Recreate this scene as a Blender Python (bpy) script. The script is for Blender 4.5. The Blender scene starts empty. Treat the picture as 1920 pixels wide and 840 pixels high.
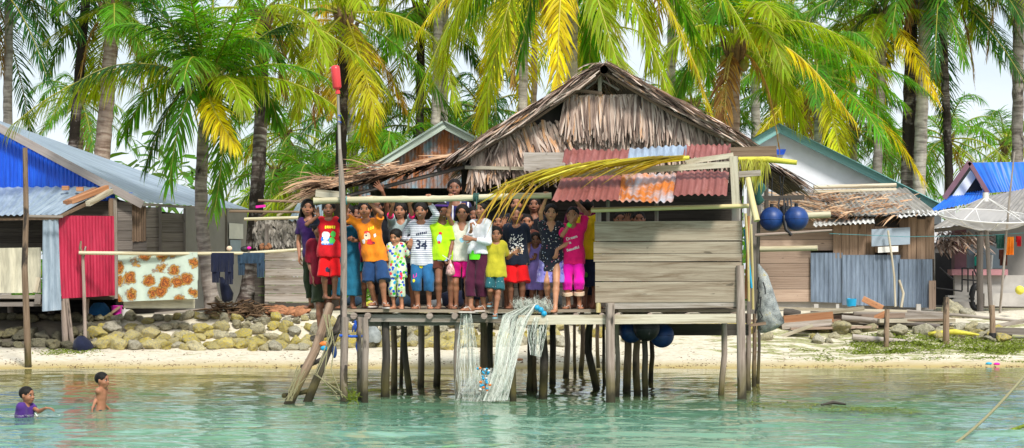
import bpy, bmesh, math, random
import numpy as np
from mathutils import Vector, Matrix
from mathutils.bvhtree import BVHTree
random.seed(7); RNG = np.random.default_rng(7)
SC = bpy.context.scene
COL = SC.collection
F, CX, HY, CH = 3840.0, 960.0, 525.0, 1.65      # focal length in photo pixels, optical centre, horizon row, eye height

def at(px, py, Y):
    return Vector(((px-CX)*Y/F, Y, CH-(py-HY)*Y/F))
def X(px, Y): return (px-CX)*Y/F
def Z(py, Y): return CH-(py-HY)*Y/F
def YW(py): return CH*F/(py-HY)                  # distance of a waterline seen at row py
def R(a): return math.radians(a)
def rr(a, b): return random.uniform(a, b)

# ------------------------------------------------------------ objects
def wloc(o):
    v = Vector((0, 0, 0))
    while o is not None:
        v += o.location; o = o.parent
    return v
def tag(o, label, cat, group=None, kind=None):
    if kind: o['kind'] = kind
    if label: o['label'] = label
    if cat: o['category'] = cat
    if group: o['group'] = group
    return o
def thing(name, label, cat, loc=(0, 0, 0), group=None):
    o = bpy.data.objects.new(name, None); COL.objects.link(o)
    o.empty_display_size = 0.2
    o.location = loc
    return tag(o, label, cat, group)

def mesh_np(name, V, faces, mats, parent=None, origin=None, uv=None, rnd=None, midx=None, smooth=False):
    """faces: (n,4) int array (or list of arrays of equal width); V world coordinates"""
    V = np.asarray(V, dtype=np.float64)
    if parent is not None: origin = wloc(parent)
    elif origin is None:
        lo, hi = V.min(0), V.max(0); origin = Vector(((lo[0]+hi[0])/2, (lo[1]+hi[1])/2, lo[2]))
    V = V-np.array(origin)
    me = bpy.data.meshes.new(name)
    faces = np.asarray(faces, dtype=np.int32); n, w = faces.shape
    me.vertices.add(len(V)); me.vertices.foreach_set('co', V.astype(np.float32).ravel())
    me.loops.add(n*w); me.loops.foreach_set('vertex_index', faces.ravel())
    me.polygons.add(n); me.polygons.foreach_set('loop_start', np.arange(0, n*w, w, dtype=np.int32))
    me.polygons.foreach_set('use_smooth', np.full(n, smooth, dtype=bool))
    for m in (mats if isinstance(mats, (list, tuple)) else [mats]): me.materials.append(m)
    if midx is not None: me.polygons.foreach_set('material_index', np.asarray(midx, dtype=np.int32))
    if uv is not None:
        l = me.uv_layers.new(name='UVMap'); l.data.foreach_set('uv', np.asarray(uv, dtype=np.float32)[faces.ravel()].ravel())
    a = me.attributes.new('rnd', 'FLOAT', 'FACE')
    a.data.foreach_set('value', np.asarray(rnd if rnd is not None else np.full(n, .5), dtype=np.float32))
    me.update(calc_edges=True); me.validate()
    o = bpy.data.objects.new(name, me); COL.objects.link(o)
    if parent is not None: o.parent = parent
    else: o.location = origin
    return o

class MB:
    """collects simple shapes (world coordinates) and links them as ONE mesh object"""
    def __init__(s): s.v = []; s.f = []; s.uv = []; s.r = []; s.sm = []; s.m = []
    def add(s, vs, fs, uvs=None, rnd=None, smooth=False, m=0):
        b = len(s.v); s.v += [tuple(v) for v in vs]
        rnd = random.random() if rnd is None else rnd
        for i, f in enumerate(fs):
            s.f.append([b+k for k in f]); s.r.append(rnd); s.sm.append(smooth); s.m.append(m)
            s.uv += uvs[i] if uvs else [(vs[k][0], vs[k][2]) for k in f]
        return s
    def bar(s, p, q, w, h, up=(0, 0, 1), m=0, taper=1.0, rnd=None):
        """board from p to q; w across, h along 'up'; UV u runs along the board"""
        p, q = Vector(p), Vector(q); d = q-p; L = d.length; d = d/L
        up = Vector(up); sx = d.cross(up)
        if sx.length < 1e-4: sx = d.cross(Vector((1, 0, 0)))
        sx.normalize(); uz = sx.cross(d)
        vs = []
        for c, t in ((p, 1), (q, taper)):
            for a, b in ((-1, -1), (1, -1), (1, 1), (-1, 1)): vs.append(c+sx*(a*w/2*t)+uz*(b*h/2*t))
        fs = [(0, 1, 2, 3), (7, 6, 5, 4), (0, 4, 5, 1), (1, 5, 6, 2), (2, 6, 7, 3), (3, 7, 4, 0)]
        o = rr(0, 20)
        e = [(o, 0), (o+w, 0), (o+w, h), (o, h)]
        sd = lambda k: [(o, k), (o+L, k), (o+L, k+.15), (o, k+.15)]
        def side(wd, k): return [(o, k), (o+L, k), (o+L, k+wd), (o, k+wd)]
        return s.add(vs, fs, [e, e, side(w, 0), side(h, w), side(w, w+h), side(h, 2*w+h)], rnd, False, m)
    def box(s, c, sx, sy, sz, m=0, rnd=None):
        c = Vector(c)
        if sx >= sy and sx >= sz: return s.bar(c-Vector((sx/2, 0, 0)), c+Vector((sx/2, 0, 0)), sy, sz, m=m, rnd=rnd)
        if sz >= sy: return s.bar(c-Vector((0, 0, sz/2)), c+Vector((0, 0, sz/2)), sx, sy, (0, 1, 0), m=m, rnd=rnd)
        return s.bar(c-Vector((0, sy/2, 0)), c+Vector((0, sy/2, 0)), sx, sz, m=m, rnd=rnd)
    def tube(s, pts, rad, n=8, m=0, caps=True, rnd=None, smooth=True):
        pts = [Vector(p) for p in pts]
        if not isinstance(rad, (list, tuple)): rad = [rad]*len(pts)
        vs = []; o = rr(0, 20); L = 0; vv = []
        ref = None
        for i, p in enumerate(pts):
            d = (pts[min(i+1, len(pts)-1)]-pts[max(i-1, 0)]).normalized()
            if ref is None:
                ref = d.cross(Vector((0.31, 0.2, .93)) if abs(d.z) < .9 else Vector((1, 0.1, 0))).normalized()
            a = (ref-d*ref.dot(d)).normalized(); b = d.cross(a); ref = a
            if i: L += (p-pts[i-1]).length
            vv.append(L+o)
            for k in range(n):
                t = 2*math.pi*k/n; vs.append(p+(a*math.cos(t)+b*math.sin(t))*rad[i])
        fs = []; uv = []
        for i in range(len(pts)-1):
            c = 2*math.pi*rad[i]
            for k in range(n):
                k2 = (k+1) % n
                fs.append((i*n+k, i*n+k2, (i+1)*n+k2, (i+1)*n+k))
                u0, u1 = c*k/n, c*(k+1)/n
                uv.append([(vv[i], u0), (vv[i], u1), (vv[i+1], u1), (vv[i+1], u0)])
        s.add(vs, fs, uv, rnd, smooth, m)
        if caps:
            for i, rev in ((0, True), (len(pts)-1, False)):
                ring = [vs[i*n+k] for k in range(n)]
                s.add(ring, [tuple(range(n))[::-1] if rev else tuple(range(n))], None, rnd, False, m)
        return s
    def sheet(s, grid, uv=None, m=0, smooth=True, rnd=None):
        """grid: rows of points; uv: same shape"""
        nr, nc = len(grid), len(grid[0]); vs = [p for row in grid for p in row]; fs = []; us = []
        for i in range(nr-1):
            for j in range(nc-1):
                q = ((i, j), (i, j+1), (i+1, j+1), (i+1, j)); fs.append([a*nc+b for a, b in q])
                us.append([tuple(uv[a][b]) for a, b in q] if uv else [(b/10, a/10) for a, b in q])
        return s.add(vs, fs, us, rnd, smooth, m)
    def corr(s, P00, P10, P11, P01, wl=.11, amp=.018, nv=3, m=0, rnd=None, sag=0):
        """corrugated sheet: ridges run from the P00-P10 edge to the P01-P11 edge"""
        P00, P10, P11, P01 = map(Vector, (P00, P10, P11, P01))
        wid = (P10-P00).length; nu = max(6, int(wid/wl*6)); nrm = (P10-P00).cross(P01-P00).normalized()
        g = []; u = []; ln = (P01-P00).length; o = rr(0, 9); nv = max(nv, 6)
        for j in range(nv+1):
            t = j/nv; row = []; ur = []
            for i in range(nu+1):
                a = i/nu; p = (P00*(1-a)+P10*a)*(1-t)+(P01*(1-a)+P11*a)*t
                p = p+nrm*(amp*math.sin(2*math.pi*a*wid/wl+.5*math.sin(t*4+o))*(1+.25*math.sin(a*9+o))+rr(-.002, .002)+.012*math.sin(a*5+o)*math.sin(t*6+o*2))+Vector((0, 0, -sag*4*t*(1-t)))
                row.append(p); ur.append((o+t*ln, a*wid))
            g.append(row); u.append(ur)
        return s.sheet(g, u, m, True, rnd)
    def prism(s, poly, ext, m=0, rnd=None):
        ext = Vector(ext); n = len(poly); a = [Vector(p) for p in poly]; b = [p+ext for p in a]
        fs = [tuple(range(n))[::-1], tuple(range(n, 2*n))]+[(i, (i+1) % n, n+(i+1) % n, n+i) for i in range(n)]
        return s.add(a+b, fs, None, rnd, False, m)
    def ball(s, c, r, m=0, nu=14, nv=9, sc=(1, 1, 1), smooth=True):
        c = Vector(c); g = []
        for j in range(nv+1):
            th = math.pi*(j/nv)
            g.append([c+Vector((r*sc[0]*math.sin(th)*math.cos(2*math.pi*i/nu), r*sc[1]*math.sin(th)*math.sin(2*math.pi*i/nu), -r*sc[2]*math.cos(th))) for i in range(nu+1)])
        uv = [[(i/nu, j/nv) for i in range(nu+1)] for j in range(nv+1)]
        return s.sheet(g, uv, m, smooth)
    def build(s, name, mats, parent=None, origin=None):
        V = np.array(s.v)
        if parent is not None: origin = wloc(parent)
        elif origin is None:
            lo, hi = V.min(0), V.max(0); origin = Vector(((lo[0]+hi[0])/2, (lo[1]+hi[1])/2, lo[2]))
        me = bpy.data.meshes.new(name)
        me.from_pydata((V-np.array(origin)).tolist(), [], s.f)
        for m in (mats if isinstance(mats, (list, tuple)) else [mats]): me.materials.append(m)
        me.polygons.foreach_set('use_smooth', s.sm); me.polygons.foreach_set('material_index', s.m)
        l = me.uv_layers.new(name='UVMap'); l.data.foreach_set('uv', np.array(s.uv, dtype=np.float32).ravel())
        a = me.attributes.new('rnd', 'FLOAT', 'FACE'); a.data.foreach_set('value', np.array(s.r, dtype=np.float32))
        me.update()
        o = bpy.data.objects.new(name, me); COL.objects.link(o)
        if parent is not None: o.parent = parent
        else: o.location = origin
        return o

def nrmz(A): return A/np.maximum(np.linalg.norm(A, axis=-1, keepdims=True), 1e-9)
def strip_arrays(B, D, L, W, wd, droop, prof=(.6, 1, .7, .1), ss=(0, .35, .7, 1)):
    """thin leaf strips: bases B, directions D, lengths L, width-axis wd, droop (n,) -> V, faces, uv, face-owner"""
    n = len(B); k = len(ss); down = np.array([0, 0, -1.0])
    P = [B]; 
    for a in range(1, k):
        mid = (ss[a]+ss[a-1])/2
        d = nrmz(D+down*(droop*mid*2)[:, None]); P.append(P[-1]+d*(L*(ss[a]-ss[a-1]))[:, None])
    V = np.zeros((n, k, 2, 3))
    for a in range(k):
        V[:, a, 0] = P[a]-wd*(W*prof[a]/2)[:, None]; V[:, a, 1] = P[a]+wd*(W*prof[a]/2)[:, None]
    base = (np.arange(n)*k*2)[:, None, None]
    q = np.array([[a*2, a*2+1, a*2+3, a*2+2] for a in range(k-1)])[None]
    Fc = (base+q).reshape(-1, 4)
    uv = np.zeros((n, k, 2, 2)); uv[..., 1] = np.array(ss)[None, :, None]; uv[:, :, 1, 0] = 1
    own = np.repeat(np.arange(n), k-1)
    return V.reshape(-1, 3), Fc, uv.reshape(-1, 2), own
# ------------------------------------------------------------ materials (all procedural)
def newmat(name):
    m = bpy.data.materials.new(name); m.use_nodes = True
    nt = m.node_tree; b = nt.nodes['Principled BSDF']
    return m, nt, b
def N(nt, typ, **kw):
    n = nt.nodes.new(typ)
    for k, v in kw.items():
        if k.startswith('i_'): n.inputs[int(k[2:])].default_value = v
        elif k in n.inputs.keys(): n.inputs[k].default_value = v
        else: setattr(n, k, v)
    return n
def L(nt, a, b): nt.links.new(a, b)
def c4(c): return (c[0], c[1], c[2], 1)
def ramp(nt, fac, stops):
    r = nt.nodes.new('ShaderNodeValToRGB'); e = r.color_ramp.elements
    while len(e) < len(stops): e.new(.5)
    for i, (p, c) in enumerate(stops): e[i].position = p; e[i].color = c4(c)
    L(nt, fac, r.inputs[0]); return r.outputs[0]
def mixc(nt, fac, a, b, mode='MIX'):
    m = nt.nodes.new('ShaderNodeMix'); m.data_type = 'RGBA'; m.blend_type = mode
    for sock, v in ((m.inputs[0], fac), (m.inputs[6], a), (m.inputs[7], b)):
        if hasattr(v, 'is_linked'): L(nt, v, sock)
        elif isinstance(v, (int, float)): sock.default_value = v
        else: sock.default_value = c4(v)
    return m.outputs[2]
def mth(nt, op, a, b=0.0, c=0.0, clamp=False):
    m = nt.nodes.new('ShaderNodeMath'); m.operation = op; m.use_clamp = clamp
    for i, v in enumerate((a, b, c)):
        if hasattr(v, 'is_linked'): L(nt, v, m.inputs[i])
        else: m.inputs[i].default_value = v
    return m.outputs[0]
def uvvec(nt, sx, sy, jitter=True):
    u = N(nt, 'ShaderNodeUVMap'); u.uv_map = 'UVMap'
    mp = N(nt, 'ShaderNodeMapping'); L(nt, u.outputs[0], mp.inputs[0]); mp.inputs['Scale'].default_value = (sx, sy, 1)
    if not jitter: return mp.outputs[0]
    a = N(nt, 'ShaderNodeAttribute', attribute_name='rnd')
    oi = N(nt, 'ShaderNodeObjectInfo')
    k = mth(nt, 'MULTIPLY', mth(nt, 'ADD', a.outputs['Fac'], oi.outputs['Random']), 37.0)
    cb = N(nt, 'ShaderNodeCombineXYZ'); L(nt, k, cb.inputs[2]); L(nt, k, cb.inputs[1])
    ad = N(nt, 'ShaderNodeVectorMath'); ad.operation = 'ADD'; L(nt, mp.outputs[0], ad.inputs[0]); L(nt, cb.outputs[0], ad.inputs[1])
    return ad.outputs[0]
def objvec(nt, s=(1, 1, 1)):
    t = N(nt, 'ShaderNodeTexCoord'); mp = N(nt, 'ShaderNodeMapping'); L(nt, t.outputs['Object'], mp.inputs[0]); mp.inputs['Scale'].default_value = s
    return mp.outputs[0]
def noise(nt, vec, scale, detail=4, rough=.6, dist=0):
    n = N(nt, 'ShaderNodeTexNoise'); n.inputs['Scale'].default_value = scale; n.inputs['Detail'].default_value = detail
    n.inputs['Roughness'].default_value = rough; n.inputs['Distortion'].default_value = dist
    if vec is not None: L(nt, vec, n.inputs['Vector'])
    return n.outputs['Fac'], n.outputs['Color']
def bump(nt, b, h, strength=.4, dist=.01):
    n = N(nt, 'ShaderNodeBump'); n.inputs['Strength'].default_value = strength; n.inputs['Distance'].default_value = dist
    L(nt, h, n.inputs['Height']); L(nt, n.outputs[0], b.inputs['Normal'])
def rndtone(nt, col, lo=.75, hi=1.2):
    a = N(nt, 'ShaderNodeAttribute', attribute_name='rnd')
    f = N(nt, 'ShaderNodeMapRange'); L(nt, a.outputs['Fac'], f.inputs[0]); f.inputs[3].default_value = lo; f.inputs[4].default_value = hi
    cb = N(nt, 'ShaderNodeCombineXYZ')
    for i in range(3): L(nt, f.outputs[0], cb.inputs[i])
    return mixc(nt, 1.0, col, cb.outputs[0], 'MULTIPLY')

def wood(name, c1, c2, c3=None, gs=26, rough=.85, stain=None, lo=.7, hi=1.25):
    m, nt, b = newmat(name)
    g, _ = noise(nt, uvvec(nt, .9, gs*1.6), 1.0, 6, .68, .5)
    col = ramp(nt, g, [(.25, c1), (.5, c2), (.8, c3 or c2)])
    p, _ = noise(nt, uvvec(nt, .8, 9), 1.0, 5, .7, .6)
    if stain: col = mixc(nt, mth(nt, 'MULTIPLY', ramp1(nt, p, .47, .68), .85), col, stain)
    col = rndtone(nt, col, lo, hi)
    L(nt, col, b.inputs['Base Color']); b.inputs['Roughness'].default_value = rough
    b.inputs['Specular IOR Level'].default_value = .2
    g2, _ = noise(nt, uvvec(nt, 2, gs*2.2), 1.0, 3)
    kn, _ = noise(nt, uvvec(nt, 3.5, 9), 1.0, 2)
    col2 = mixc(nt, mth(nt, 'MULTIPLY', ramp1(nt, kn, .70, .75), .7), col, tuple(c*.35 for c in c1)); L(nt, col2, b.inputs['Base Color'])
    bump(nt, b, mth(nt, 'ADD', g, mth(nt, 'MULTIPLY', g2, .5)), .6, .012)
    return m
def ramp1(nt, v, a, b):
    f = N(nt, 'ShaderNodeMapRange'); f.clamp = True; L(nt, v, f.inputs[0]); f.inputs[1].default_value = a; f.inputs[2].default_value = b
    return f.outputs[0]
def metal(name, base, rustc=(.30, .10, .035), rust=.5, pale=None, rough=.5, metallic=.25, streak=(1.2, 9)):
    """painted / zinc corrugated sheet: u runs along the ridges"""
    m, nt, b = newmat(name)
    n1, _ = noise(nt, uvvec(nt, streak[0], streak[1]), 1.0, 5, .7)
    n2, _ = noise(nt, uvvec(nt, 1.7, 1.7), 1.0, 6, .7, .5)
    pale = pale or tuple(min(1, c*1.35+.03) for c in base)
    dk = tuple(c*.62 for c in base)
    col = ramp(nt, n1, [(.3, dk), (.5, base), (.72, pale)])
    r = ramp1(nt, mth(nt, 'ADD', mth(nt, 'MULTIPLY', n2, .7), mth(nt, 'MULTIPLY', n1, .3)), .72-.34*rust, .80-.28*rust)
    rc = ramp(nt, n1, [(.3, tuple(c*.5 for c in rustc)), (.55, rustc), (.8, tuple(min(1, c*1.7) for c in rustc))])
    col = mixc(nt, r, col, rc); col = rndtone(nt, col, .88, 1.1)
    L(nt, col, b.inputs['Base Color'])
    L(nt, mth(nt, 'ADD', mth(nt, 'MULTIPLY', r, .35), rough), b.inputs['Roughness'])
    L(nt, mth(nt, 'MULTIPLY', mth(nt, 'SUBTRACT', 1, r), metallic), b.inputs['Metallic'])
    bump(nt, b, n2, .25, .006)
    return m
def plain(name, col, rough=.7, var=.25, scale=6, bumpk=.2, metallic=0, spec=.4, dist=.006):
    m, nt, b = newmat(name)
    n, _ = noise(nt, objvec(nt), scale, 5, .65)
    c = ramp(nt, n, [(.3, tuple(x*(1-var) for x in col)), (.7, tuple(min(1, x*(1+var)) for x in col))])
    L(nt, c, b.inputs['Base Color']); b.inputs['Roughness'].default_value = rough; b.inputs['Metallic'].default_value = metallic
    b.inputs['Specular IOR Level'].default_value = spec
    if bumpk: bump(nt, b, n, bumpk, dist)
    return m
def cloth(name, col, var=.18, pat=None, rough=.85):
    """plain or patterned fabric; pat(nt, colour) -> colour socket"""
    m, nt, b = newmat(name)
    n, _ = noise(nt, objvec(nt), 9, 4)
    c = ramp(nt, n, [(.3, tuple(x*(1-var) for x in col)), (.7, tuple(min(1, x*(1+var*.5)) for x in col))])
    if pat: c = pat(nt, c)
    L(nt, c, b.inputs['Base Color']); b.inputs['Roughness'].default_value = rough
    b.inputs['Specular IOR Level'].default_value = .15
    b.inputs['Sheen Weight'].default_value = .15
    w, _ = noise(nt, objvec(nt, (1.3, 1.3, .5)), 16, 3, .5, .8)
    bump(nt, b, w, .55, .02)
    return m
def p_spots(scale, stops, thr=.5, rnd=1.0):
    """voronoi blotches in several colours"""
    def f(nt, c):
        v = N(nt, 'ShaderNodeTexVoronoi'); v.inputs['Scale'].default_value = scale; v.inputs['Randomness'].default_value = rnd
        nz, nc = noise(nt, objvec(nt), scale*.9, 2)
        ad = N(nt, 'ShaderNodeVectorMath'); ad.operation = 'ADD'; L(nt, objvec(nt), ad.inputs[0])
        ml = N(nt, 'ShaderNodeVectorMath'); ml.operation = 'SCALE'; L(nt, nc, ml.inputs[0]); ml.inputs['Scale'].default_value = .6/scale
        L(nt, ml.outputs[0], ad.inputs[1]); L(nt, ad.outputs[0], v.inputs['Vector'])
        sp = N(nt, 'ShaderNodeSeparateColor'); L(nt, v.outputs['Color'], sp.inputs[0])
        r = nt.nodes.new('ShaderNodeValToRGB'); r.color_ramp.interpolation = 'CONSTANT'; e = r.color_ramp.elements
        while len(e) < len(stops): e.new(.5)
        for i, cc in enumerate(stops): e[i].position = i/len(stops); e[i].color = c4(cc)
        L(nt, sp.outputs[0], r.inputs[0])
        return mixc(nt, mth(nt, 'LESS_THAN', v.outputs['Distance'], thr), c, r.outputs[0])
    return f
def p_stripes(axis, period, frac, col):
    def f(nt, c):
        t = N(nt, 'ShaderNodeTexCoord'); s = N(nt, 'ShaderNodeSeparateXYZ'); L(nt, t.outputs['Object'], s.inputs[0])
        k = mth(nt, 'FRACT', mth(nt, 'MULTIPLY', s.outputs[axis], 1/period))
        return mixc(nt, mth(nt, 'LESS_THAN', k, frac), c, col)
    return f
def p_below(z, col):
    """cloth panel of another colour below the height z of the garment (object space)"""
    def f(nt, c):
        t = N(nt, 'ShaderNodeTexCoord'); s = N(nt, 'ShaderNodeSeparateXYZ'); L(nt, t.outputs['Object'], s.inputs[0])
        return mixc(nt, mth(nt, 'LESS_THAN', s.outputs[2], z), c, col)
    return f
def thatchmat(name, stops, trans=0.0):
    m, nt, b = newmat(name)
    a = N(nt, 'ShaderNodeAttribute', attribute_name='rnd')
    g, _ = noise(nt, uvvec(nt, 3, 1.5), 2.0, 3)
    big, _ = noise(nt, objvec(nt), 1.3, 3)
    k = mth(nt, 'ADD', mth(nt, 'MULTIPLY', a.outputs['Fac'], .80), mth(nt, 'MULTIPLY', mth(nt, 'ADD', mth(nt, 'SUBTRACT', g, .5), mth(nt, 'SUBTRACT', big, .42)), .9))
    L(nt, ramp(nt, k, stops), b.inputs['Base Color']); b.inputs['Roughness'].default_value = .8; b.inputs['Specular IOR Level'].default_value = .25
    bump(nt, b, g, .4, .01)
    return m
def leafmat(name='palm_leaf'):
    """frond colour comes from the object's own colour"""
    m, nt, b = newmat(name)
    oi = N(nt, 'ShaderNodeObjectInfo'); a = N(nt, 'ShaderNodeAttribute', attribute_name='rnd')
    u = N(nt, 'ShaderNodeUVMap'); u.uv_map = 'UVMap'; s = N(nt, 'ShaderNodeSeparateXYZ'); L(nt, u.outputs[0], s.inputs[0])
    hs = N(nt, 'ShaderNodeHueSaturation'); L(nt, oi.outputs['Color'], hs.inputs['Color'])
    L(nt, mth(nt, 'ADD', .478, mth(nt, 'MULTIPLY', a.outputs['Fac'], .044)), hs.inputs['Hue'])
    L(nt, mth(nt, 'ADD', .55, mth(nt, 'MULTIPLY', a.outputs['Fac'], .85)), hs.inputs['Value'])
    tip = mth(nt, 'MULTIPLY', ramp1(nt, s.outputs[1], .72, 1.0), mth(nt, 'GREATER_THAN', a.outputs['Fac'], .55))
    col = mixc(nt, mth(nt, 'MULTIPLY', tip, .7), hs.outputs[0], (.36, .20, .04))
    L(nt, col, b.inputs['Base Color']); b.inputs['Roughness'].default_value = .5; b.inputs['Specular IOR Level'].default_value = .22
    tr = N(nt, 'ShaderNodeBsdfTranslucent')
    tc = mixc(nt, 1.0, col, (2.3, 2.2, .8), 'MULTIPLY'); L(nt, tc, tr.inputs[0])
    mx = N(nt, 'ShaderNodeMixShader'); mx.inputs[0].default_value = .45
    L(nt, b.outputs[0], mx.inputs[1]); L(nt, tr.outputs[0], mx.inputs[2])
    L(nt, mx.outputs[0], nt.nodes['Material Output'].inputs[0])
    return m
def rachismat():
    m, nt, b = newmat('palm_rachis'); oi = N(nt, 'ShaderNodeObjectInfo')
    L(nt, mixc(nt, .55, oi.outputs['Color'], (.42, .33, .04)), b.inputs['Base Color']); b.inputs['Roughness'].default_value = .45
    return m
def trunkmat(name, c1, c2, c3, dark=.35, ring=11):
    m, nt, b = newmat(name)
    v = uvvec(nt, ring, 2.0); rg, _ = noise(nt, v, 1.0, 3, .5, .6)
    big, _ = noise(nt, uvvec(nt, .8, 1.2), 1.0, 4); fine, _ = noise(nt, uvvec(nt, 8, 14), 1.0, 4)
    col = ramp(nt, rg, [(.32, c1), (.5, c2), (.7, c3)])
    col = mixc(nt, ramp1(nt, mth(nt, 'ADD', mth(nt, 'MULTIPLY', big, .75), mth(nt, 'MULTIPLY', fine, .25)), .70-dark*.45, .76-dark*.4), col, (.035, .028, .022))
    col = mixc(nt, .35, col, mixc(nt, 1.0, col, ramp(nt, fine, [(.3, (.5, .5, .5)), (.7, (1.3, 1.3, 1.3))]), 'MULTIPLY'))
    L(nt, col, b.inputs['Base Color']); b.inputs['Roughness'].default_value = .9; b.inputs['Specular IOR Level'].default_value = .15
    bump(nt, b, mth(nt, 'ADD', rg, mth(nt, 'MULTIPLY', fine, .5)), .7, .03)
    return m
def rockmat():
    m, nt, b = newmat('coral_rock'); oi = N(nt, 'ShaderNodeObjectInfo')
    n1, _ = noise(nt, objvec(nt), 3.5, 6, .7, .3); n2, _ = noise(nt, objvec(nt), 16, 5, .7)
    col = ramp(nt, n1, [(.3, (.26, .24, .185)), (.5, (.54, .505, .40)), (.75, (.78, .74, .62))])
    al = mth(nt, 'MULTIPLY', ramp1(nt, n1, .36, .58), oi.outputs['Color'])
    s = N(nt, 'ShaderNodeSeparateColor'); L(nt, oi.outputs['Color'], s.inputs[0])
    al = mth(nt, 'MULTIPLY', ramp1(nt, n1, .34, .56), s.outputs[0])
    col = mixc(nt, al, col, (.68, .54, .07))
    gr = mth(nt, 'MULTIPLY', ramp1(nt, n2, .5, .62), s.outputs[1])
    col = mixc(nt, gr, col, (.13, .15, .045))
    pit = ramp1(nt, n2, .40, .33); col = mixc(nt, mth(nt, 'MULTIPLY', pit, .75), col, (.07, .065, .05))
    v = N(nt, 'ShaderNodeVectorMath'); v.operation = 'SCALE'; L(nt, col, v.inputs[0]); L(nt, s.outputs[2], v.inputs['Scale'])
    L(nt, v.outputs[0], b.inputs['Base Color']); b.inputs['Roughness'].default_value = .95; b.inputs['Specular IOR Level'].default_value = .1
    bump(nt, b, mth(nt, 'ADD', n2, mth(nt, 'MULTIPLY', n1, .6)), .9, .05)
    return m
def skinmat(name, c):
    m, nt, b = newmat(name)
    n, _ = noise(nt, objvec(nt), 7, 4)
    L(nt, ramp(nt, n, [(.3, tuple(x*.82 for x in c)), (.7, tuple(x*1.15 for x in c))]), b.inputs['Base Color'])
    b.inputs['Roughness'].default_value = .48; b.inputs['Specular IOR Level'].default_value = .4
    b.inputs['Subsurface Weight'].default_value = 0.0
    return m
def hairmat():
    m, nt, b = newmat('black_hair')
    n, _ = noise(nt, objvec(nt, (1, 1, .12)), 60, 3)
    L(nt, ramp(nt, n, [(.35, (.004, .0035, .003)), (.75, (.020, .015, .012))]), b.inputs['Base Color'])
    b.inputs['Roughness'].default_value = .6; b.inputs['Specular IOR Level'].default_value = .2; bump(nt, b, n, .6, .01)
    return m
def pilemat(name, c1, c2, c3):
    """stilt: grey weathered wood, wet and algae-green near the waterline (world height)"""
    m, nt, b = newmat(name)
    g, _ = noise(nt, uvvec(nt, 1.2, 16), 1.0, 5, .65, .5); p, _ = noise(nt, uvvec(nt, 1.1, 3), 1.0, 4)
    col = ramp(nt, g, [(.28, c1), (.5, c2), (.78, c3)])
    col = mixc(nt, ramp1(nt, p, .58, .64), col, (.06, .05, .042))
    ge = N(nt, 'ShaderNodeNewGeometry'); s = N(nt, 'ShaderNodeSeparateXYZ'); L(nt, ge.outputs['Position'], s.inputs[0])
    zz = mth(nt, 'ADD', s.outputs[2], mth(nt, 'MULTIPLY', mth(nt, 'SUBTRACT', p, .5), .5))
    col = mixc(nt, mth(nt, 'MULTIPLY', ramp1(nt, zz, .55, .2), .75), col, (.11, .095, .025))
    col = mixc(nt, mth(nt, 'MULTIPLY', ramp1(nt, zz, .16, .05), .8), col, (.022, .022, .016))
    col = rndtone(nt, col, .7, 1.2)
    L(nt, col, b.inputs['Base Color']); b.inputs['Roughness'].default_value = .85; b.inputs['Specular IOR Level'].default_value = .2
    bump(nt, b, g, .8, .02)
    return m

M = {}
M['plank'] = wood('weathered_plank', (.21, .168, .12), (.37, .305, .225), (.49, .425, .33), 24, stain=(.17, .115, .07))
M['greywood'] = wood('grey_timber', (.22, .19, .16), (.40, .355, .31), (.54, .49, .44), 24, stain=(.17, .13, .08))
M['palewood'] = wood('pale_board', (.34, .30, .22), (.52, .47, .36), (.62, .57, .45), 24, stain=(.25, .19, .11))
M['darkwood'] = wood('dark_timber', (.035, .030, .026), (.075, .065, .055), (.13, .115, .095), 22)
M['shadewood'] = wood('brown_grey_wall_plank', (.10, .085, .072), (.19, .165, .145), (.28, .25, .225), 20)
M['pinkwood'] = wood('pinkish_wall_plank', (.22, .155, .115), (.37, .27, .205), (.47, .37, .29), 22)
M['brownwood'] = wood('brown_board', (.13, .085, .055), (.25, .17, .115), (.36, .26, .19), 22)
M['redwood'] = wood('reddish_timber', (.30, .12, .055), (.46, .22, .11), (.56, .34, .20), 18)
M['bamboo'] = wood('pale_bamboo', (.42, .38, .25), (.60, .55, .38), (.70, .66, .50), 10, .45, (.30, .22, .10), .9, 1.08)
M['ybamboo'] = wood('yellow_bamboo', (.42, .33, .11), (.62, .51, .24), (.70, .62, .40), 10, .4, None, .9, 1.08)
M['pile1'] = pilemat('stilt_grey', (.18, .135, .11), (.37, .295, .245), (.53, .45, .385))
M['pile2'] = pilemat('stilt_dark', (.04, .034, .03), (.095, .082, .07), (.16, .14, .12))
M['pile3'] = pilemat('stilt_brown', (.13, .085, .055), (.27, .19, .13), (.38, .29, .21))
M['zinc'] = metal('zinc_sheet', (.30, .38, .46), rust=.06, pale=(.46, .54, .61), rough=.5, metallic=.2)
M['oldzinc'] = metal('old_blue_grey_zinc', (.17, .22, .29), rust=.28, rough=.55, metallic=.2)
M['whitezinc'] = metal('white_zinc_edge', (.62, .62, .60), rust=.2, rough=.55, metallic=.1)
M['redrust'] = metal('faded_red_sheet', (.25, .075, .062), rustc=(.17, .045, .03), rust=.55, pale=(.36, .15, .13), rough=.6, metallic=.05)
M['orangerust'] = metal('orange_rusty_zinc', (.42, .46, .52), rustc=(.46, .14, .02), rust=1.0, rough=.6, metallic=.15, streak=(1.5, 5))
M['bluezinc'] = metal('pale_blue_zinc', (.36, .45, .56), rust=.18, rough=.5, metallic=.2)
M['blue'] = metal('bright_blue_sheet', (.004, .085, .62), rustc=(.05, .10, .28), rust=.22, pale=(.01, .14, .74), rough=.4, metallic=0)
M['blueroof'] = metal('blue_roof_sheet', (.006, .13, .62), rustc=(.06, .13, .34), rust=.2, pale=(.02, .2, .75), rough=.45, metallic=0)
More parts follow.
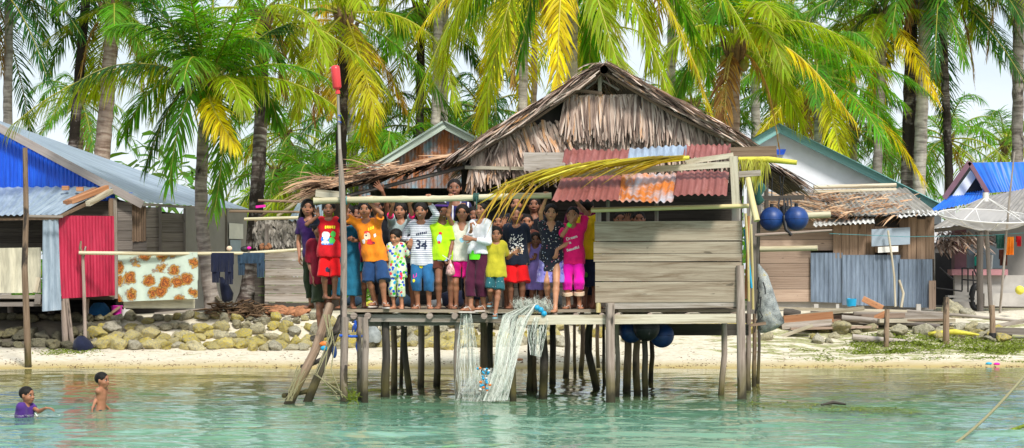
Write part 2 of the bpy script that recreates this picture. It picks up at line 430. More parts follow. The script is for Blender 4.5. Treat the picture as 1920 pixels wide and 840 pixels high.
M['crimson'] = metal('crimson_sheet', (.40, .012, .05), rustc=(.22, .03, .04), rust=.25, pale=(.50, .03, .08), rough=.45, metallic=0)
M['cream'] = metal('cream_plastic_sheet', (.56, .53, .40), rustc=(.33, .27, .10), rust=.35, rough=.55, metallic=0)
M['rustblue'] = metal('rusty_blue_sheet', (.22, .36, .46), rustc=(.34, .13, .055), rust=.92, rough=.6, metallic=.1, streak=(.6, 3))
M['thatch'] = thatchmat('dry_palm_thatch', [(.05, (.07, .048, .038)), (.25, (.26, .18, .145)), (.50, (.52, .385, .305)), (.75, (.70, .585, .50)), (.95, (.56, .29, .13))])
M['thatchbrown'] = thatchmat('brown_palm_thatch', [(.05, (.11, .055, .032)), (.35, (.36, .20, .11)), (.65, (.54, .34, .20)), (.95, (.66, .50, .34))])
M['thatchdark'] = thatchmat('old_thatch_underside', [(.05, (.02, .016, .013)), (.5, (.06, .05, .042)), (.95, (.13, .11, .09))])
M['greythatch'] = thatchmat('grey_thatch_wall', [(.05, (.10, .09, .08)), (.4, (.30, .27, .235)), (.95, (.48, .44, .39))])
M['greentrim'] = wood('grey_green_painted_board', (.28, .34, .32), (.44, .52, .48), (.56, .61, .58), 20)
M['turq'] = wood('turquoise_painted_board', (.16, .38, .38), (.27, .55, .54), (.46, .66, .64), 18)
M['white'] = plain('white_render', (.76, .78, .83), .85, .10, 1.5)
M['plaster'] = plain('grey_plaster_panel', (.29, .275, .26), .9, .14, 1.4)
M['concrete'] = plain('grey_concrete', (.42, .40, .37), .9, .2, 2)
M['purple'] = plain('mauve_paint', (.20, .10, .13), .7, .15, 3)
M['sill'] = plain('pink_mauve_sill', (.42, .20, .22), .7, .15, 3)
M['greyroof'] = metal('grey_tin_roof', (.30, .28, .25), rust=.25, rough=.6, metallic=.1)
M['black'] = plain('black_iron', (.02, .02, .022), .5, .2, 5)
M['bluepanel'] = plain('grey_blue_panel', (.30, .37, .44), .7, .1, 3)
M['dish'] = plain('white_dish_mesh', (.66, .65, .63), .6, .1, 4)
M['leaf'] = leafmat(); M['rachis'] = rachismat()
M['trunk_pale'] = trunkmat('palm_bark_pale', (.20, .175, .15), (.40, .36, .315), (.54, .49, .43), .1)
M['trunk_grey'] = trunkmat('palm_bark_grey', (.14, .115, .10), (.29, .25, .22), (.42, .37, .33), .3)
M['trunk_dark'] = trunkmat('palm_bark_dark', (.07, .05, .045), (.16, .125, .11), (.46, .42, .38), .62)
M['trunk_brown'] = trunkmat('palm_bark_brown', (.17, .11, .08), (.33, .245, .19), (.45, .36, .29), .18)
M['rock'] = rockmat()
M['hair'] = hairmat()
M['husk'] = plain('coconut_husk', (.38, .17, .085), .9, .35, 9, .5)
M['coconut'] = plain('green_coconut', (.20, .19, .03), .5, .3, 5)
M['fibre'] = plain('palm_fibre', (.17, .105, .06), .95, .4, 18, .6)
M['bluebuoy'] = plain('blue_buoy_plastic', (.005, .036, .16), .45, .6, 3, .1, 0, .5)
M['blackbuoy'] = plain('black_buoy_plastic', (.012, .014, .018), .4, .3, 3, .1)
M['rope'] = plain('old_rope', (.26, .24, .13), .95, .3, 60, .4)
M['bluerope'] = plain('blue_rope', (.02, .10, .50), .8, .3, 60, .3)
M['tealrope'] = plain('teal_cord', (.06, .26, .28), .8, .3, 40, .3)
M['redplastic'] = plain('red_plastic', (.72, .05, .055), .35, .1, 4, 0, 0, .5)
M['magenta'] = plain('magenta_plastic', (.62, .02, .36), .4, .1, 4, 0)
M['cyanplastic'] = plain('cyan_plastic', (.02, .36, .62), .4, .15, 4, 0)
M['orangeplastic'] = plain('orange_plastic', (.8, .20, .03), .4, .15, 4, 0)
M['whiteplastic'] = plain('white_plastic', (.75, .74, .70), .45, .1, 4, 0)
M['yellowplastic'] = plain('yellow_plastic', (.75, .66, .08), .45, .1, 4, 0)
M['greenplastic'] = plain('green_plastic', (.15, .72, .05), .45, .1, 4, 0)
M['tarp'] = cloth('blue_tarp', (.03, .16, .38)); M['darkcloth'] = cloth('navy_cloth', (.012, .016, .04)); M['denim'] = cloth('dark_denim', (.03, .06, .10))
M['greentarp'] = cloth('green_tarp', (.03, .11, .09)); M['greysack'] = cloth('grey_sack', (.30, .33, .33), .35)
M['seaweed'] = plain('green_seaweed', (.15, .20, .012), .8, .5, 25, .4)
M['drygrass'] = plain('yellow_dry_leaf', (.62, .56, .06), .6, .3, 9, .2)
# ------------------------------------------------------------ people: implicit bodies -> one continuous surface
def v3(*a): return np.array(a, dtype=np.float64)
def unit(a): return a/max(np.linalg.norm(a), 1e-9)
class Prims:
    def __init__(s): s.p = []
    def cap(s, a, b, ra, rb=None, k=.02, flat=False): s.p.append(('cap', np.array(a, float), np.array(b, float), ra, ra if rb is None else rb, k, flat)); return s
    def ell(s, c, r, Rm, k=.015): s.p.append(('ell', np.array(c, float), np.array(r, float), Rm, k)); return s
    def sub(s, c, r, Rm, k=.012): s.p.append(('sub', np.array(c, float), np.array(r, float), Rm, k)); return s
    def cut(s, c, n): s.p.append(('cut', np.array(c, float), np.array(n, float))); return s
    def field(s, h, wob=None):
        lo = np.full(3, 1e9); hi = -lo
        for p in s.p:
            if p[0] == 'cap':
                r = max(p[3], p[4]); lo = np.minimum(lo, np.minimum(p[1], p[2])-r); hi = np.maximum(hi, np.maximum(p[1], p[2])+r)
            elif p[0] == 'ell': lo = np.minimum(lo, p[1]-max(p[2])); hi = np.maximum(hi, p[1]+max(p[2]))
        lo -= .03; hi += .03
        n = np.ceil((hi-lo)/h).astype(int)+1
        ax = [lo[i]+h*np.arange(n[i]) for i in range(3)]
        Fd = np.full(n, .5, dtype=np.float32)
        for p in s.p:
            if p[0] == 'cut':
                c, nn = p[1], p[2]
                d = ((ax[0]-c[0])*nn[0])[:, None, None]+((ax[1]-c[1])*nn[1])[None, :, None]+((ax[2]-c[2])*nn[2])[None, None, :]
                Fd = np.maximum(Fd, d.astype(np.float32)); continue
            k = p[-2] if p[0] == 'cap' else p[-1]
            if p[0] == 'cap':
                r = max(p[3], p[4]); l = np.minimum(p[1], p[2])-r; u = np.maximum(p[1], p[2])+r
            else:
                l = p[1]-max(p[2]); u = p[1]+max(p[2])
            mg = k+3*h
            i0 = np.maximum(np.floor((l-mg-lo)/h).astype(int), 0); i1 = np.minimum(np.ceil((u+mg-lo)/h).astype(int)+1, n)
            if (i1 <= i0).any(): continue
            x = ax[0][i0[0]:i1[0]][:, None, None]; y = ax[1][i0[1]:i1[1]][None, :, None]; z = ax[2][i0[2]:i1[2]][None, None, :]
            if p[0] == 'cap':
                a, b, ra, rb = p[1], p[2], p[3], p[4]; ba = b-a; L2 = max(ba@ba, 1e-9)
                px, py, pz = x-a[0], y-a[1], z-a[2]
                t0 = (px*ba[0]+py*ba[1]+pz*ba[2])/L2; t = np.clip(t0, 0, 1)
                d = np.sqrt((px-t*ba[0])**2+(py-t*ba[1])**2+(pz-t*ba[2])**2)-(ra+(rb-ra)*t)
                if p[6]: d = np.maximum(d, (t0-1)*math.sqrt(L2))
            else:
                c, r, Rm = p[1], p[2], p[3]
                px, py, pz = x-c[0], y-c[1], z-c[2]
                q = 0
                for i in range(3): q = q+((px*Rm[i][0]+py*Rm[i][1]+pz*Rm[i][2])/r[i])**2
                d = (np.sqrt(q)-1)*min(r)*1.15
            d = d.astype(np.float32)
            sl = (slice(i0[0], i1[0]), slice(i0[1], i1[1]), slice(i0[2], i1[2]))
            a = Fd[sl]
            if p[0] == 'sub':
                hh = np.clip(.5-.5*(a+d)/k, 0, 1); Fd[sl] = a*(1-hh)-d*hh+k*hh*(1-hh)
            else:
                hh = np.clip(.5+.5*(a-d)/k, 0, 1); Fd[sl] = a*(1-hh)+d*hh-k*hh*(1-hh)
        if wob is not None:
            Fd = Fd+wob(ax[0][:, None, None], ax[1][None, :, None], ax[2][None, None, :]).astype(np.float32)
        return Fd, lo, h
_E = [((0,0,0),(1,0,0)),((0,1,0),(1,1,0)),((0,0,1),(1,0,1)),((0,1,1),(1,1,1)),((0,0,0),(0,1,0)),((1,0,0),(1,1,0)),((0,0,1),(0,1,1)),((1,0,1),(1,1,1)),((0,0,0),(0,0,1)),((1,0,0),(1,0,1)),((0,1,0),(0,1,1)),((1,1,0),(1,1,1))]
def surfnet(Fd, lo, h):
    s = Fd < 0
    c = [s[i:s.shape[0]-1+i, j:s.shape[1]-1+j, k:s.shape[2]-1+k] for i in (0, 1) for j in (0, 1) for k in (0, 1)]
    anyc = c[0].copy(); allc = c[0].copy()
    for q in c[1:]: anyc |= q; allc &= q
    mixed = anyc & ~allc
    idx = np.argwhere(mixed); cid = np.full(mixed.shape, -1, np.int32); cid[mixed] = np.arange(len(idx))
    acc = np.zeros((len(idx), 3)); cnt = np.zeros(len(idx))
    for a, b in _E:
        a = np.array(a); b = np.array(b)
        fa = Fd[tuple((idx+a).T)]; fb = Fd[tuple((idx+b).T)]
        m = (fa < 0) != (fb < 0); t = np.where(m, fa/np.where(m, fa-fb, 1), 0)
        acc += np.where(m[:, None], a+(b-a)*t[:, None], 0); cnt += m
    V = lo+h*(idx+acc/cnt[:, None])
    Q = []
    for ax in range(3):
        o1, o2 = [(1, 2), (2, 0), (0, 1)][ax]
        A = np.take(s, range(s.shape[ax]-1), ax); B = np.take(s, range(1, s.shape[ax]), ax)
        e = np.argwhere(A != B); e = e[(e[:, o1] > 0) & (e[:, o2] > 0) & (e[:, o1] < s.shape[o1]-1) & (e[:, o2] < s.shape[o2]-1)]
        ins = A[tuple(e.T)]
        d1 = np.zeros(3, int); d1[o1] = 1; d2 = np.zeros(3, int); d2[o2] = 1
        q = np.stack([cid[tuple((e-d1-d2).T)], cid[tuple((e-d2).T)], cid[tuple(e.T)], cid[tuple((e-d1).T)]], 1)
        q[~ins] = q[~ins][:, ::-1]; Q.append(q)
    return V, np.concatenate(Q)

SKIN = [skinmat('skin_tan', (.50, .235, .13)), skinmat('skin_brown', (.37, .16, .086)), skinmat('skin_dark', (.25, .105, .058))]
M['eyewhite'] = plain('eye_white', (.62, .60, .56), .3, .03, 3, 0); M['iris'] = plain('dark_iris', (.012, .008, .006), .15, .1, 3, 0)
M['lip'] = plain('lips', (.26, .085, .07), .45, .1, 3, 0); M['teeth'] = plain('teeth', (.75, .72, .66), .3, .02, 3, 0)
M['sole'] = plain('sandal_rubber', (.62, .56, .50), .6, .15, 8); M['soleblue'] = plain('pale_blue_sandal', (.34, .55, .60), .6, .15, 8)

TORSO = [(.47, .034, .046), (.52, .037, .048), (.58, .031, .043), (.64, .033, .041), (.70, .041, .044), (.755, .054, .042), (.795, .066, .029)]
BAR_Y = 28.12
def bar_z(px): return Z(377-(px-590)*.0225, BAR_Y)
DECK = Z(580, 28.2)

def ik(S, W, l1, l2, pole):
    d = W-S; D = np.linalg.norm(d); mx = (l1+l2)*.995
    if D > mx:
        k = min(D/mx, 1.12); l1 *= k; l2 *= k
        if D > (l1+l2)*.995: W = S+d/D*(l1+l2)*.995; D = (l1+l2)*.995; d = W-S
    u = d/D; a = (l1*l1-l2*l2+D*D)/(2*D); hgt = math.sqrt(max(l1*l1-a*a, 0))
    p = pole-u*(pole@u); p = unit(p)
    return S+u*a+p*hgt, W
def hand(P, W, d, n, side, H, pose):
    """palm, four unequal bent fingers and a thumb leaving the palm's side; d = finger direction, n = palm normal"""
    d = unit(d); n = unit(n-d*(n@d)); s = np.cross(d, n)*side
    Lh = .105*H; c1, c2, spl = {'open': (.10, .22, .20), 'relax': (.45, .95, .05), 'fist': (1.35, 2.7, .0), 'grip': (.95, 2.15, .03), 'point': (.2, .3, .05)}[pose]
    for i, fl in zip((-1.5, -.5, .5, 1.5), (.92, 1.0, .92, .74)):
        kn = W+d*.50*Lh+s*(-i*.0125*H)
        P.cap(W-s*i*.006*H+d*.05*Lh, kn, .0085*H, .0072*H, .010)
        l = fl*.50*Lh; dd = unit(d*math.cos(c1)+n*math.sin(c1)+s*(-i*spl)); e = unit(d*math.cos(c2)+n*math.sin(c2)+s*(-i*spl))
        m = kn+dd*l*.5; P.cap(kn, m, .0064*H, .0058*H, .004); P.cap(m, m+e*l*.5, .0058*H, .0048*H, .004)
    t0 = W+d*.14*Lh+s*.014*H
    t1 = t0+unit(d*.55+s*.85+n*.35)*.27*Lh; P.cap(W+s*.006*H, t0, .009*H, .008*H, .008); P.cap(t0, t1, .0078*H, .0066*H, .006)
    P.cap(t1, t1+unit(d*.9+s*(.35 if pose != 'fist' else -.3)+n*.35)*.22*Lh, .0066*H, .0052*H, .004)

def person(label, px, top, feet, Y, ph=None, yaw=0, hy=0, hp=0, hr=0, aL=('down',), aR=('down',), shirt=None, bottom=None, hair='short',
           skin=1, fL=None, fR=None, stance=.055, shoes=None, prints=None, extra=None, group=None, vox=.0078, smile=False, body_cut=None, parent_z=None):
    s = Y/F; yawr = R(yaw)
    zf = DECK if feet is None else Z(feet, Y)
    H = Z(top, Y)-zf
    hx = X(ph if ph is not None else px, Y); fx = X(px, Y)
    rv = v3(math.cos(yawr), math.sin(yawr), 0); fv = v3(math.sin(yawr), -math.cos(yawr), 0); up = v3(0, 0, 1)
    headh = .126+.070*H
    def spine(t):       # body axis at height fraction t: upright over the feet up to the hips, then leaning to the head
        k = min(max((t-.40)/.50, 0), 1); return v3(fx+(hx-fx)*(k*.85+.15*min(t/.4, 1)), Y, zf+t*H)
    P = Prims()
    root = thing('person', label, 'person', (fx, Y, zf), group)
    # torso
    for i, (t, a, r) in enumerate(TORSO):
        c = spine(t); P.cap(c-rv*a*H, c+rv*a*H, r*H, r*H, .035)
    for (t0, a0, r0), (t1, a1, r1) in zip(TORSO, TORSO[1:]):
        P.cap(spine(t0), spine(t1), r0*H, r1*H, .03)
    hc = v3(hx, Y, zf+H-headh*.5)-fv*.0
    P.cap(spine(.80), hc-up*headh*.25-fv*.01, .033*H, .030*H, .03)
    # head
    hyaw = yawr+R(hy); f = v3(math.sin(hyaw), -math.cos(hyaw), 0); r = v3(math.cos(hyaw), math.sin(hyaw), 0)
    pit = R(hp); f2 = f*math.cos(pit)-up*math.sin(pit); u2 = up*math.cos(pit)+f*math.sin(pit)
    rl = R(hr); r3 = r*math.cos(rl)+u2*math.sin(rl); u3 = u2*math.cos(rl)-r*math.sin(rl); f3 = f2
    RM = np.stack([r3, f3, u3]); h = headh
    def hp_(x, y, z): return hc+r3*(x*h)+f3*(y*h)+u3*(z*h)
    P.ell(hp_(0, -.04, .10), (.375*h, .43*h, .40*h), RM, .02)
    P.ell(hp_(0, .08, -.18), (.305*h, .29*h, .27*h), RM, .03)
    P.ell(hp_(0, .19, -.385), (.13*h, .12*h, .085*h), RM, .03)
    P.ell(hp_(.18, .21, -.15), (.14*h, .13*h, .13*h), RM, .02); P.ell(hp_(-.18, .21, -.15), (.13*h, .13*h, .12*h), RM, .02)
    P.cap(hp_(0, .355, .02), hp_(0, .43, -.13), .035*h, .055*h, .008); P.ell(hp_(0, .385, -.145), (.10*h, .06*h, .045*h), RM, .008)
    P.ell(hp_(0, .345, -.27), (.115*h, .06*h, .05*h), RM, .01)
    for sg in (-1, 1):
        P.ell(hp_(sg*.385, -.03, -.03), (.035*h, .08*h, .13*h), RM, .008)
        P.sub(hp_(sg*.155, .44, .005), (.10*h, .07*h, .05*h), RM, .015)
    # arms
    segs = {}
    for sg, A in ((-1, aL), (1, aR)):
        S = spine(.785)+rv*(sg*.089*H)
        l1, l2 = .172*H, .150*H
        pole = rv*sg*.8-fv*.3-up*.3
        kind = A[0]
        if kind == 'down':
            W = S+rv*(sg*(A[1] if len(A) > 1 else .05))-up*.300*H+fv*(.04+(A[2] if len(A) > 2 else 0)); d = unit(-up+fv*.15); n = -rv*sg; pose = 'relax'; pole = -fv+rv*sg*.5
        elif kind == 'bar':
            bx = X(A[1], BAR_Y); W = v3(bx, BAR_Y+.052, bar_z(A[1])-.035); d = unit(up+v3(0, -.25, 0)); n = v3(0, -1, 0); pose = 'grip'; pole = rv*sg*(.9 if len(A) < 3 else A[2])+fv*.4
        elif kind == 'at':      # ('at', px, py, dy, pose, d, n, pole)
            W = v3(*at(A[1], A[2], Y+A[3])); pose = A[4]; d = v3(*A[5]); n = v3(*A[6])
            if len(A) > 7: pole = v3(*A[7])
        E, W = ik(S, W, l1, l2, pole)
        P.cap(spine(.785)+rv*(sg*.06*H), S, .030*H, .031*H, .03)
        P.cap(S, E, .026*H, .0195*H, .02); P.cap(E, E+(W-E)*.35, .0195*H, .0200*H, .012); P.cap(E+(W-E)*.3, W, .0200*H, .0140*H, .012)
        hand(P, W, d, n, sg, H, pose)
        segs[sg] = (S, E, W)
    # legs
    legs = {}
    for sg, T in ((-1, fL), (1, fR)):
        hip = spine(.49)+rv*(sg*.047*H)
        if T is None: ank = v3(fx, Y, zf+.040*H)+rv*(sg*stance*H*1.0)+fv*(.012*H*sg); toe = unit(fv+rv*sg*.28)
        else: ank = v3(*at(T[0], T[1], Y+T[2]))+up*.040*H; toe = unit(v3(*T[3])) if len(T) > 3 else unit(fv+rv*sg*.28)
        kn, ank = ik(hip, ank, .235*H, .228*H, fv+rv*sg*.15)
        P.cap(hip, kn, .048*H, .031*H, .025); P.cap(kn, kn+(ank-kn)*.3-fv*.006*H, .030*H, .031*H, .02); P.cap(kn+(ank-kn)*.3-fv*.006*H, ank, .031*H, .0185*H, .02)
        heel = ank-up*.022*H-toe*.018*H; ball = ank-up*.027*H+toe*.075*H
        P.cap(ank, heel, .021*H, .019*H, .02); P.cap(heel, ball, .018*H, .0155*H, .02)
        sd = np.cross(toe, up)
        for q, l in zip((-2, -1, 0, 1, 2), (.024, .030, .031, .029, .026)):
            w = (q*.0085)*H; P.cap(ball+sd*w, ball+sd*w*1.1+toe*l*H-up*.004*H, .0105*H, .0072*H, .006)
        legs[sg] = (hip, kn, ank, toe, ball, heel)
    if body_cut is not None: P.cut((0, 0, body_cut), (0, 0, -1))
    Fd, lo, hh = P.field(vox)
    V, Q = surfnet(Fd, lo, hh); midx = np.zeros(len(Q), int)
    def surf(p, d, mx=.2):      # first point outside the body along d
        t = 0
        while t < mx:
            q = (p+d*t-lo)/hh; i = np.floor(q).astype(int)
            if (i < 0).any() or (i >= np.array(Fd.shape)-1).any(): break
            fr = q-i; g = 0
            for a in (0, 1):
                for b in (0, 1):
                    for c in (0, 1): g += Fd[i[0]+a, i[1]+b, i[2]+c]*(fr[0] if a else 1-fr[0])*(fr[1] if b else 1-fr[1])*(fr[2] if c else 1-fr[2])
            if g > 0: break
            t += .0015
        return p+d*t
    # face features lie in the body mesh: eyes, brows, lips
    VV = [V]; QQ = [Q]; MI = [midx]; nb = len(V)
    def blob(c, rad, mi, nu=10, nv=6, tilt=0):
        nonlocal nb
        ct, st = math.cos(tilt), math.sin(tilt); a = r3*ct+u3*st; b = u3*ct-r3*st
        g = []
        for j in range(nv+1):
            th = math.pi*j/nv
            for i in range(nu):
                ph_ = 2*math.pi*i/nu
                g.append(c+a*(rad[0]*math.sin(th)*math.cos(ph_))+f3*(rad[1]*math.sin(th)*math.sin(ph_))+b*(rad[2]*math.cos(th)))
        q = [[j*nu+i, j*nu+(i+1) % nu, (j+1)*nu+(i+1) % nu, (j+1)*nu+i] for j in range(nv) for i in range(nu)]
        VV.append(np.array(g)); QQ.append(np.array(q)+nb); MI.append(np.full(len(q), mi)); nb += len(g)
    for sg in (-1, 1):
        e = surf(hp_(sg*.155, .1, .0), f3); blob(e-f3*.004, (.080*h, .010, .030*h), 1, tilt=-sg*.06); blob(surf(hp_(sg*.155, .1, .032), f3)+f3*.001, (.085*h, .005, .013*h), 2, tilt=-sg*.08)
        blob(e+f3*.003, (.042*h, .007, .034*h), 2)
        b = surf(hp_(sg*.16, .1, .105), f3); blob(b, (.10*h, .006, .018*h), 2, tilt=-sg*.10)
    mo = surf(hp_(0, .1, -.275), f3)
    blob(mo-f3*.001, (.105*h, .007, .030*h), 3)
    if smile: blob(mo+f3*.003, (.085*h, .006, .016*h), 4)
    body = mesh_np('body', np.concatenate(VV), np.concatenate(QQ), [SKIN[skin], M['eyewhite'], M['iris'], M['lip'], M['teeth']], root, midx=np.concatenate(MI), smooth=True)
    phs = RNG.uniform(0, 6, 6)
    def fold(x, y, z):
        return .0045*np.sin(42*x+9*z+phs[0])*np.sin(23*y+phs[1]+7*z)+.0045*np.sin(27*z+22*x+phs[2])*np.sin(15*x-13*z+phs[3])+.003*np.sin(60*x-18*z+phs[4])
    res = {'root': root, 'H': H, 'legs': legs, 'arms': segs, 'spine': spine, 'rv': rv, 'fv': fv, 'hp': hp_}
    # lower garment
    if bottom:
        kind, mat, hem, ease = bottom[:4]; G = Prims(); top_t = bottom[4] if len(bottom) > 4 else .57
        for t, a, r in TORSO[:3]:
            if t <= top_t: c = spine(t); G.cap(c-rv*a*H, c+rv*a*H, r*H+ease*.6, None, .03)
        if kind == 'skirt':
            c0, c1 = spine(.52), spine(hem); a = .045*H
            for q in (-1, 0, 1): G.cap(c0+rv*q*a, c1+rv*q*a*1.5, .055*H+ease, .068*H+ease*1.6, .03, True)
            G.cut((0, 0, zf+hem*H), (0, 0, -1))
        else:
            for sg in (-1, 1):
                hip, kn, ank, toe = legs[sg][:4]
                t = (.49-hem)/.25
                if kind == 'shorts':
                    e = hip+(kn-hip)*t if t <= 1 else kn+(ank-kn)*(t-1)
                    G.cap(hip-rv*sg*.004*H, e+rv*sg*.012*H, .046*H+ease*.45, .044*H+ease*.9, .010, True)
                elif t <= 1: e = hip+(kn-hip)*t; G.cap(hip, e, .050*H+ease*.55, .043*H+ease*1.0, .012, True)
                else:
                    t2 = min((t-1)/.92, 1); e = kn+(ank-kn)*t2
                    fl = bottom[5] if len(bottom) > 5 else 0
                    G.cap(hip, kn, .050*H+ease*.6, .037*H+ease*.9, .012); G.cap(kn, e, .037*H+ease*.9, (.034-.008*t2)*H+ease*.9+fl, .012, True)
                if sg == -1: ez = e[2]
                elif abs(ez-e[2]) < .05: G.cut((0, 0, min(ez, e[2])-.002), (0, 0, -1))
        Fg, lg, hg = G.field(.0105, fold); Vg, Qg = surfnet(Fg, lg, hg)
        res['bottom'] = mesh_np({'skirt': 'skirt', 'shorts': 'shorts', 'pants': 'trousers'}[kind], Vg, Qg, mat, root, smooth=True)
    # upper garment
    if shirt:
        mat, sl, hem, ease = shirt[:4]; ease *= .8; fl = shirt[4] if len(shirt) > 4 else .01; G = Prims(); ts = [t for t, _, _ in TORSO]
        hs = [hem]+[t for t in ts if t > hem+.02]
        for t in hs:
            a = np.interp(t, ts, [q[1] for q in TORSO]); r = np.interp(t, ts, [q[2] for q in TORSO]); k = max(0, (.76-t)/(.76-hem))
            c = spine(t); G.cap(c-rv*(a*H+ease*.4), c+rv*(a*H+ease*.4), r*H+ease+fl*k, None, .035)
            if t > .75: continue
        for t0, t1 in zip(hs, hs[1:]):
            g = lambda t: np.interp(t, ts, [q[2] for q in TORSO])*H+ease+fl*max(0, (.76-t)/(.76-hem))
            for q in (-1, 1):
                w = lambda t: np.interp(t, ts, [z[1] for z in TORSO])*H
                G.cap(spine(t0)+rv*q*w(t0), spine(t1)+rv*q*w(t1), g(t0), g(t1), .02)
        G.cut((0, 0, zf+(hem-.012)*H), (0, 0, -1))
        for sg in (-1, 1):
            S, E, W = segs[sg]
            slv = sl[0 if sg < 0 else 1] if isinstance(sl, (tuple, list)) else sl
            if slv <= 0: continue
            G.cap(spine(.79)+rv*(sg*.05*H), S, .032*H+ease*.5, .030*H+ease*.7, .03)
            if slv <= 1: G.cap(S, S+(E-S)*slv, .029*H+ease*.7, .027*H+ease, .015, True)
            else:
                G.cap(S, E, .029*H+ease*.7, .023*H+ease*.6, .015); G.cap(E, E+(W-E)*(slv-1), .023*H+ease*.6, .018*H+ease*.55, .012, True)
        nk = hc-up*headh*.42+fv*.02
        G.sub(spine(.835)+fv*.035*H, v3(.046*H, .05*H, .045*H), np.stack([rv, fv, up]), .012)
        if len(shirt) > 5 and shirt[5]: G.sub(spine(.79)+fv*.06*H, v3(.028*H, .06*H, .05*H), np.stack([rv, fv, up]), .012)
        Fg, lg, hg = G.field(.0105, fold); Vg, Qg = surfnet(Fg, lg, hg)
        o = mesh_np('dress' if hem < .40 else 'shirt', Vg, Qg, mat, root, smooth=True)
        res['shirt'] = o
    # hair
    if hair:
        G = Prims(); th = .025 if hair == 'crop' else .05
        G.ell(hp_(0, -.07, .13), ((.375+th)*h, (.42+th)*h, (.38+th)*h), RM, .02)
        G.sub(hp_(0, .50, -.16), (.31*h, .42*h, .46*h), RM, .012)
        G.sub(hp_(0, .10, -.62), (.50*h, .60*h, .42*h), RM, .012)
        if hair in ('long', 'bob'):
            ln = 1.15 if hair == 'long' else .55
            for sg in (-1, 1):
                G.cap(hp_(sg*.33, -.10, .05), hp_(sg*.40, -.12, -.05-ln*.55), .10*h, .10*h, .02); G.cap(hp_(sg*.40, -.12, -.05-ln*.55), hp_(sg*.40, -.05 if hair == 'long' else -.1, -.05-ln), .10*h, .055*h, .02)
            for q in (-.18, .18): G.cap(hp_(q, -.36, .05), hp_(q*1.3, -.36, -.05-ln), .14*h, .09*h, .03)
        if hair == 'pony':
            G.cap(hp_(0, -.50, .10), hp_(.05, -.66, -.2), .12*h, .09*h, .02); G.cap(hp_(.05, -.66, -.2), hp_(.05, -.58, -.75), .09*h, .04*h, .02)
        fq = 260
        wob = lambda x, y, z: .0022*np.sin(fq*x+30*z+phs[4])*np.sin(fq*.7*y+phs[5])
        Fg, lg, hg = G.field(.007, wob); Vg, Qg = surfnet(Fg, lg, hg)
        res['hair'] = mesh_np('hair', Vg, Qg, M['hair'], root, smooth=True)
    if shoes:
        for sg in (-1, 1):
            hip, kn, ank, toe, ball, heel = legs[sg]; mb = MB(); sd = np.cross(toe, up); base = v3(*((heel+ball)/2)); zb = min(heel[2]-.019*H, ball[2]-.0155*H)
            pts = []
            for i in range(14):
                a = 2*math.pi*i/14; pts.append(Vector(v3(base[0], base[1], zb-.020)+toe*(math.cos(a)*.088*H+.012*H)+sd*(math.sin(a)*(.030+.006*math.cos(a))*H)))
            mb.prism(pts, (0, 0, .019))
            tp = ball+toe*.02*H+up*.004
            for q in (-1, 1): mb.tube([tp, (tp+heel)/2+sd*q*.022*H+up*.022*H, heel+toe*.03*H+sd*q*.024*H-up*.012*H], .005, 5)
            mb.build('sandal', M[shoes], root)
    if prints:
        for gm, mat, name in prints: decal(res, gm, mat, name)
    return res

# flat artwork laid on the front of a garment: polygons in (across, up) metres about a point on the chest / leg
def decal(res, polys, mat, name='print', on='shirt', centre=None):
    if isinstance(name, tuple): name, on, centre = name
    o = res[on]; rt = np.array(wloc(o)); me = o.data
    bv = BVHTree.FromPolygons([v.co for v in me.vertices], [p.vertices for p in me.polygons])
    rv, fv = res['rv'], res['fv']
    c = res['spine'](centre if centre is not None else .66)-rt
    vs = []; fs = []; rn = []
    for pl in polys:
        pts = []
        for x, z in pl:
            p = c+rv*x+v3(0, 0, z)
            hit = bv.ray_cast(Vector(p+fv*1.0), Vector(-fv), 2.0)
            if hit[0] is None: pts = None; break
            pts.append(np.array(hit[0])+fv*.005+rt)
        if pts is None: continue
        b = len(vs); vs += pts; fs.append(list(range(b, b+len(pts)))); rn.append(random.random())
    if not vs: return
    mb = MB()
    for f in fs: mb.add([vs[i] for i in f], [tuple(range(len(f)))])
    return mb.build(name, mat, res['root'])
def blobpoly(x, z, rx, rz, n=12, j=.15, rot=0):
    out = []
    for i in range(n):
        a = 2*math.pi*i/n; k = 1+rr(-j, j); p, q = rx*k*math.cos(a), rz*k*math.sin(a)
        out.append((x+p*math.cos(rot)-q*math.sin(rot), z+p*math.sin(rot)+q*math.cos(rot)))
    return [out[::1]]
def fan(x, z, rx, rz, n=12, j=.1):
    """disc as small triangles so that it follows the cloth"""
    o = blobpoly(x, z, rx, rz, n, j)[0]; return [[(x, z), o[i], o[(i+1) % n]] for i in range(n)]
def textpolys(txt, x, z, size, rot=0, bold=0.0, sx=1.0):
    cu = bpy.data.curves.new('t', 'FONT'); cu.body = txt; cu.size = size; cu.align_x = 'CENTER'; cu.offset = bold
    ob = bpy.data.objects.new('t', cu); COL.objects.link(ob); bpy.context.view_layer.update()
    me = bpy.data.meshes.new_from_object(ob.evaluated_get(bpy.context.evaluated_depsgraph_get()))
    ca, sa = math.cos(rot), math.sin(rot); out = []
    P = [(v.co.x*sx, v.co.y) for v in me.vertices]
    for p in me.polygons: out.append([(x+P[i][0]*ca-P[i][1]*sa, z+P[i][0]*sa+P[i][1]*ca) for i in p.vertices])
    bpy.data.objects.remove(ob); bpy.data.curves.remove(cu); bpy.data.meshes.remove(me)
    return out
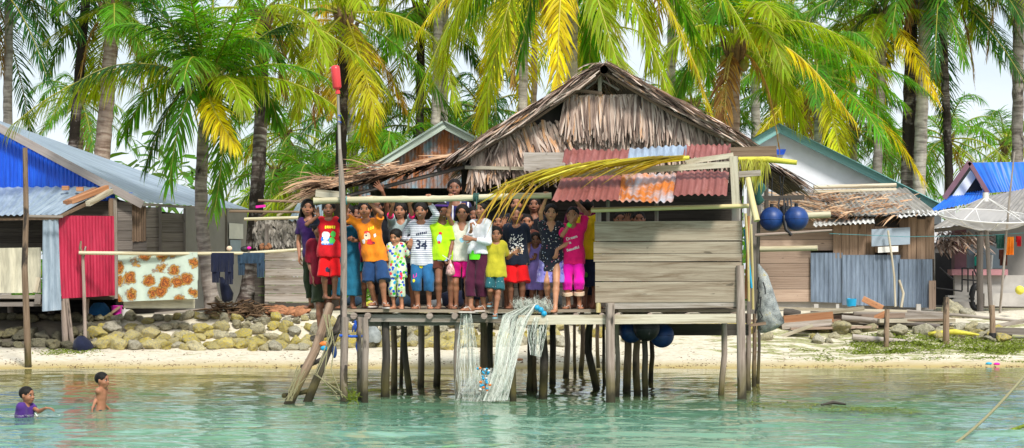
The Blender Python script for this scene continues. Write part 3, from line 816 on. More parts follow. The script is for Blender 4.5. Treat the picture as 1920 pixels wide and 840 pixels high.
# ------------------------------------------------------------ camera, light, sky
cam = bpy.data.cameras.new('camera'); co = bpy.data.objects.new('camera', cam); COL.objects.link(co)
cam.sensor_width = 36; cam.lens = 36*F/1920; co.location = (0, 0, CH); co.rotation_euler = (R(90), 0, 0)
cam.shift_y = (HY-420)/1920; cam.clip_end = 2000; cam.clip_start = .1; SC.camera = co
SUN_EL, SUN_AZ = 47, 203           # sun high behind the camera's right shoulder, veiled by thin cloud
sd = bpy.data.lights.new('sun', 'SUN'); sd.energy = 1.5; sd.angle = R(10); sd.color = (1, .955, .88)
so = bpy.data.objects.new('sun', sd); COL.objects.link(so); so.location = (0, 0, 30)
dirv = Vector((math.sin(R(SUN_AZ-180))*math.cos(R(SUN_EL))*1.0, -math.cos(R(SUN_AZ-180))*math.cos(R(SUN_EL)), math.sin(R(SUN_EL))))
so.rotation_euler = dirv.to_track_quat('Z', 'Y').to_euler()
w = bpy.data.worlds.new('World'); SC.world = w; w.use_nodes = True; nt = w.node_tree
bg = nt.nodes['Background']; sk = N(nt, 'ShaderNodeTexSky'); sk.sky_type = 'NISHITA'; sk.sun_disc = False
sk.sun_elevation = R(SUN_EL); sk.sun_rotation = math.atan2(dirv.x, dirv.y); sk.dust_density = 2.0; sk.air_density = 1.0
tc = N(nt, 'ShaderNodeTexCoord'); mp = N(nt, 'ShaderNodeMapping'); mp.inputs['Scale'].default_value = (2, 2, 6); L(nt, tc.outputs['Generated'], mp.inputs[0])
cl, _ = noise(nt, mp.outputs[0], 1.6, 6, .6)
cloudy = mixc(nt, mth(nt, 'ADD', .55, mth(nt, 'MULTIPLY', ramp1(nt, cl, .38, .62), .42)), sk.outputs[0], (6.3, 6.8, 7.4))
L(nt, cloudy, bg.inputs[0]); bg.inputs[1].default_value = .060
SC.view_settings.view_transform = 'Standard'; SC.view_settings.look = 'None'; SC.view_settings.gamma = 1; SC.view_settings.exposure = 1.42
SC.view_settings.use_curve_mapping = False
SC.cycles.max_bounces = 7; SC.cycles.diffuse_bounces = 4; SC.cycles.glossy_bounces = 3; SC.cycles.transmission_bounces = 4; SC.cycles.transparent_max_bounces = 14
SC.cycles.caustics_reflective = False; SC.cycles.caustics_refractive = False

# ------------------------------------------------------------ terrain and water
def sstep(a, b, x):
    t = np.clip((x-a)/(b-a), 0, 1); return t*t*(3-2*t)
def ground_z(x, y):
    x = np.asarray(x, float); y = np.asarray(y, float)
    ys = y+.35*np.sin(x*.45+1)+.15*np.sin(x*1.7)              # wandering shoreline
    z = np.where(ys < 38.2, -1.5*sstep(38.2, 22, ys)-.0, .0)
    z = z+np.where(ys >= 38.2, .10*(ys-38.2), .03*(ys-38.2))
    left = sstep(3.6, 1.8, x)                                   # stone bank on the left and behind the hut
    zl = z+.0; bank = sstep(41.4, 43.4, y)
    top = .92
    zl = np.where(y > 41.3, z*(1-bank)+top*bank, z)
    zr = np.where(ys > 38.2, np.minimum(.95*sstep(38.0, 45.5, ys)*1.0, .95), z)
    z = zl*left+zr*(1-left)
    z = np.where(y > 46, top+.0*(y-46), z)
    return z+.012*np.sin(x*2.3+y*1.1)+.010*np.sin(x*5.1-y*3.7)*(y < 46)
xs = np.concatenate([np.linspace(-90, -13, 24), np.arange(-12.6, 12.7, .14), np.linspace(13, 90, 24)])
ysg = np.concatenate([np.linspace(2, 33, 30), np.arange(33.2, 47, .14), np.linspace(47.5, 60, 14), np.linspace(65, 420, 22)])
gx, gy = np.meshgrid(xs, ysg); gz = ground_z(gx, gy)
nr, nc = gx.shape; ii = np.arange(nr*nc).reshape(nr, nc)
Fg = np.stack([ii[:-1, :-1], ii[:-1, 1:], ii[1:, 1:], ii[1:, :-1]], -1).reshape(-1, 4)
m, nt, b = newmat('beach_sand'); ge = N(nt, 'ShaderNodeNewGeometry'); pos = ge.outputs['Position']
sp = N(nt, 'ShaderNodeSeparateXYZ'); L(nt, pos, sp.inputs[0])
n1, _ = noise(nt, pos, 1.3, 6, .65); n2, _ = noise(nt, pos, 9, 6, .75); n3, _ = noise(nt, pos, 60, 4, .7)
col = ramp(nt, n2, [(.3, (.50, .44, .33)), (.5, (.66, .60, .48)), (.7, (.74, .69, .58))])
col = mixc(nt, ramp1(nt, n3, .62, .72), col, (.30, .25, .17))
mpx = N(nt, 'ShaderNodeMapping'); mpx.inputs['Scale'].default_value = (1, 3, 1); L(nt, pos, mpx.inputs[0])
n4, _ = noise(nt, mpx.outputs[0], 1.8, 7, .72)
xr = ramp1(nt, sp.outputs[0], 3.2, 5.5); yr = mth(nt, 'MULTIPLY', ramp1(nt, sp.outputs[1], 39.3, 40.6), ramp1(nt, sp.outputs[1], 44.2, 43.0))
alg = ramp1(nt, mth(nt, 'ADD', n4, mth(nt, 'MULTIPLY', mth(nt, 'MULTIPLY', xr, yr), .13)), .585, .64)
col = mixc(nt, mth(nt, 'MULTIPLY', alg, .75), col, ramp(nt, n2, [(.35, (.10, .085, .02)), (.55, (.20, .24, .03)), (.75, (.38, .36, .07))]))
wet = ramp1(nt, sp.outputs[2], .12, .01); col = mixc(nt, wet, col, (.46, .36, .15))
deep = ramp1(nt, sp.outputs[2], -.15, -1.0); bed = ramp(nt, n1, [(.36, (.07, .12, .07)), (.47, (.30, .38, .26)), (.62, (.42, .52, .38))])
col = mixc(nt, deep, col, bed)
house_shade = mth(nt, 'MULTIPLY', ramp1(nt, mth(nt, 'ADD', sp.outputs[0], mth(nt, 'MULTIPLY', n1, 1.2)), -7.2, -7.9), ramp1(nt, sp.outputs[1], 40.5, 41.2)); col = mixc(nt, mth(nt, 'MULTIPLY', house_shade, .9), col, (.06, .05, .035))  # shade under the left house, painted dark into the ground colour
dirt = ramp1(nt, sp.outputs[1], 47.5, 52); col = mixc(nt, mth(nt, 'MULTIPLY', dirt, .7), col, (.22, .20, .09))
L(nt, col, b.inputs['Base Color']); b.inputs['Roughness'].default_value = .95; b.inputs['Specular IOR Level'].default_value = .1
bump(nt, b, mth(nt, 'ADD', n2, mth(nt, 'MULTIPLY', n3, .4)), .5, .03)
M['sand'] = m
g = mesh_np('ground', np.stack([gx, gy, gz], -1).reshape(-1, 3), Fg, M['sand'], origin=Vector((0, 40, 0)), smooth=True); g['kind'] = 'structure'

# water: a fine grid with small waves; milky turquoise offshore, clearing to shallow yellow near the sand
xs = np.concatenate([np.linspace(-90, -10, 40), np.arange(-9.9, 10, .06), np.linspace(10, 90, 40)])
ysg = np.concatenate([np.linspace(-6, 17, 24), np.arange(17.2, 39.6, .045)])
gx, gy = np.meshgrid(xs, ysg)
near = sstep(39, 30, gy)*.8+.2
def waves(x, y):
    z = 0*x
    rg = np.random.default_rng(3)
    for k in range(26):
        wl = .22*(1.16**k)/1.6; ang = math.pi/2+rg.normal(0, .5); kx, ky = math.cos(ang)*2*math.pi/wl, math.sin(ang)*2*math.pi/wl
        z = z+.0034*wl**.85*np.sin(kx*x+ky*y+rg.uniform(0, 6)+.9*np.sin(.6*x+k)+.8*np.sin(.45*y+2*k))
    return z
gz = waves(gx, gy)*near
nr, nc = gx.shape; ii = np.arange(nr*nc).reshape(nr, nc)
Fg = np.stack([ii[:-1, :-1], ii[:-1, 1:], ii[1:, 1:], ii[1:, :-1]], -1).reshape(-1, 4)
m, nt, b = newmat('sea_water'); out = nt.nodes['Material Output']; ge = N(nt, 'ShaderNodeNewGeometry'); pos = ge.outputs['Position']
sp = N(nt, 'ShaderNodeSeparateXYZ'); L(nt, pos, sp.inputs[0])
mpx = N(nt, 'ShaderNodeMapping'); mpx.inputs['Scale'].default_value = (.35, 1, 1); L(nt, pos, mpx.inputs[0])
nA, _ = noise(nt, mpx.outputs[0], .5, 4, .6); nB, _ = noise(nt, mpx.outputs[0], 3.0, 4, .6)
yy = mth(nt, 'ADD', sp.outputs[1], mth(nt, 'MULTIPLY', mth(nt, 'SUBTRACT', nA, .5), 7.0))
tq = ramp(nt, ramp1(nt, yy, 22, 37), [(0, (.19, .40, .28)), (.2, (.14, .31, .20)), (.42, (.10, .185, .10)), (.66, (.22, .21, .055)), (.88, (.44, .37, .11)), (1, (.50, .42, .15))])
patch = ramp1(nt, nA, .56, .66); tq = mixc(nt, mth(nt, 'MULTIPLY', patch, .35), tq, (.05, .17, .13))
df = N(nt, 'ShaderNodeBsdfDiffuse'); L(nt, tq, df.inputs[0])
tr = N(nt, 'ShaderNodeBsdfTransparent'); tr.inputs[0].default_value = (.78, .90, .78, 1)
mb_ = N(nt, 'ShaderNodeMixShader'); L(nt, mth(nt, 'ADD', .12, mth(nt, 'MULTIPLY', ramp1(nt, sp.outputs[1], 38, 30), .74)), mb_.inputs[0]); L(nt, tr.outputs[0], mb_.inputs[1]); L(nt, df.outputs[0], mb_.inputs[2])
gl = N(nt, 'ShaderNodeBsdfGlossy'); gl.inputs['Roughness'].default_value = .04; gl.inputs[0].default_value = (1, 1, 1, 1)
fr = N(nt, 'ShaderNodeFresnel'); fr.inputs[0].default_value = 1.33
mpb = N(nt, 'ShaderNodeMapping'); mpb.inputs['Scale'].default_value = (.25, 1, 1); L(nt, pos, mpb.inputs[0])
w1, _ = noise(nt, mpb.outputs[0], 5, 4, .6, .3)
bp = N(nt, 'ShaderNodeBump'); bp.inputs['Strength'].default_value = .32; bp.inputs['Distance'].default_value = .02; L(nt, w1, bp.inputs['Height'])
for q in (gl, fr): L(nt, bp.outputs[0], q.inputs['Normal'])
mx = N(nt, 'ShaderNodeMixShader'); L(nt, mth(nt, 'MULTIPLY', fr.outputs[0], 1.0), mx.inputs[0]); L(nt, mb_.outputs[0], mx.inputs[1]); L(nt, gl.outputs[0], mx.inputs[2])
L(nt, mx.outputs[0], out.inputs[0]); nt.nodes.remove(b)
wt = mesh_np('water', np.stack([gx, gy, gz], -1).reshape(-1, 3), Fg, m, origin=Vector((0, 28, 0)), smooth=True); wt['kind'] = 'structure'
def gzf(x, y): return float(ground_z(x, y))
# ------------------------------------------------------------ the stilt house
Y0 = 28.2
hut = thing('stilt_house', 'thatched wooden house on stilts standing in the water, its deck crowded with children', 'house', (X(1020, 31), 31, 0))
def thatch_strips(name, mat, parent, B, D, Lg, Wd, nrm, droop=.0, jit=.12, prof=(.8, 1, .8, .25)):
    n = len(B); B = np.asarray(B, float); D = nrmz(np.asarray(D, float)+RNG.normal(0, jit, (n, 3)))
    wd = nrmz(np.cross(D, np.broadcast_to(nrm, (n, 3)))+RNG.normal(0, .32, (n, 3)))
    V, Fc, uv, own = strip_arrays(B, D, np.asarray(Lg), np.asarray(Wd), wd, np.full(n, droop)+RNG.uniform(-.1, .1, n), prof)
    return mesh_np(name, V, Fc, mat, parent, uv=uv, rnd=RNG.uniform(0, 1, n)[own])
# stilts: (top px, top py, bottom px, waterline py, width px, kind)
stilts = [(647, 590, 646, 753, 15, 1), (674, 600, 676, 752, 10, 1), (684, 600, 684, 754, 13, 1), (722, 605, 722, 748, 16, 2), (738, 605, 739, 735, 12, 3), (754, 605, 752, 722, 7, 2),
          (758, 612, 768, 738, 12, 2), (790, 605, 789, 727, 12, 1), (817, 605, 819, 722, 13, 1), (858, 605, 860, 748, 12, 1), (906, 605, 907, 742, 14, 3), (920, 605, 922, 738, 12, 2),
          (961, 605, 962, 749, 12, 2), (992, 605, 992, 735, 11, 2), (1004, 605, 1003, 735, 10, 3), (1017, 605, 1018, 745, 16, 2), (1038, 605, 1036, 720, 12, 2), (1062, 605, 1061, 708, 11, 1),
          (1079, 605, 1078, 700, 6, 3), (1091, 605, 1089, 698, 9, 3), (1123, 605, 1122, 692, 7, 3), (1133, 605, 1133, 722, 6, 2), (1157, 605, 1157, 742, 9, 1), (1176, 605, 1175, 735, 14, 3),
          (1196, 605, 1195, 738, 13, 3), (1209, 605, 1210, 740, 11, 2), (1222, 620, 1220, 716, 9, 2), (1358, 600, 1352, 742, 11, 1), (1404, 585, 1403, 731, 10, 1), (1415, 585, 1414, 722, 8, 3), (1422, 585, 1421, 720, 6, 2),
          (700, 605, 701, 700, 8, 2), (870, 605, 869, 705, 9, 3), (940, 605, 941, 700, 9, 2), (1258, 605, 1258, 703, 8, 2), (1300, 605, 1301, 700, 9, 3)]
for (tx, ty, bx, by, wpx, kd) in stilts[:31]:
    Yb = YW(by); b_ = at(bx, by, Yb); Yt = min(Yb, 33.4); t_ = at(tx, ty, Yb); t_.z = DECK-.10 if ty < 612 else t_.z
    r = wpx/2*Yb/F; mid = (b_+t_)/2+Vector((rr(-.03, .03), 0, 0)); low = b_+(b_-t_)*.9; low.z = max(low.z, -1.3)
    MB().tube([low, b_, b_+(mid-b_)*.5+Vector((rr(-.012, .012), 0, 0)), mid, mid+(t_-mid)*.5+Vector((rr(-.012, .012), 0, 0)), t_], [r*1.1, r*1.08, r*1.02*rr(.94, 1.06), r, r*.97*rr(.94, 1.06), r*.93], 10).build('stilt', M['pile%d' % kd], hut)
# a bowed stilt
MB().tube([at(1122, 760, 30.6), at(1119, 732, 30.6), at(1112, 700, 30.6), at(1103, 660, 30.6), at(1104, 620, 30.6), at(1108, 600, 30.6)], [.055, .055, .055, .056, .054, .05], 10).build('stilt', M['pile2'], hut)
# the two big front posts
MB().tube([at(1145, 800, 27.9), at(1145, 750, 27.9), at(1144, 660, 27.9), at(1144, 568, 27.9)], [.066, .065, .064, .062], 12).build('post', M['pile1'], hut)
MB().tube([at(1391, 800, 27.95), at(1391, 750, 27.95), at(1390, 660, 27.97), at(1389, 580, 28.0), at(1388, 498, 28.04)], [.066, .064, .062, .06, .056], 12).build('post', M['pile1'], hut)
# corner post that carries the hand rail
MB().tube([at(645, 755, 27.6), at(645, 680, 27.8), at(644, 560, 27.95), at(645, 470, 28.0), at(642, 350, 28.02), at(637, 280, 28.02)], [.052, .050, .048, .044, .038, .026], 10).build('post', M['pile1'], hut)
# deck boards, joists and beams
mb = MB(); zd = DECK-.022; y = 28.2; i = 0
x0, x1 = X(655, 28.2), X(1396, 28.2)
while y < 34.2:
    wd = rr(.13, .2); cuts = [x0+rr(-.05, .05), x0+1.2+rr(0, .9), x0+3+rr(0, .9), x1]
    for a, c in zip(cuts, cuts[1:]):
        mb.bar((a, y+wd/2, zd+rr(-.006, .006)), (c-.01, y+wd/2, zd+rr(-.006, .006)), wd-.018, .04)
    y += wd
mb.build('deck', M['plank'], hut)
for px in (664, 690, 748, 806, 853, 908, 968, 1040, 1080, 1128, 1158, 1218, 1288, 1372):
    x = X(px, 28.2)
    if px in (748,): MB().bar((x, 28.3, zd-.075), (x, 34, zd-.075), .05, .09).build('joist', M['greywood'], hut)
    else: MB().tube([(x, 28.1, zd-.068), (x+rr(-.1, .1), 34, zd-.068)], [.045, .05], 10).build('joist', M['pile1'], hut)
MB().bar(at(650, 596, 28.32), at(1116, 599, 28.32), .07, .10).build('beam', M['greywood'], hut)
MB().bar(at(690, 607, 28.45), at(872, 605, 28.45), .07, .07).build('beam', M['greywood'], hut)
MB().bar(at(972, 600, 28.02), at(1380, 597, 28.02), .07, .13).build('beam', M['palewood'], hut)
MB().bar(at(1150, 573, 28.1), at(1384, 570, 28.1), .05, .09).build('beam', M['greywood'], hut)
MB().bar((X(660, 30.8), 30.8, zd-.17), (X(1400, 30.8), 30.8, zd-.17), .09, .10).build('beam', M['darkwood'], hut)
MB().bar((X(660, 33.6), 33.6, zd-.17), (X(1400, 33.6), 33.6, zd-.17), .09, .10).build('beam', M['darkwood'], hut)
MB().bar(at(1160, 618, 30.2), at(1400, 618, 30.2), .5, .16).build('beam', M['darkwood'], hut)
# bamboo hand rail across the top
mb = MB(); pts = []; rad = []
for k in range(41):
    t = k/40; px = 588+(1034-588)*t; p = Vector((X(px, BAR_Y), BAR_Y, bar_z(px)+.006*math.sin(t*9))); pts.append(p); rad.append((.046-.006*t)*(1.13 if k % 5 == 0 else 1.0))
mb.tube(pts, rad, 12); rail_ = mb.build('hand_rail', M['bamboo'], hut)
for px, mt in ((646, 'tealrope'), (893, 'greentarp')):
    mb = MB(); x = X(px, BAR_Y)
    for k in range(4): mb.tube([(x+.02*k-.03+.052*math.cos(a)*.1, BAR_Y+.055*math.cos(a), bar_z(px)+.055*math.sin(a)) for a in [2*math.pi*q/12 for q in range(13)]], .009, 5)
    mb.tube([(x, BAR_Y-.06, bar_z(px)), (x+.01, BAR_Y-.07, bar_z(px)-.16)], .008, 5)
    mb.build('lashing', M[mt], rail_)
MB().tube([at(892, 372, 28.5), at(905, 470, 28.6), at(906, 575, 28.7)], [.03, .035, .04], 8).build('post', M['pile1'], hut)
# plank wall of the front room
mb = MB(); rows = [(415, 451.5), (453, 475), (476.5, 490), (491.5, 526.5), (528.5, 567)]
for k, (a, c) in enumerate(rows):
    xa = 1115+(0, -2, -2, 1, 1)[k]; p = at(xa, (a+c)/2+.5, 28.08); q = at(1390-(2 if k == 1 else 0), (a+c)/2-1+(k % 2), 28.08)
    mb.bar(p, q, .03, (c-a)*28.08/F, rnd=(.62, .5, .55, .42, .5)[k])
mb.build('plank_wall', M['plank'], hut)
mb = MB()
for a, c in rows: mb.bar((X(1388, 28.2), 28.15, Z((a+c)/2, 28.1)), (X(1388, 28.2), 31.2, Z((a+c)/2, 28.1)), .03, (c-a)*28.1/F)
mb.build('side_wall', M['plank'], hut)
for px, w_ in ((1122, .075), (1140, .05), (1231, .05), (1380, .12)): MB().bar(at(px, 418, 28.25), at(px, 376 if px > 1130 else 394, 28.25), w_, .05, (0, 1, 0)).build('stud', M['greywood'], hut)
MB().tube([at(1108, 394, 28.02), at(1250, 390, 28.02), at(1404, 386, 28.02)], [.034, .032, .03], 10).build('bamboo_rail', M['ybamboo'], hut)
MB().tube([at(1122, 566, 28.1), at(1122, 586, 28.1)], .035, 10).build('stud', M['ybamboo'], hut)
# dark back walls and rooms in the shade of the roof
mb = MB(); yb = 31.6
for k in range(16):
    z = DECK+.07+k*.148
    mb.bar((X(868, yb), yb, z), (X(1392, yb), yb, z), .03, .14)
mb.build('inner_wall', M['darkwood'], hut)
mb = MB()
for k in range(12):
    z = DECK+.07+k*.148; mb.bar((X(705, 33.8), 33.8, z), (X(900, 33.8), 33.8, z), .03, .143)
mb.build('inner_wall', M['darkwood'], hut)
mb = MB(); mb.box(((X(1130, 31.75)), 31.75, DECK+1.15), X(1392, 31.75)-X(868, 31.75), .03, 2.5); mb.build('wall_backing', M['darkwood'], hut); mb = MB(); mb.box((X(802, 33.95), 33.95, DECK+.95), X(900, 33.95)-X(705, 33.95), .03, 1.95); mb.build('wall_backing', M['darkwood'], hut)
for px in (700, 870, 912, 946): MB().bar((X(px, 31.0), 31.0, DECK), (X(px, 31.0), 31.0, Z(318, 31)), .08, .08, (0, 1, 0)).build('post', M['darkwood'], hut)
# roof -------------------------------------------------------------
YG = 30.6                                              # gable plane
def g(px, py, dy=0): return at(px, py, YG)+Vector((0, dy, 0))
apex = g(1130, 132); eL = g(868, 296); eR = g(1396, 276); YB = 6.0
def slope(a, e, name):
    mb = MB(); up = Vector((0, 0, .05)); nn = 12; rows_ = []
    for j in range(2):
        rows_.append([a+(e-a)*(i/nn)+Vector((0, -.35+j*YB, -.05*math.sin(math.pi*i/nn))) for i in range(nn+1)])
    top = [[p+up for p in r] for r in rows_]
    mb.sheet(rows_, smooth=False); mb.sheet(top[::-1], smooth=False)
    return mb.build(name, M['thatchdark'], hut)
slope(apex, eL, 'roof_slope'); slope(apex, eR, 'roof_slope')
def thatch_roof(a, e, name, courses=15, per=190, mat='thatch'):
    """courses of leaf strips lying on the slope, shaggy at the front edge"""
    a = np.array(a); e = np.array(e); dn = unit(e-a); nrm = np.cross(dn, v3(0, 1, 0)); nrm = nrm*np.sign(nrm[2]); Bs = []; Ds = []; Ls = []
    tot = np.linalg.norm(e-a)
    for c in range(courses):
        s0 = (c+.1)/courses*tot*.98
        for q in range(per):
            yy = -.42+(RNG.uniform(0, 1)**1.7)*YB*.95; Bs.append(a+dn*(s0+RNG.uniform(-.05, .05))+v3(0, yy, 0)+nrm*RNG.uniform(.05, .10)); Ds.append(dn*1.0+v3(0, RNG.normal(-.05, .22), 0)+nrm*RNG.uniform(-.02, .10)); Ls.append(RNG.uniform(.3, .6))
    n = len(Bs); return thatch_strips(name, M[mat], hut, Bs, Ds, Ls, RNG.uniform(.025, .06, n), nrm, .15, .05)
thatch_roof(apex, eL, 'thatch'); thatch_roof(apex, eR, 'thatch')
# verge: bundles of stalks along the gable edges, and the ridge cap
for a, e in ((apex, eL), (apex, eR)):
    mb = MB()
    for k in range(110):
        t = k/110+rr(-.01, .01); t2 = min(t+rr(.10, .22), 1.03); off = Vector((rr(-.02, .02), -.42+rr(-.05, .12), rr(-.05, .10)))
        mb.tube([a+(e-a)*t+off, a+(e-a)*(t+t2)/2+off+Vector((0, 0, rr(-.04, .0))), a+(e-a)*t2+off+Vector((0, 0, rr(-.05, .03)))], [.010, .016, .006], 5, rnd=rr(.2, 1))
    mb.build('verge', M['thatch'], hut)
    MB().tube([a+Vector((0, -.30, -.06)), a+(e-a)*.5+Vector((0, -.30, -.12)), e+Vector((0, -.30, -.06))], .024, 8).build('rafter', M['brownwood'], hut)
    MB().tube([apex+Vector((0, -.5, -.04)), apex+Vector((0, YB-.4, -.04))], .062, 10).build('ridge_pole', M['pile1'], hut)
n = 300; Bs = np.array(apex)+np.stack([RNG.normal(0, .10, n), RNG.uniform(-.45, 3.5, n), RNG.uniform(.0, .08, n)], 1)
Ds = np.stack([RNG.choice([-1, 1], n)*RNG.uniform(.5, 1.2, n), RNG.normal(0, .4, n), RNG.uniform(-.75, .25, n)], 1)
thatch_strips('ridge_thatch', M['thatch'], hut, Bs, Ds, RNG.uniform(.2, .5, n), RNG.uniform(.02, .045, n), v3(0, 0, 1), .5, .1)
# gable: king post, struts, dark opening, layered dry leaves
MB().bar(g(1124, 180, -.12), g(1124, 138, -.12), .055, .05, (0, 1, 0)).build('king_post', M['palewood'], hut)
MB().bar(g(1098, 168, -.1), g(1122, 150, -.1), .02, .03).build('strut', M['greywood'], hut); MB().bar(g(1160, 170, -.1), g(1126, 150, -.1), .02, .03).build('strut', M['greywood'], hut)
MB().bar(g(1072, 170, -.16), g(1128, 177, -.16), .03, .05).build('strut', M['brownwood'], hut)
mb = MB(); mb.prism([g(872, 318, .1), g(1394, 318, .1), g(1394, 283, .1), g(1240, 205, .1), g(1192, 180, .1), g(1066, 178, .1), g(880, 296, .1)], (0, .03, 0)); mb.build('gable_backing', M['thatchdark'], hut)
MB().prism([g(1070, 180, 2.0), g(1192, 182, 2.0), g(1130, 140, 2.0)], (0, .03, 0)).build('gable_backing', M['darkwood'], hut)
def roof_py(px):
    return 132+(1130-px)/(1130-868)*(296-132) if px < 1130 else 132+(px-1130)/(1396-1130)*(276-132)
Bs = []; Ds = []; Ls = []
def grow(px, py, dy, ang, ln):
    p = g(px, py, dy); Bs.append(p[:]); Ds.append((math.sin(R(ang)), -.06, -math.cos(R(ang)))); Ls.append(ln)
for px in np.arange(884, 1392, 1.0):                       # lowest tier
    for q in range(2): grow(px+rr(-2, 2), max(roof_py(px)+10, rr(232, 268)), -.02-.02*q, rr(-12, 12)+(1130-px)*-.02, rr(.36, .62))
for px in np.arange(885, 1070, 1.0):                        # slanting tier at the left
    for q in range(2):
        grow(px+rr(-2, 2), max(roof_py(px)+12, rr(225, 300)), -.06-.03*q, rr(8, 42) if px > 950 else rr(-25, 25), rr(.3, .55))
for px in np.arange(1060, 1300, .62):                      # tier below the opening
    for q in range(2): grow(px+rr(-2, 2), max(roof_py(px)+9, 181+rr(-3, 5)), -.11-.03*q, rr(-7, 7)+(px-1130)*.06, rr(.50, .74)*(1 if px < 1230 else .8))
for px in np.arange(1240, 1390, 1.0):
    for q in range(2): grow(px+rr(-2, 2), roof_py(px)+rr(7, 18), -.10-.02*q, rr(-10, 16), rr(.25, .5))
n = len(Bs); thatch_strips('gable_thatch', M['thatch'], hut, Bs, Ds, Ls, RNG.uniform(.025, .065, n), v3(0, -1, 0), .25, .10)
MB().bar(g(872, 315, -.16), g(982, 317, -.16), .04, .05).build('beam', M['palewood'], hut)
MB().bar(at(982, 303, 30.2), at(1060, 303, 30.2), .04, .27).build('fascia_board', M['greywood'], hut)
MB().bar(at(1368, 289, 29.0), at(1456, 286, 29.0), .04, .19).build('fascia_board', M['brownwood'], hut)
# left lean-to: dark underside, shaggy brown front edge
lt = [at(884, 296, 30.4), at(590, 368, 28.9)]; mb = MB()
A0, A1 = lt; back0 = at(884, 300, 34.5); back1 = at(610, 352, 34.5)
mb.sheet([[A1+(A0-A1)*t for t in np.linspace(0, 1, 8)], [back1+(back0-back1)*t for t in np.linspace(0, 1, 8)]], smooth=False)
mb.sheet([[back1+(back0-back1)*t+Vector((0, 0, .06)) for t in np.linspace(0, 1, 8)], [A1+(A0-A1)*t+Vector((0, 0, .06)) for t in np.linspace(0, 1, 8)]], smooth=False)
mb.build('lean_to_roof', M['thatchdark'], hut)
for t in (.12, .34, .56, .78, .95):
    a = A1+(A0-A1)*t; c = back1+(back0-back1)*t; MB().tube([a+Vector((0, .1, -.05)), c+Vector((0, 0, -.05))], .03, 7).build('rafter', M['darkwood'], hut)
MB().tube([A1+Vector((0, .15, -.10)), A0+Vector((0, .15, -.10))], .03, 7).build('rafter', M['pile2'], hut)
Bs = []; Ds = []; Ls = []
for k in range(560):
    t = rr(0, 1)**.9; p = A1+(A0-A1)*t; bck = rr(-.1, 1.0)**1; p = p+(back1-A1)*max(bck, 0)*.5+Vector((0, -.05, rr(.02, .15)*(1-t*.4)))
    Bs.append(p[:]); Ds.append((-1.0+rr(-.15, .15), rr(-.5, .2), -.24+rr(-.12, .16))); Ls.append(rr(.3, .65))
n = len(Bs); thatch_strips('lean_to_thatch', M['thatchbrown'], hut, Bs, Ds, Ls, RNG.uniform(.02, .055, n), v3(0, -.3, 1), .12, .08)
Bs = []; Ds = []; Ls = []
for k in range(130):
    t = rr(.02, .12) if k % 2 else rr(.25, .55); p = A1+(A0-A1)*t+Vector((0, rr(-.2, .2), rr(.06, .22)))
    Bs.append(p[:]); Ds.append((-1+rr(-.3, .5), rr(-.6, .1), rr(-.1, .35))); Ls.append(rr(.3, .7))
n = len(Bs); thatch_strips('lean_to_thatch', M['thatchbrown'], hut, Bs, Ds, Ls, RNG.uniform(.015, .04, n), v3(0, -.3, 1), .3, .1)
MB().bar(at(592, 362, 28.5), at(638, 366, 28.5), .07, .10).build('fascia_board', M['palewood'], hut)
# right-hand lower eave (side roof going on past the gable)
E0, E1 = at(1400, 292, 31.2), at(1506, 354, 31.2); mb = MB(); dn = Vector((0, 2.6, 0))
mb.sheet([[E0, E1], [E0+dn, E1+dn]], smooth=False); mb.sheet([[E0+dn+Vector((0, 0, .07)), E1+dn+Vector((0, 0, .07))], [E0+Vector((0, 0, .07)), E1+Vector((0, 0, .07))]], smooth=False)
mb.build('side_roof', M['thatchdark'], hut)
Bs = []; Ds = []; Ls = []
for k in range(520):
    t = rr(0, .9); p = E0+(E1-E0)*t+Vector((0, rr(-.12, 2.4), rr(.03, .14))); Bs.append(p[:]); Ds.append((1, rr(-.12, .12), -.60)); Ls.append(rr(.3, .5))
n = len(Bs); thatch_strips('side_thatch', M['thatch'], hut, Bs, Ds, Ls, RNG.uniform(.02, .05, n), v3(.5, 0, 1), .1, .06)
for px, p0, p1 in ((1437, 322, 400), (1421, 310, 560)): MB().bar(at(px, p0, 31.3), at(px, p1, 31.3), .06, .06, (0, 1, 0)).build('post', M['darkwood'], hut)
MB().bar(at(1425, 372, 31.0), at(1508, 370, 31.0), .05, .07).build('beam', M['darkwood'], hut)
for px in (1405, 1416, 1424): MB().bar((X(px, 30.5), 30.5+(px-1405)*.03, DECK-.1), (X(px, 30.5), 30.5, Z(330, 30.5)), .07, .05, (0, 1, 0)).build('post', M['shadewood'], hut)
# rusty awning: each sheet a part
def sheet4(p, mat, **k): mb = MB(); mb.corr(*p, **k); return mb.build('awning_sheet', M[mat], hut)
yt, yl = 28.35, 27.55
sheet4((at(1034, 377, yl), at(1164, 375, yl), at(1170, 327, yt), at(1054, 329, yt)), 'redrust', wl=.092, amp=.016)
sheet4((at(1159, 379, yl-.02), at(1262, 377, yl-.02), at(1273, 324, yt-.01), at(1166, 326, yt-.01)), 'orangerust', wl=.092, amp=.016)
sheet4((at(1262, 367, yl+.1), at(1363, 365, yl+.1), at(1367, 320, yt+.02), at(1269, 322, yt+.02)), 'redrust', wl=.092, amp=.015)
sheet4((at(1054, 308, 28.7), at(1178, 304, 28.7), at(1180, 279, 29.3), at(1058, 282, 29.3)), 'redrust', wl=.10, amp=.016)
sheet4((at(1176, 302, 28.68), at(1286, 298, 28.68), at(1288, 274, 29.3), at(1181, 277, 29.3)), 'bluezinc', wl=.10, amp=.016)
sheet4((at(1280, 298, 28.72), at(1370, 294, 28.72), at(1370, 270, 29.32), at(1284, 273, 29.32)), 'redrust', wl=.08, amp=.014)
MB().bar(at(1056, 328, 28.05), at(1372, 308, 28.05), .03, .085).build('awning_board', M['palewood'], hut)
MB().bar(at(1285, 304, 28.1), at(1375, 291, 28.1), .03, .07).build('awning_board', M['palewood'], hut)
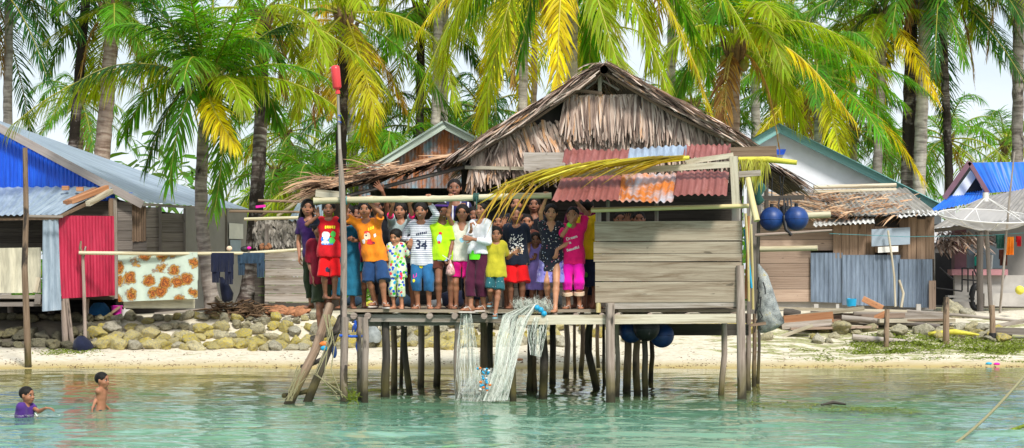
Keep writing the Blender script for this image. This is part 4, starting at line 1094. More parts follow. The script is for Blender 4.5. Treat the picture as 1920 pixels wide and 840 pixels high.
MB().bar(at(1380, 388, 28.05), at(1375, 293, 28.05), .11, .04, (0, 1, 0)).build('awning_post', M['palewood'], hut)
MB().bar(at(1385, 327, 28.2), at(1426, 324, 28.2), .04, .08).build('awning_board', M['greywood'], hut)
MB().tube([at(1402, 334, 27.9), at(1410, 375, 27.8), at(1419, 414, 27.7)], [.038, .042, .045], 10).build('bamboo_strut', M['ybamboo'], hut)

# ------------------------------------------------------------ things on and under the hut
def one(mb, name, mat, label, cat, group=None, parent=None):
    o = mb.build(name, M[mat] if isinstance(mat, str) else mat)
    return tag(o, label, cat, group)
# pole with an upturned red bottle
pl = thing('marker_pole', 'thin pale pole rising above the corner post, lashed with blue cord', 'pole', at(638, 372, 28.05))
MB().tube([at(640, 372, 28.1), at(637, 280, 28.1), at(634, 178, 28.1)], [.028, .024, .02], 8).build('pole', M['greywood'], pl)
for py in (228, 216): MB().tube([at(634, py, 28.06), at(639, py+1, 28.06), at(639, py+4, 28.14), at(634, py+3, 28.14)], .008, 5).build('lashing', M['bluerope'], pl)
mb = MB(); c = at(633, 172, 28.1); ax = Vector((-.10, 0, 1)).normalized()
bt = thing('plastic_bottle', 'red plastic bottle stuck upside down on top of the pole', 'bottle', c)
rings = [(0, .026), (.035, .026), (.045, .052), (.065, .062), (.31, .064), (.35, .058), (.365, .02)]
mb.tube([c+ax*a for a, _ in rings], [r for _, r in rings], 14); mb.build('bottle_body', M['redplastic'], bt)
mb = MB(); mb.tube([c+ax*-.03, c+ax*.012], [.034, .034], 12); mb.build('cap', M['redplastic'], bt)
# ladder
ld = thing('ladder', 'rough pole ladder leaning from the water against the left end of the deck', 'ladder', at(555, 750, 27.3))
r0 = [at(538, 765, 27.2), at(560, 718, 27.45), at(590, 660, 27.8), at(607, 610, 28.1), at(619, 572, 28.3)]
r1 = [at(573, 762, 27.7), at(592, 715, 28.0), at(612, 665, 28.35), at(632, 615, 28.7), at(641, 594, 28.85)]
MB().tube(r0, [.068, .066, .064, .066, .062], 10).build('rail', M['pile3'], ld); MB().tube(r1, [.06, .058, .056, .055, .05], 10).build('rail', M['pile2'], ld)
for a, c in ((at(532, 742, 27.3), at(578, 733, 27.9)), (at(567, 688, 27.6), at(607, 672, 28.3)), (at(585, 634, 27.95), at(634, 622, 28.65))):
    m_ = (a+c)/2+Vector((0, 0, -.01)); MB().tube([a, m_, c], [.035, .03, .034], 8).build('rung', M['pile2'], ld)
mb = MB()
for k in range(5):
    q = [at(612+rr(-6, 6), 590, 27.7), at(620+rr(-8, 8), 640+rr(-10, 10), 27.5), at(600+rr(-25, 30), 700+rr(-10, 10), 27.3), at(645+rr(-30, 8), 742+rr(-8, 8), 27.2)]
    mb.tube(q, .008, 5)
for k in range(14): mb.tube([at(565+rr(-9, 9), 700+rr(-15, 10), 27.1), at(550+rr(-9, 8), 730, 27.0), at(540+rr(-9, 9), 752, 27.0)], .005, 4)
one(mb, 'tangled_rope', 'rope', 'pale tangled rope hanging on the ladder', 'rope')
mb = MB(); mb.tube([at(636, 629, 27.75), at(660, 631, 27.8), at(690, 630, 28.1)], .02, 6); mb.tube([at(672, 630, 27.9), at(668, 650, 27.9), at(672, 664, 27.9)], .012, 5)
for k in range(6): mb.tube([at(668+rr(-8, 8), 600+rr(-3, 3), 27.95), at(672+rr(-10, 6), 612, 27.9), at(668+rr(-8, 8), 622, 27.95)], .008, 4)
one(mb, 'blue_rope', 'bluerope', 'bright blue rope tied round the first stilts beside the ladder', 'rope')
mb = MB(); sl = thing('hanging_sandals', 'blue and orange rubber sandals hung on the ladder', 'sandals', at(622, 655, 27.6))
mb.ball(at(627, 660, 27.7), .07, sc=(.5, .3, 1.2)); mb.build('sandal', M['bluebuoy'], sl); mb = MB(); mb.ball(at(607, 645, 27.6), .06, sc=(1.0, .4, .6)); mb.build('sandal', M['orangeplastic'], sl)
mb = MB(); mb.ball(at(608, 653, 27.55), .05, sc=(1.0, .5, .7)); mb.build('sandal', M['cyanplastic'], sl)
mb = MB()
for k in range(40): p = at(660+rr(-8, 12), 748+rr(-10, 6), 27.0); mb.bar(p, p+Vector((rr(-.12, .12), rr(-.05, .05), rr(-.08, .12))), .014, .004)
one(mb, 'seaweed_clump', 'seaweed', 'small bright green seaweed clump caught at the foot of the corner post', 'seaweed')

# fishing net draped from the deck to the water
m, nt, b = newmat('net_monofilament'); b.inputs['Base Color'].default_value = (.60, .68, .60, 1); b.inputs['Roughness'].default_value = .5
tr = N(nt, 'ShaderNodeBsdfTransparent'); mx = N(nt, 'ShaderNodeMixShader'); v = uvvec(nt, 3, 22, False); n_, _ = noise(nt, v, 1.0, 6, .75, 1.2)
L(nt, mth(nt, 'MULTIPLY', ramp1(nt, n_, .42, .78), .36), mx.inputs[0]); L(nt, tr.outputs[0], mx.inputs[1]); L(nt, b.outputs[0], mx.inputs[2]); L(nt, mx.outputs[0], nt.nodes['Material Output'].inputs[0])
M['netfilm'] = m
m, nt, b = newmat('net_thread'); a = N(nt, 'ShaderNodeAttribute', attribute_name='rnd')
L(nt, ramp(nt, a.outputs['Fac'], [(.1, (.42, .50, .42)), (.5, (.66, .70, .62)), (.9, (.78, .78, .72))]), b.inputs['Base Color']); b.inputs['Roughness'].default_value = .5; M['netthread'] = m
net = thing('fishing_net', 'pale nylon fishing net draped over the deck edge down to the water', 'fishing net', at(915, 750, 27.6))
def curtain(rows_, nth, rad, name, film=True, seg=14):
    """rows_: list of (left, right) px,py,Y going down"""
    def P(u, t):
        k = t*(len(rows_)-1); i = min(int(k), len(rows_)-2); f = k-i
        a = [rows_[i][0][q]*(1-f)+rows_[i+1][0][q]*f for q in range(3)]; c = [rows_[i][1][q]*(1-f)+rows_[i+1][1][q]*f for q in range(3)]
        px, py, Y = [a[q]*(1-u)+c[q]*u for q in range(3)]; return at(px, py, Y+.05*math.sin(u*11+t*5)+.03*math.sin(u*31+1+t*9))
    Vs = []; Fs = []; rn = []; off = 0
    for s in range(nth):
        u0 = random.random(); du = rr(-.5, .5)*random.random(); t0 = rr(0, .25)*(random.random() < .4); t1 = 1-rr(0, .3)*(random.random() < .4); w_ = rr(.004, .05)
        pts = [np.array(P(abs((u0+du*(k/seg)+w_*math.sin(k*1.3+s)+1) % 2-1), t0+(t1-t0)*k/seg)) for k in range(seg+1)]; r_ = rad*rr(.6, 1.3)
        for k, p in enumerate(pts):
            for q in range(3): a = 2.094*q; Vs.append(p+v3(math.cos(a)*r_, math.sin(a)*r_, 0))
        for k in range(seg):
            for q in range(3): Fs.append([off+k*3+q, off+k*3+(q+1) % 3, off+k*3+3+(q+1) % 3, off+k*3+3+q]); 
        rn += [random.random()]*(seg*3); off += (seg+1)*3
    mesh_np(name, Vs, Fs, M['netthread'], net, rnd=rn)
    if film:
        mb = MB(); g_ = [[P(u, t) for u in np.linspace(0, 1, 26)] for t in np.linspace(0, 1, 14)]; uv = [[(t*1.2, u*.7) for u in np.linspace(0, 1, 26)] for t in np.linspace(0, 1, 14)]
        mb.sheet(g_, uv); mb.build('net_sheet', M['netfilm'], net)
curtain([((864, 588, 28.12), (884, 588, 28.1)), ((858, 640, 28.0), (893, 640, 27.95)), ((854, 690, 27.85), (902, 700, 27.8)), ((851, 752, 27.7), (916, 754, 27.6))], 80, .0013, 'net_curtain')
curtain([((980, 575, 28.1), (1008, 568, 28.1)), ((942, 590, 27.95), (990, 600, 27.95)), ((930, 640, 27.8), (975, 650, 27.8)), ((926, 690, 27.65), (966, 690, 27.65)), ((905, 752, 27.5), (952, 750, 27.5))], 210, .0015, 'net_curtain')
curtain([((896, 706, 27.6), (962, 690, 27.6)), ((893, 735, 27.55), (958, 728, 27.55)), ((893, 754, 27.5), (946, 753, 27.5))], 100, .0015, 'net_curtain')
curtain([((888, 690, 27.75), (935, 690, 27.7)), ((870, 725, 27.6), (930, 735, 27.55)), ((852, 754, 27.6), (930, 754, 27.5))], 60, .0013, 'net_curtain')
mb_v = []; Fs = []; off = 0; rn = []
for s in range(360):
    c = np.array(at(rr(972, 1030), rr(564, 582), 28.15))+v3(0, rr(-.05, .25), 0); rad = rr(.05, .16); nrm = unit(RNG.normal(0, 1, 3)); a_ = unit(np.cross(nrm, v3(.3, .2, 1))); b_ = np.cross(nrm, a_); r_ = .0016
    for k in range(11):
        t = k/10*rr(3, 5.5); p = c+a_*math.cos(t)*rad+b_*math.sin(t)*rad*.6
        p[2] = max(p[2], DECK+.01) if p[1] > 28.2 else p[2]
        for q in range(3): mb_v.append(p+v3(math.cos(2.094*q)*r_, math.sin(2.094*q)*r_, 0))
    for k in range(10):
        for q in range(3): Fs.append([off+k*3+q, off+k*3+(q+1) % 3, off+k*3+3+(q+1) % 3, off+k*3+3+q])
    rn += [random.random()]*30; off += 33
mesh_np('net_heap', mb_v, Fs, M['netthread'], net, rnd=rn)
curtain([((990, 592, 28.0), (1030, 596, 28.0)), ((988, 625, 27.95), (1024, 628, 27.95)), ((994, 665, 27.9), (1014, 670, 27.9))], 60, .002, 'net_tail', False)
for k in range(34):
    py = 690+rr(0, 1)*44; px = 906+rr(-10, 11)+(4 if py > 705 else 0)
    mb = MB(); mb.ball(at(px, py, 27.45+rr(-.05, .05)), rr(.013, .023), nu=8, nv=6, sc=(1, 1, .8)); c_ = ['cyanplastic', 'cyanplastic', 'cyanplastic', 'orangeplastic', 'whiteplastic'][k % 5]
    mb.build('float', M[c_], net)
for px, py in ((1014, 581), (1020, 588), (1007, 577)): mb = MB(); mb.ball(at(px, py, 27.98), .04, nu=8, nv=6); mb.build('float', M['cyanplastic'], net)
# big blue buoys
def buoy(px, py, rpx, Y, mat, label, grp):
    r = rpx*Y/F; c = at(px, py, Y); t = thing('buoy', label, 'buoy', c, grp)
    mb = MB(); mb.ball(c, r, nu=28, nv=18); mb.build('buoy_shell', M[mat], t)
    mb = MB(); mb.tube([c+Vector((r*1.004*math.cos(a), r*1.004*math.sin(a), 0)) for a in [2*math.pi*k/28 for k in range(29)]], r*.03, 5, caps=False); mb.build('seam', M[mat], t)
    mb = MB(); mb.tube([c+Vector((0, 0, r*.95)), c+Vector((.0, 0, r*1.25))], r*.16, 8); mb.build('lug', M['blackbuoy'], t)
buoy(1447, 411, 23, 30.6, 'bluebuoy', 'blue buoy with brown scuffed side, left of the pair under the right eave', 'buoys hung on the house')
buoy(1493, 410, 23, 30.5, 'bluebuoy', 'clean bright blue round buoy, right of the pair hung under the right eave', 'buoys hung on the house')
buoy(1472, 404, 19, 30.9, 'blackbuoy', 'black buoy half hidden between the two blue ones under the eave', 'buoys hung on the house')
buoy(1183, 621, 22, 29.3, 'bluebuoy', 'dark blue buoy under the deck, left of the black one', 'buoys hung under the deck')
buoy(1212, 615, 25, 29.0, 'blackbuoy', 'large black buoy in the middle of the three under the deck', 'buoys hung under the deck')
buoy(1241, 629, 23, 29.3, 'bluebuoy', 'dark blue buoy under the deck, right of the black one', 'buoys hung under the deck')
mb = MB()
for px in (1462, 1470, 1476, 1482): mb.tube([at(px, 372, 30.8), at(px+rr(-3, 3), 385, 30.7), at(px+rr(-4, 4), 402, 30.7)], .014, 5)
for px in (1448, 1462, 1470): mb.tube([at(px, 330, 31), at(px+rr(-3, 3), 350, 31), at(px+rr(-3, 3), 372, 31)], .009, 4)
mb.tube([at(1470, 405, 30.5), at(1474, 430, 30.4), at(1484, 441, 30.4)], .03, 6)
one(mb, 'hanging_rope', 'black', 'black ropes from which the pair of blue buoys hangs', 'rope')
# fronds and sticks and sacks at the right-hand corner
mb = MB()
for k, (a, c, m_) in enumerate([((1398, 400), (1404, 565), 'ybamboo'), ((1404, 405), (1398, 560), 'redwood'), ((1410, 380), (1402, 480), 'bamboo'), ((1396, 430), (1409, 540), 'cyanplastic'), ((1408, 420), (1412, 580), 'ybamboo')]):
    one(MB().tube([at(a[0], a[1], 28.3+k*.06), at((a[0]+c[0])/2+rr(-2, 2), (a[1]+c[1])/2, 28.35+k*.06), at(c[0], c[1], 28.4+k*.06)], .02, 7), 'fishing_rod', m_,
        ['straight yellow cane nearest the plank wall end', 'reddish stick among the canes at the house corner', 'pale cane leaning highest at the house corner', 'light blue stick among the canes at the house corner', 'yellow cane reaching lowest at the house corner'][k], 'rod', 'canes at the right corner of the house')
def sack(name, pts, mat, label, cat, depth=.10, thick=.05):
    """soft bag from an outline of (px, py) rows: left, right"""
    Y = pts[0][0]; mb = MB(); n = 16; g_ = []
    for (_, l, r_, py) in pts:
        row = []; c = (l+r_)/2; hw = (r_-l)/2
        for k in range(n+1): a = 2*math.pi*k/n; p = at(c+hw*math.cos(a), py+rr(-1, 1), Y); p.y += math.sin(a)*min(depth, hw*Y/F)*rr(.9, 1.1); row.append(p)
        g_.append(row)
    mb.sheet(g_[::-1], [[(a/16, b_/8) for a in range(n+1)] for b_ in range(len(g_))]); return one(mb, name, mat, label, cat)
m, nt, b = newmat('net_bag'); n_, _ = noise(nt, objvec(nt), 7, 4)
L(nt, ramp(nt, n_, [(.35, (.10, .11, .11)), (.48, (.27, .30, .30)), (.62, (.46, .48, .46)), (.7, (.50, .42, .16))]), b.inputs['Base Color']); b.inputs['Roughness'].default_value = .7
tr = N(nt, 'ShaderNodeBsdfTransparent'); mx = N(nt, 'ShaderNodeMixShader'); v = N(nt, 'ShaderNodeTexVoronoi'); v.inputs['Scale'].default_value = 60; v.feature = 'DISTANCE_TO_EDGE'; L(nt, objvec(nt), v.inputs['Vector'])
L(nt, mth(nt, 'ADD', .62, mth(nt, 'MULTIPLY', mth(nt, 'LESS_THAN', v.outputs['Distance'], .09), .38)), mx.inputs[0]); L(nt, tr.outputs[0], mx.inputs[1]); L(nt, b.outputs[0], mx.inputs[2]); L(nt, mx.outputs[0], nt.nodes['Material Output'].inputs[0]); M['netbag'] = m
sack('net_bag', [(29.4, 1420, 1424, 495), (29.4, 1419, 1440, 515), (29.4, 1419, 1450, 545), (29.4, 1419, 1461, 580), (29.4, 1420, 1471, 605), (29.4, 1422, 1455, 617), (29.4, 1424, 1434, 624)], 'netbag', 'bulging grey mesh bag of bottles hung at the right corner of the house', 'bag', .22)
sack('cloth_bundle', [(29.6, 1408, 1420, 332), (29.6, 1405, 1430, 342), (29.6, 1407, 1438, 352), (29.6, 1412, 1428, 366), (29.6, 1410, 1434, 376), (29.6, 1416, 1424, 384)], 'greentarp', 'green cloth bundle hung beside the leaning bamboo strut', 'cloth', .12)
one(MB().tube([at(1425, 467, 30.3), at(1480, 466, 30.2), at(1533, 465, 30.1)], [.042, .04, .038], 10), 'bamboo_pole', 'bamboo', 'thick pale bamboo pole jutting out right below the buoys', 'pole')
one(MB().tube([at(1416, 441, 30.5), at(1480, 437, 30.4), at(1560, 432, 30.4)], [.025, .022, .018], 8), 'bamboo_pole', 'pile1', 'thin grey pole jutting out right just under the blue buoys', 'pole')
one(MB().tube([at(1498, 405, 31), at(1557, 402, 31)], [.05, .05], 10), 'bamboo_pole', 'bamboo', 'short fat bamboo stub to the right of the blue buoys', 'pole')
one(MB().bar(at(1406, 610, 28.6), at(1436, 606, 28.6), .05, .04), 'short_plank', 'brownwood', 'short plank sticking out at the foot of the mesh bag', 'plank')
mb = MB()
for k in range(10): p = at(1424+rr(-5, 8), 520+k*9, 28.9); mb.tube([p, p+Vector((rr(-.05, .05), 0, -.08)), p+Vector((rr(-.04, .04), 0, -.17))], .009, 4)
one(mb, 'hanging_rope', 'black', 'dark knotted cord hanging down the corner beside the mesh bag', 'rope')
# heaps of bundles behind the children's legs
for k, (px, py, r_, mt, lb) in enumerate([(662, 548, 13, 'denim', 'dark blue bundle behind the corner post'), (760, 556, 14, 'denim', 'dark blue cloth bundle on the deck behind the toddler'), (852, 552, 20, 'darkcloth', 'navy bundle on the deck behind the pink shorts'),
                                          (1035, 552, 16, 'greysack', 'grey sack on the deck behind the girl in the dark dress'), (820, 560, 10, 'whiteplastic', 'white container on the deck behind the jeans'), (690, 562, 7, 'drygrass', 'yellow bundle on the deck behind the navy shorts')]):
    c = at(px, py, 30.6); c.z = DECK+r_*30.6/F*.8; mb = MB(); mb.ball(c, r_*30.6/F, sc=(1.35, .8, .85), nu=18, nv=12); mb.v = [(v[0]+.02*math.sin(v[2]*31+v[0]*9), v[1], v[2]+.018*math.sin(v[0]*37+v[1]*11)) for v in mb.v]; one(mb, 'bundle', mt, lb, 'bundle')
# ------------------------------------------------------------ the children
G1 = 'children crowded on the deck'
C = {}
def ck(name, col, **k): C[name] = cloth(name, col, **k); return C[name]
ck('red_cotton', (.62, .012, .02)); ck('bright_red_cotton', (.78, .008, .012)); ck('dark_red_cotton', (.25, .012, .03)); ck('purple_cotton', (.045, .015, .10)); ck('olive_cotton', (.035, .045, .02))
ck('orange_cotton', (.86, .25, .015)); ck('navy_denim', (.018, .055, .15)); ck('maroon_cotton', (.20, .01, .06)); ck('teal_cotton', (.015, .22, .26)); ck('turq_cotton', (.018, .15, .25))
ck('black_cotton', (.012, .013, .018)); ck('grey_jersey', (.32, .40, .40)); ck('plum_cotton', (.05, .012, .06)); ck('blue_jeans', (.025, .14, .32)); ck('neon_cotton', (.48, .78, .012)); ck('white_cotton', (.76, .77, .80), var=.08)
ck('pink_shorts', (.78, .008, .24), pat=p_spots(9, [(.40, .22, .45), (.62, .012, .22)], .16)); ck('lime_cotton', (.14, .85, .02)); ck('wine_cotton', (.075, .012, .035)); ck('mustard_cotton', (.50, .44, .03))
ck('navy_cotton', (.014, .020, .038)); ck('hotpink_cotton', (.85, .012, .16)); ck('magenta_cotton', (.85, .008, .42)); ck('yellow_cotton', (.80, .55, .01)); ck('lilac_cotton', (.30, .22, .60)); ck('brown_cotton', (.10, .03, .02)); ck('violet_cotton', (.075, .028, .20)); ck('jersey_blue', (.02, .02, .10), pat=p_stripes(0, .11, .22, (.6, .6, .65)))
ck('floral_pyjama', (.62, .72, .50), var=.05, pat=p_spots(21, [(.02, .10, .62), (.03, .45, .03), (.75, .05, .10), (.02, .35, .65), (.35, .62, .03), (.04, .09, .40), (.70, .60, .55)], .46))
ck('striped_jersey', (.78, .78, .82), var=.05, pat=p_stripes(2, .026, .28, (.05, .06, .16)))
ck('teal_print', (.02, .11, .13), pat=p_spots(26, [(.35, .5, .5), (.03, .16, .18)], .2)); ck('dark_floral', (.020, .022, .035), pat=p_spots(30, [(.70, .68, .66), (.60, .18, .24), (.30, .34, .42), (.45, .40, .35)], .23)); ck('lilac_print', (.28, .25, .66), pat=p_spots(17, [(.50, .48, .82), (.12, .12, .45)], .34))
ck('navy_yellow_batik', (.016, .022, .05), pat=p_spots(7, [(.75, .50, .01), (.02, .10, .45), (.72, .50, .01), (.10, .30, .04)], .34)); ck('yellow_white_vest', (.72, .70, .58), pat=p_spots(8, [(.72, .58, .08), (.25, .50, .62), (.78, .74, .62), (.75, .32, .20)], .30))
for n_, c_ in (('print_yellow', (.85, .72, .02)), ('print_blue', (.01, .20, .72)), ('print_white', (.85, .84, .82)), ('print_navy', (.02, .03, .07)), ('print_red', (.75, .03, .03)), ('print_cream', (.80, .60, .42)), ('print_pink', (.82, .02, .40)), ('print_green', (.08, .55, .08)), ('print_lightblue', (.42, .62, .85)), ('print_violet', (.30, .06, .35))): M[n_] = plain(n_, c_, .75, .06, 9, .1)
SM = lambda k: M[k]

def band(res, seg, t0, t1, rad, mat, name):
    """cuff, bracelet or trim: a ring round a limb"""
    a, b_ = seg; p = a+(b_-a)*t0; q = a+(b_-a)*t1; mb = MB(); mb.tube([p, q], rad, 12, caps=True); return mb.build(name, mat, res['root'])

# girl leaning out at the far left
person('girl in purple top with long dark hair leaning out at far left', 594, 374, None, 29.0, ph=577, yaw=-8, hy=15, hr=-6, aL=('down', .0), aR=('at', 612, 470, 0, 'relax', (.2, 0, -1), (0, 1, 0)), shirt=(C['purple_cotton'], .6, .47, .018), bottom=('pants', C['olive_cotton'], .07, .012), hair='long', skin=1, group=G1)
# child going down the ladder behind the boy in red
person('child in dark red shirt and olive shorts standing on the ladder with one arm hanging', 607, 414, 622, 28.75, ph=598, yaw=25, aL=('at', 588, 520, -.12, 'relax', (0, -.1, -1), (1, 0, 0), (-.4, .6, 0)), aR=('at', 622, 470, .05, 'relax', (.3, 0, -1), (0, 1, 0)), shirt=(C['dark_red_cotton'], .95, .44, .03, .02), bottom=('shorts', C['olive_cotton'], .27, .03), skin=2, fL=(601, 640, -.12), fR=(612, 624, -.05), group=G1)
# boy in red outside the rail
r_ = person('boy in red printed shirt with navy sleeves, hand raised before his face', 619, 376, 562, 28.42, ph=616, yaw=4, aL=('at', 597, 404, -.20, 'open', (-.30, -.2, 1), (.3, -1, .1), (-.7, .3, -.6)), aR=('at', 640, 402, .02, 'fist', (.5, -.1, .8), (.2, -1, 0), (.8, .3, -.5)),
            shirt=(C['red_cotton'], (0, 0), .44, .028, .035), bottom=('shorts', C['bright_red_cotton'], .20, .030), hair='short', skin=2, fL=(610, 561, .0, (.5, -.8, 0)), fR=(627, 562, -.05, (.9, -.4, 0)), group=G1)
for sg in (-1, 1):
    S, E, W = r_['arms'][sg]; mb = MB(); mb.tube([S+(S-E)*.10, S+(E-S)*.5, S+(E-S)*.92], [.060, .056, .052], 14); mb.build('sleeve', C['navy_cotton'], r_['root'])
decal(r_, sum([[[(x, .08+rr(-.01, .01)), (x+.022, .075), (x+.026, .115), (x+.004, .118)]] for x in np.arange(-.06, .07, .03)], []), SM('print_yellow'), 'print')
decal(r_, fan(-.045, -.02, .055, .06)+fan(-.05, -.115, .06, .03), SM('print_white'), 'print'); decal(r_, fan(.04, -.09, .045, .045)+fan(.055, 0, .035, .045), SM('print_green'), 'print')
decal(r_, sum([[[(-.1+.02*k, -.15), (-.085+.02*k, -.15), (-.09+.02*k, -.12), (-.098+.02*k, -.12)]] for k in range(8)], [])+fan(-.09, -.07, .02, .035)+fan(.0, -.075, .02, .03), SM('print_blue'), 'print')
decal(r_, fan(-.03, .0, .03, .035, j=.3), SM('print_navy'), ('print', 'bottom', .30))
# child hugging the corner post
person('child in turquoise smock hidden behind the corner post', 650, 384, None, 28.7, ph=652, yaw=0, aL=('at', 642, 442, -.35, 'fist', (.3, -.5, .8), (.5, -1, 0)), aR=('at', 662, 452, -.3, 'fist', (-.5, -.5, .7), (-.5, -1, 0)), shirt=(C['turq_cotton'], .5, .14, .03, .07), hair='short', skin=2, group=G1)
# child in maroon and teal
person('child in maroon shirt and teal shorts squeezed between corner post and orange shirt', 672, 386, None, 29.4, ph=668, aL=('down',), aR=('down',), shirt=(C['maroon_cotton'], .5, .46, .02), bottom=('shorts', C['teal_cotton'], .34, .02), skin=2, group=G1)
# boy in orange
o_ = person('boy in bright orange printed T-shirt and navy shorts holding the bamboo rail', 711, 377, None, 28.42, ph=684, yaw=-6, hy=4, aL=('bar', 652, 1.2), aR=('bar', 692, .7), shirt=(C['orange_cotton'], .75, .45, .028, .03), bottom=('shorts', C['navy_denim'], .21, .035), hair='short', skin=1, shoes='sole', fL=(703, 573, .05), fR=(721, 575, -.12, (.35, -1, 0)), group=G1)
decal(o_, fan(-.03, .02, .045, .06), SM('print_cream'), 'print'); decal(o_, fan(.02, -.07, .06, .025)+fan(-.035, .075, .04, .02)+fan(.0, -.035, .03, .02), SM('print_red'), 'print')
decal(o_, sum([[[(x, .10+x*.4), (x+.02, .105+x*.4), (x+.022, .15+x*.4), (x+.002, .145+x*.4)]] for x in (-.02, .01, .04)], []), SM('print_yellow'), 'print'); decal(o_, fan(-.08, -.05, .025, .03, j=.3)+fan(.075, .03, .015, .03, j=.3), SM('print_white'), 'print'); decal(o_, fan(-.045, .03, .012, .012)+fan(-.012, .03, .012, .012)+fan(.06, -.075, .02, .012), SM('print_navy'), 'print')
# smiling girl behind him
b_ = person('smiling child in black top with orange neckline waving above the rail', 716, 371, None, 29.25, ph=707, aL=('down',), aR=('at', 717, 358, -.3, 'open', (-.6, -.2, .7), (0, -1, .1), (1, .3, -.4)), shirt=(C['black_cotton'], .5, .46, .02, .01, True), bottom=('pants', C['black_cotton'], .10, .015), hair='short', skin=2, smile=True, group=G1)
decal(b_, fan(0, .17, .05, .04), C['orange_cotton'], 'print')
# long-haired girl in grey with pink cuffs
g_ = person('long haired girl in pale grey top with pink cuffs, both hands up on the rail', 764, 379, None, 28.72, ph=750, yaw=-4, aL=('bar', 736, 1.3), aR=('bar', 767, 1.0), shirt=(C['grey_jersey'], .85, .44, .024, .02), bottom=('shorts', C['plum_cotton'], .30, .015), hair='long', skin=1, group=G1)
for sg in (-1, 1): S, E, W = g_['arms'][sg]; band(g_, (S, E), .78, 1.02, .047, C['hotpink_cotton'], 'cuff')
decal(g_, fan(0, .03, .03, .03, j=.3)+fan(.01, -.05, .025, .02, j=.3), C['teal_cotton'], 'print')
# toddler
person('toddler in floral pyjamas looking down, held by the hand', 746, 430, None, 28.4, ph=742, yaw=-14, hy=-14, hp=16, aL=('down', .0), aR=('at', 765, 459, .06, 'relax', (.5, 0, .6), (0, 1, 0), (.5, .6, -.6)), shirt=(C['floral_pyjama'], .8, .40, .020, .03), bottom=('pants', C['floral_pyjama'], .13, .022), hair='short', skin=0, vox=.0068, group=G1)
# striped jersey
s_ = person('girl in striped jersey numbered 34 and patched jeans holding the toddler', 794, 380, None, 28.45, ph=789, yaw=-4, hy=-4, hr=6, aL=('at', 772, 450, -.05, 'relax', (-.35, -.1, -.9), (0, 1, 0), (-.6, .6, 0)), aR=('bar', 803, .6), shirt=(C['striped_jersey'], (1.85, 1.75), .42, .024, .025), bottom=('pants', C['blue_jeans'], .145, .026), hair='short', skin=1, shoes='sole', smile=True, group=G1)
decal(s_, textpolys('34', .0, -.14, .17, -.05, .004, .95), SM('print_navy'), 'number'); decal(s_, sum([[[(x, .06+x*.2), (x+.018, .062+x*.2), (x+.02, .092+x*.2), (x+.002, .09+x*.2)]] for x in np.arange(-.07, .08, .026)], []), SM('print_navy'), 'print')
decal(s_, [[(.02, -.02), (.07, 0), (.07, .05), (.02, .03)]]+[[(-.12, -.22), (-.07, -.20), (-.07, -.15), (-.12, -.17)]], SM('print_pink'), ('patch', 'bottom', .44)); decal(s_, fan(-.012, -.055, .025, .03)+fan(-.11, -.255, .018, .025), SM('print_yellow'), ('patch', 'bottom', .44))
# neon shirt
n_ = person('girl in neon yellow green T-shirt and dark shorts carrying a plastic bag', 834, 380, None, 28.42, ph=829, yaw=6, hy=16, hp=10, aL=('down', .0, -.1), aR=('at', 842, 484, -.14, 'fist', (-.1, -.2, -1), (-1, 0, 0), (.9, .5, 0)), shirt=(C['neon_cotton'], .85, .47, .024, .02), bottom=('shorts', C['brown_cotton'], .36, .014), hair='short', skin=2, smile=True, group=G1)
decal(n_, fan(-.06, .0, .035, .06), SM('print_lightblue'), 'print'); decal(n_, fan(-.045, .075, .025, .02)+fan(-.065, -.05, .02, .02), SM('print_red'), 'print')
mb = MB(); W = [n_['hp'](.43*math.cos(a), .0+.40*math.sin(a)-.05, .30+.06*math.sin(a)) for a in [2*math.pi*k/20 for k in range(21)]]; mb.tube(W, .017, 6, caps=False); mb.build('headband', C['violet_cotton'], n_['root'])
mb = MB(); sp_ = n_['spine']; H_ = n_['H']; c_ = sp_(.475)
for k in range(1): mb.sheet([[c_+n_['rv']*(.150*math.cos(a))+n_['fv']*(.108*math.sin(a))+v3(0, 0, z) for a in [2*math.pi*q/24 for q in range(25)]] for z in (-.035, .055)])
mb.build('hem_panel', M['print_lightblue'], n_['root'])
W = n_['arms'][1][2]; bag = thing('plastic_bag', 'clear and red tied plastic bag hanging from the hand of the girl in neon shirt', 'bag', (W[0], W[1], W[2]-.25)); mb = MB(); P_ = [(.0, .012), (-.04, .014), (-.07, .03), (-.10, .05), (-.14, .062), (-.19, .066), (-.215, .05), (-.225, .005)]
mb.sheet([[Vector(W)+Vector((.02+r2*math.cos(a)*rr(.92, 1.08), -.05+r2*.7*math.sin(a), z-.02)) for a in [2*math.pi*q/14 for q in range(15)]] for z, r2 in P_]); mb.build('bag_body', plain('bag_film', (.66, .34, .30), .2, .75, 22, .4, 0, .6), bag)
mb = MB()
for s2 in (-1, 1): mb.bar(Vector(W)+Vector((0, -.04, -.02)), Vector(W)+Vector((s2*.06-.03, -.06, .04)), .03, .008)
mb.build('bag_handle', M['whiteplastic'], bag)
# tall youth behind
person('tall youth in dark blue jersey standing at the back, head above the rail', 862, 336, None, 29.5, ph=852, aL=('at', 842, 400, -.5, 'fist', (0, -.3, 1), (0, -1, 0)), aR=('down', .02), shirt=(C['jersey_blue'], .5, .46, .02), bottom=('pants', C['navy_cotton'], .06, .015), hair='crop', skin=2, group=G1)
person('child in white long sleeves mostly hidden behind the girl in the yellow vest', 884, 388, None, 29.15, ph=888, aL=('at', 868, 378, -.6, 'fist', (0, -.3, 1), (0, -1, 0)), aR=('down',), shirt=(C['white_cotton'], (1.9, 1.9), .46, .02), bottom=('pants', C['navy_cotton'], .06, .015), hair='long', skin=2, group=G1)
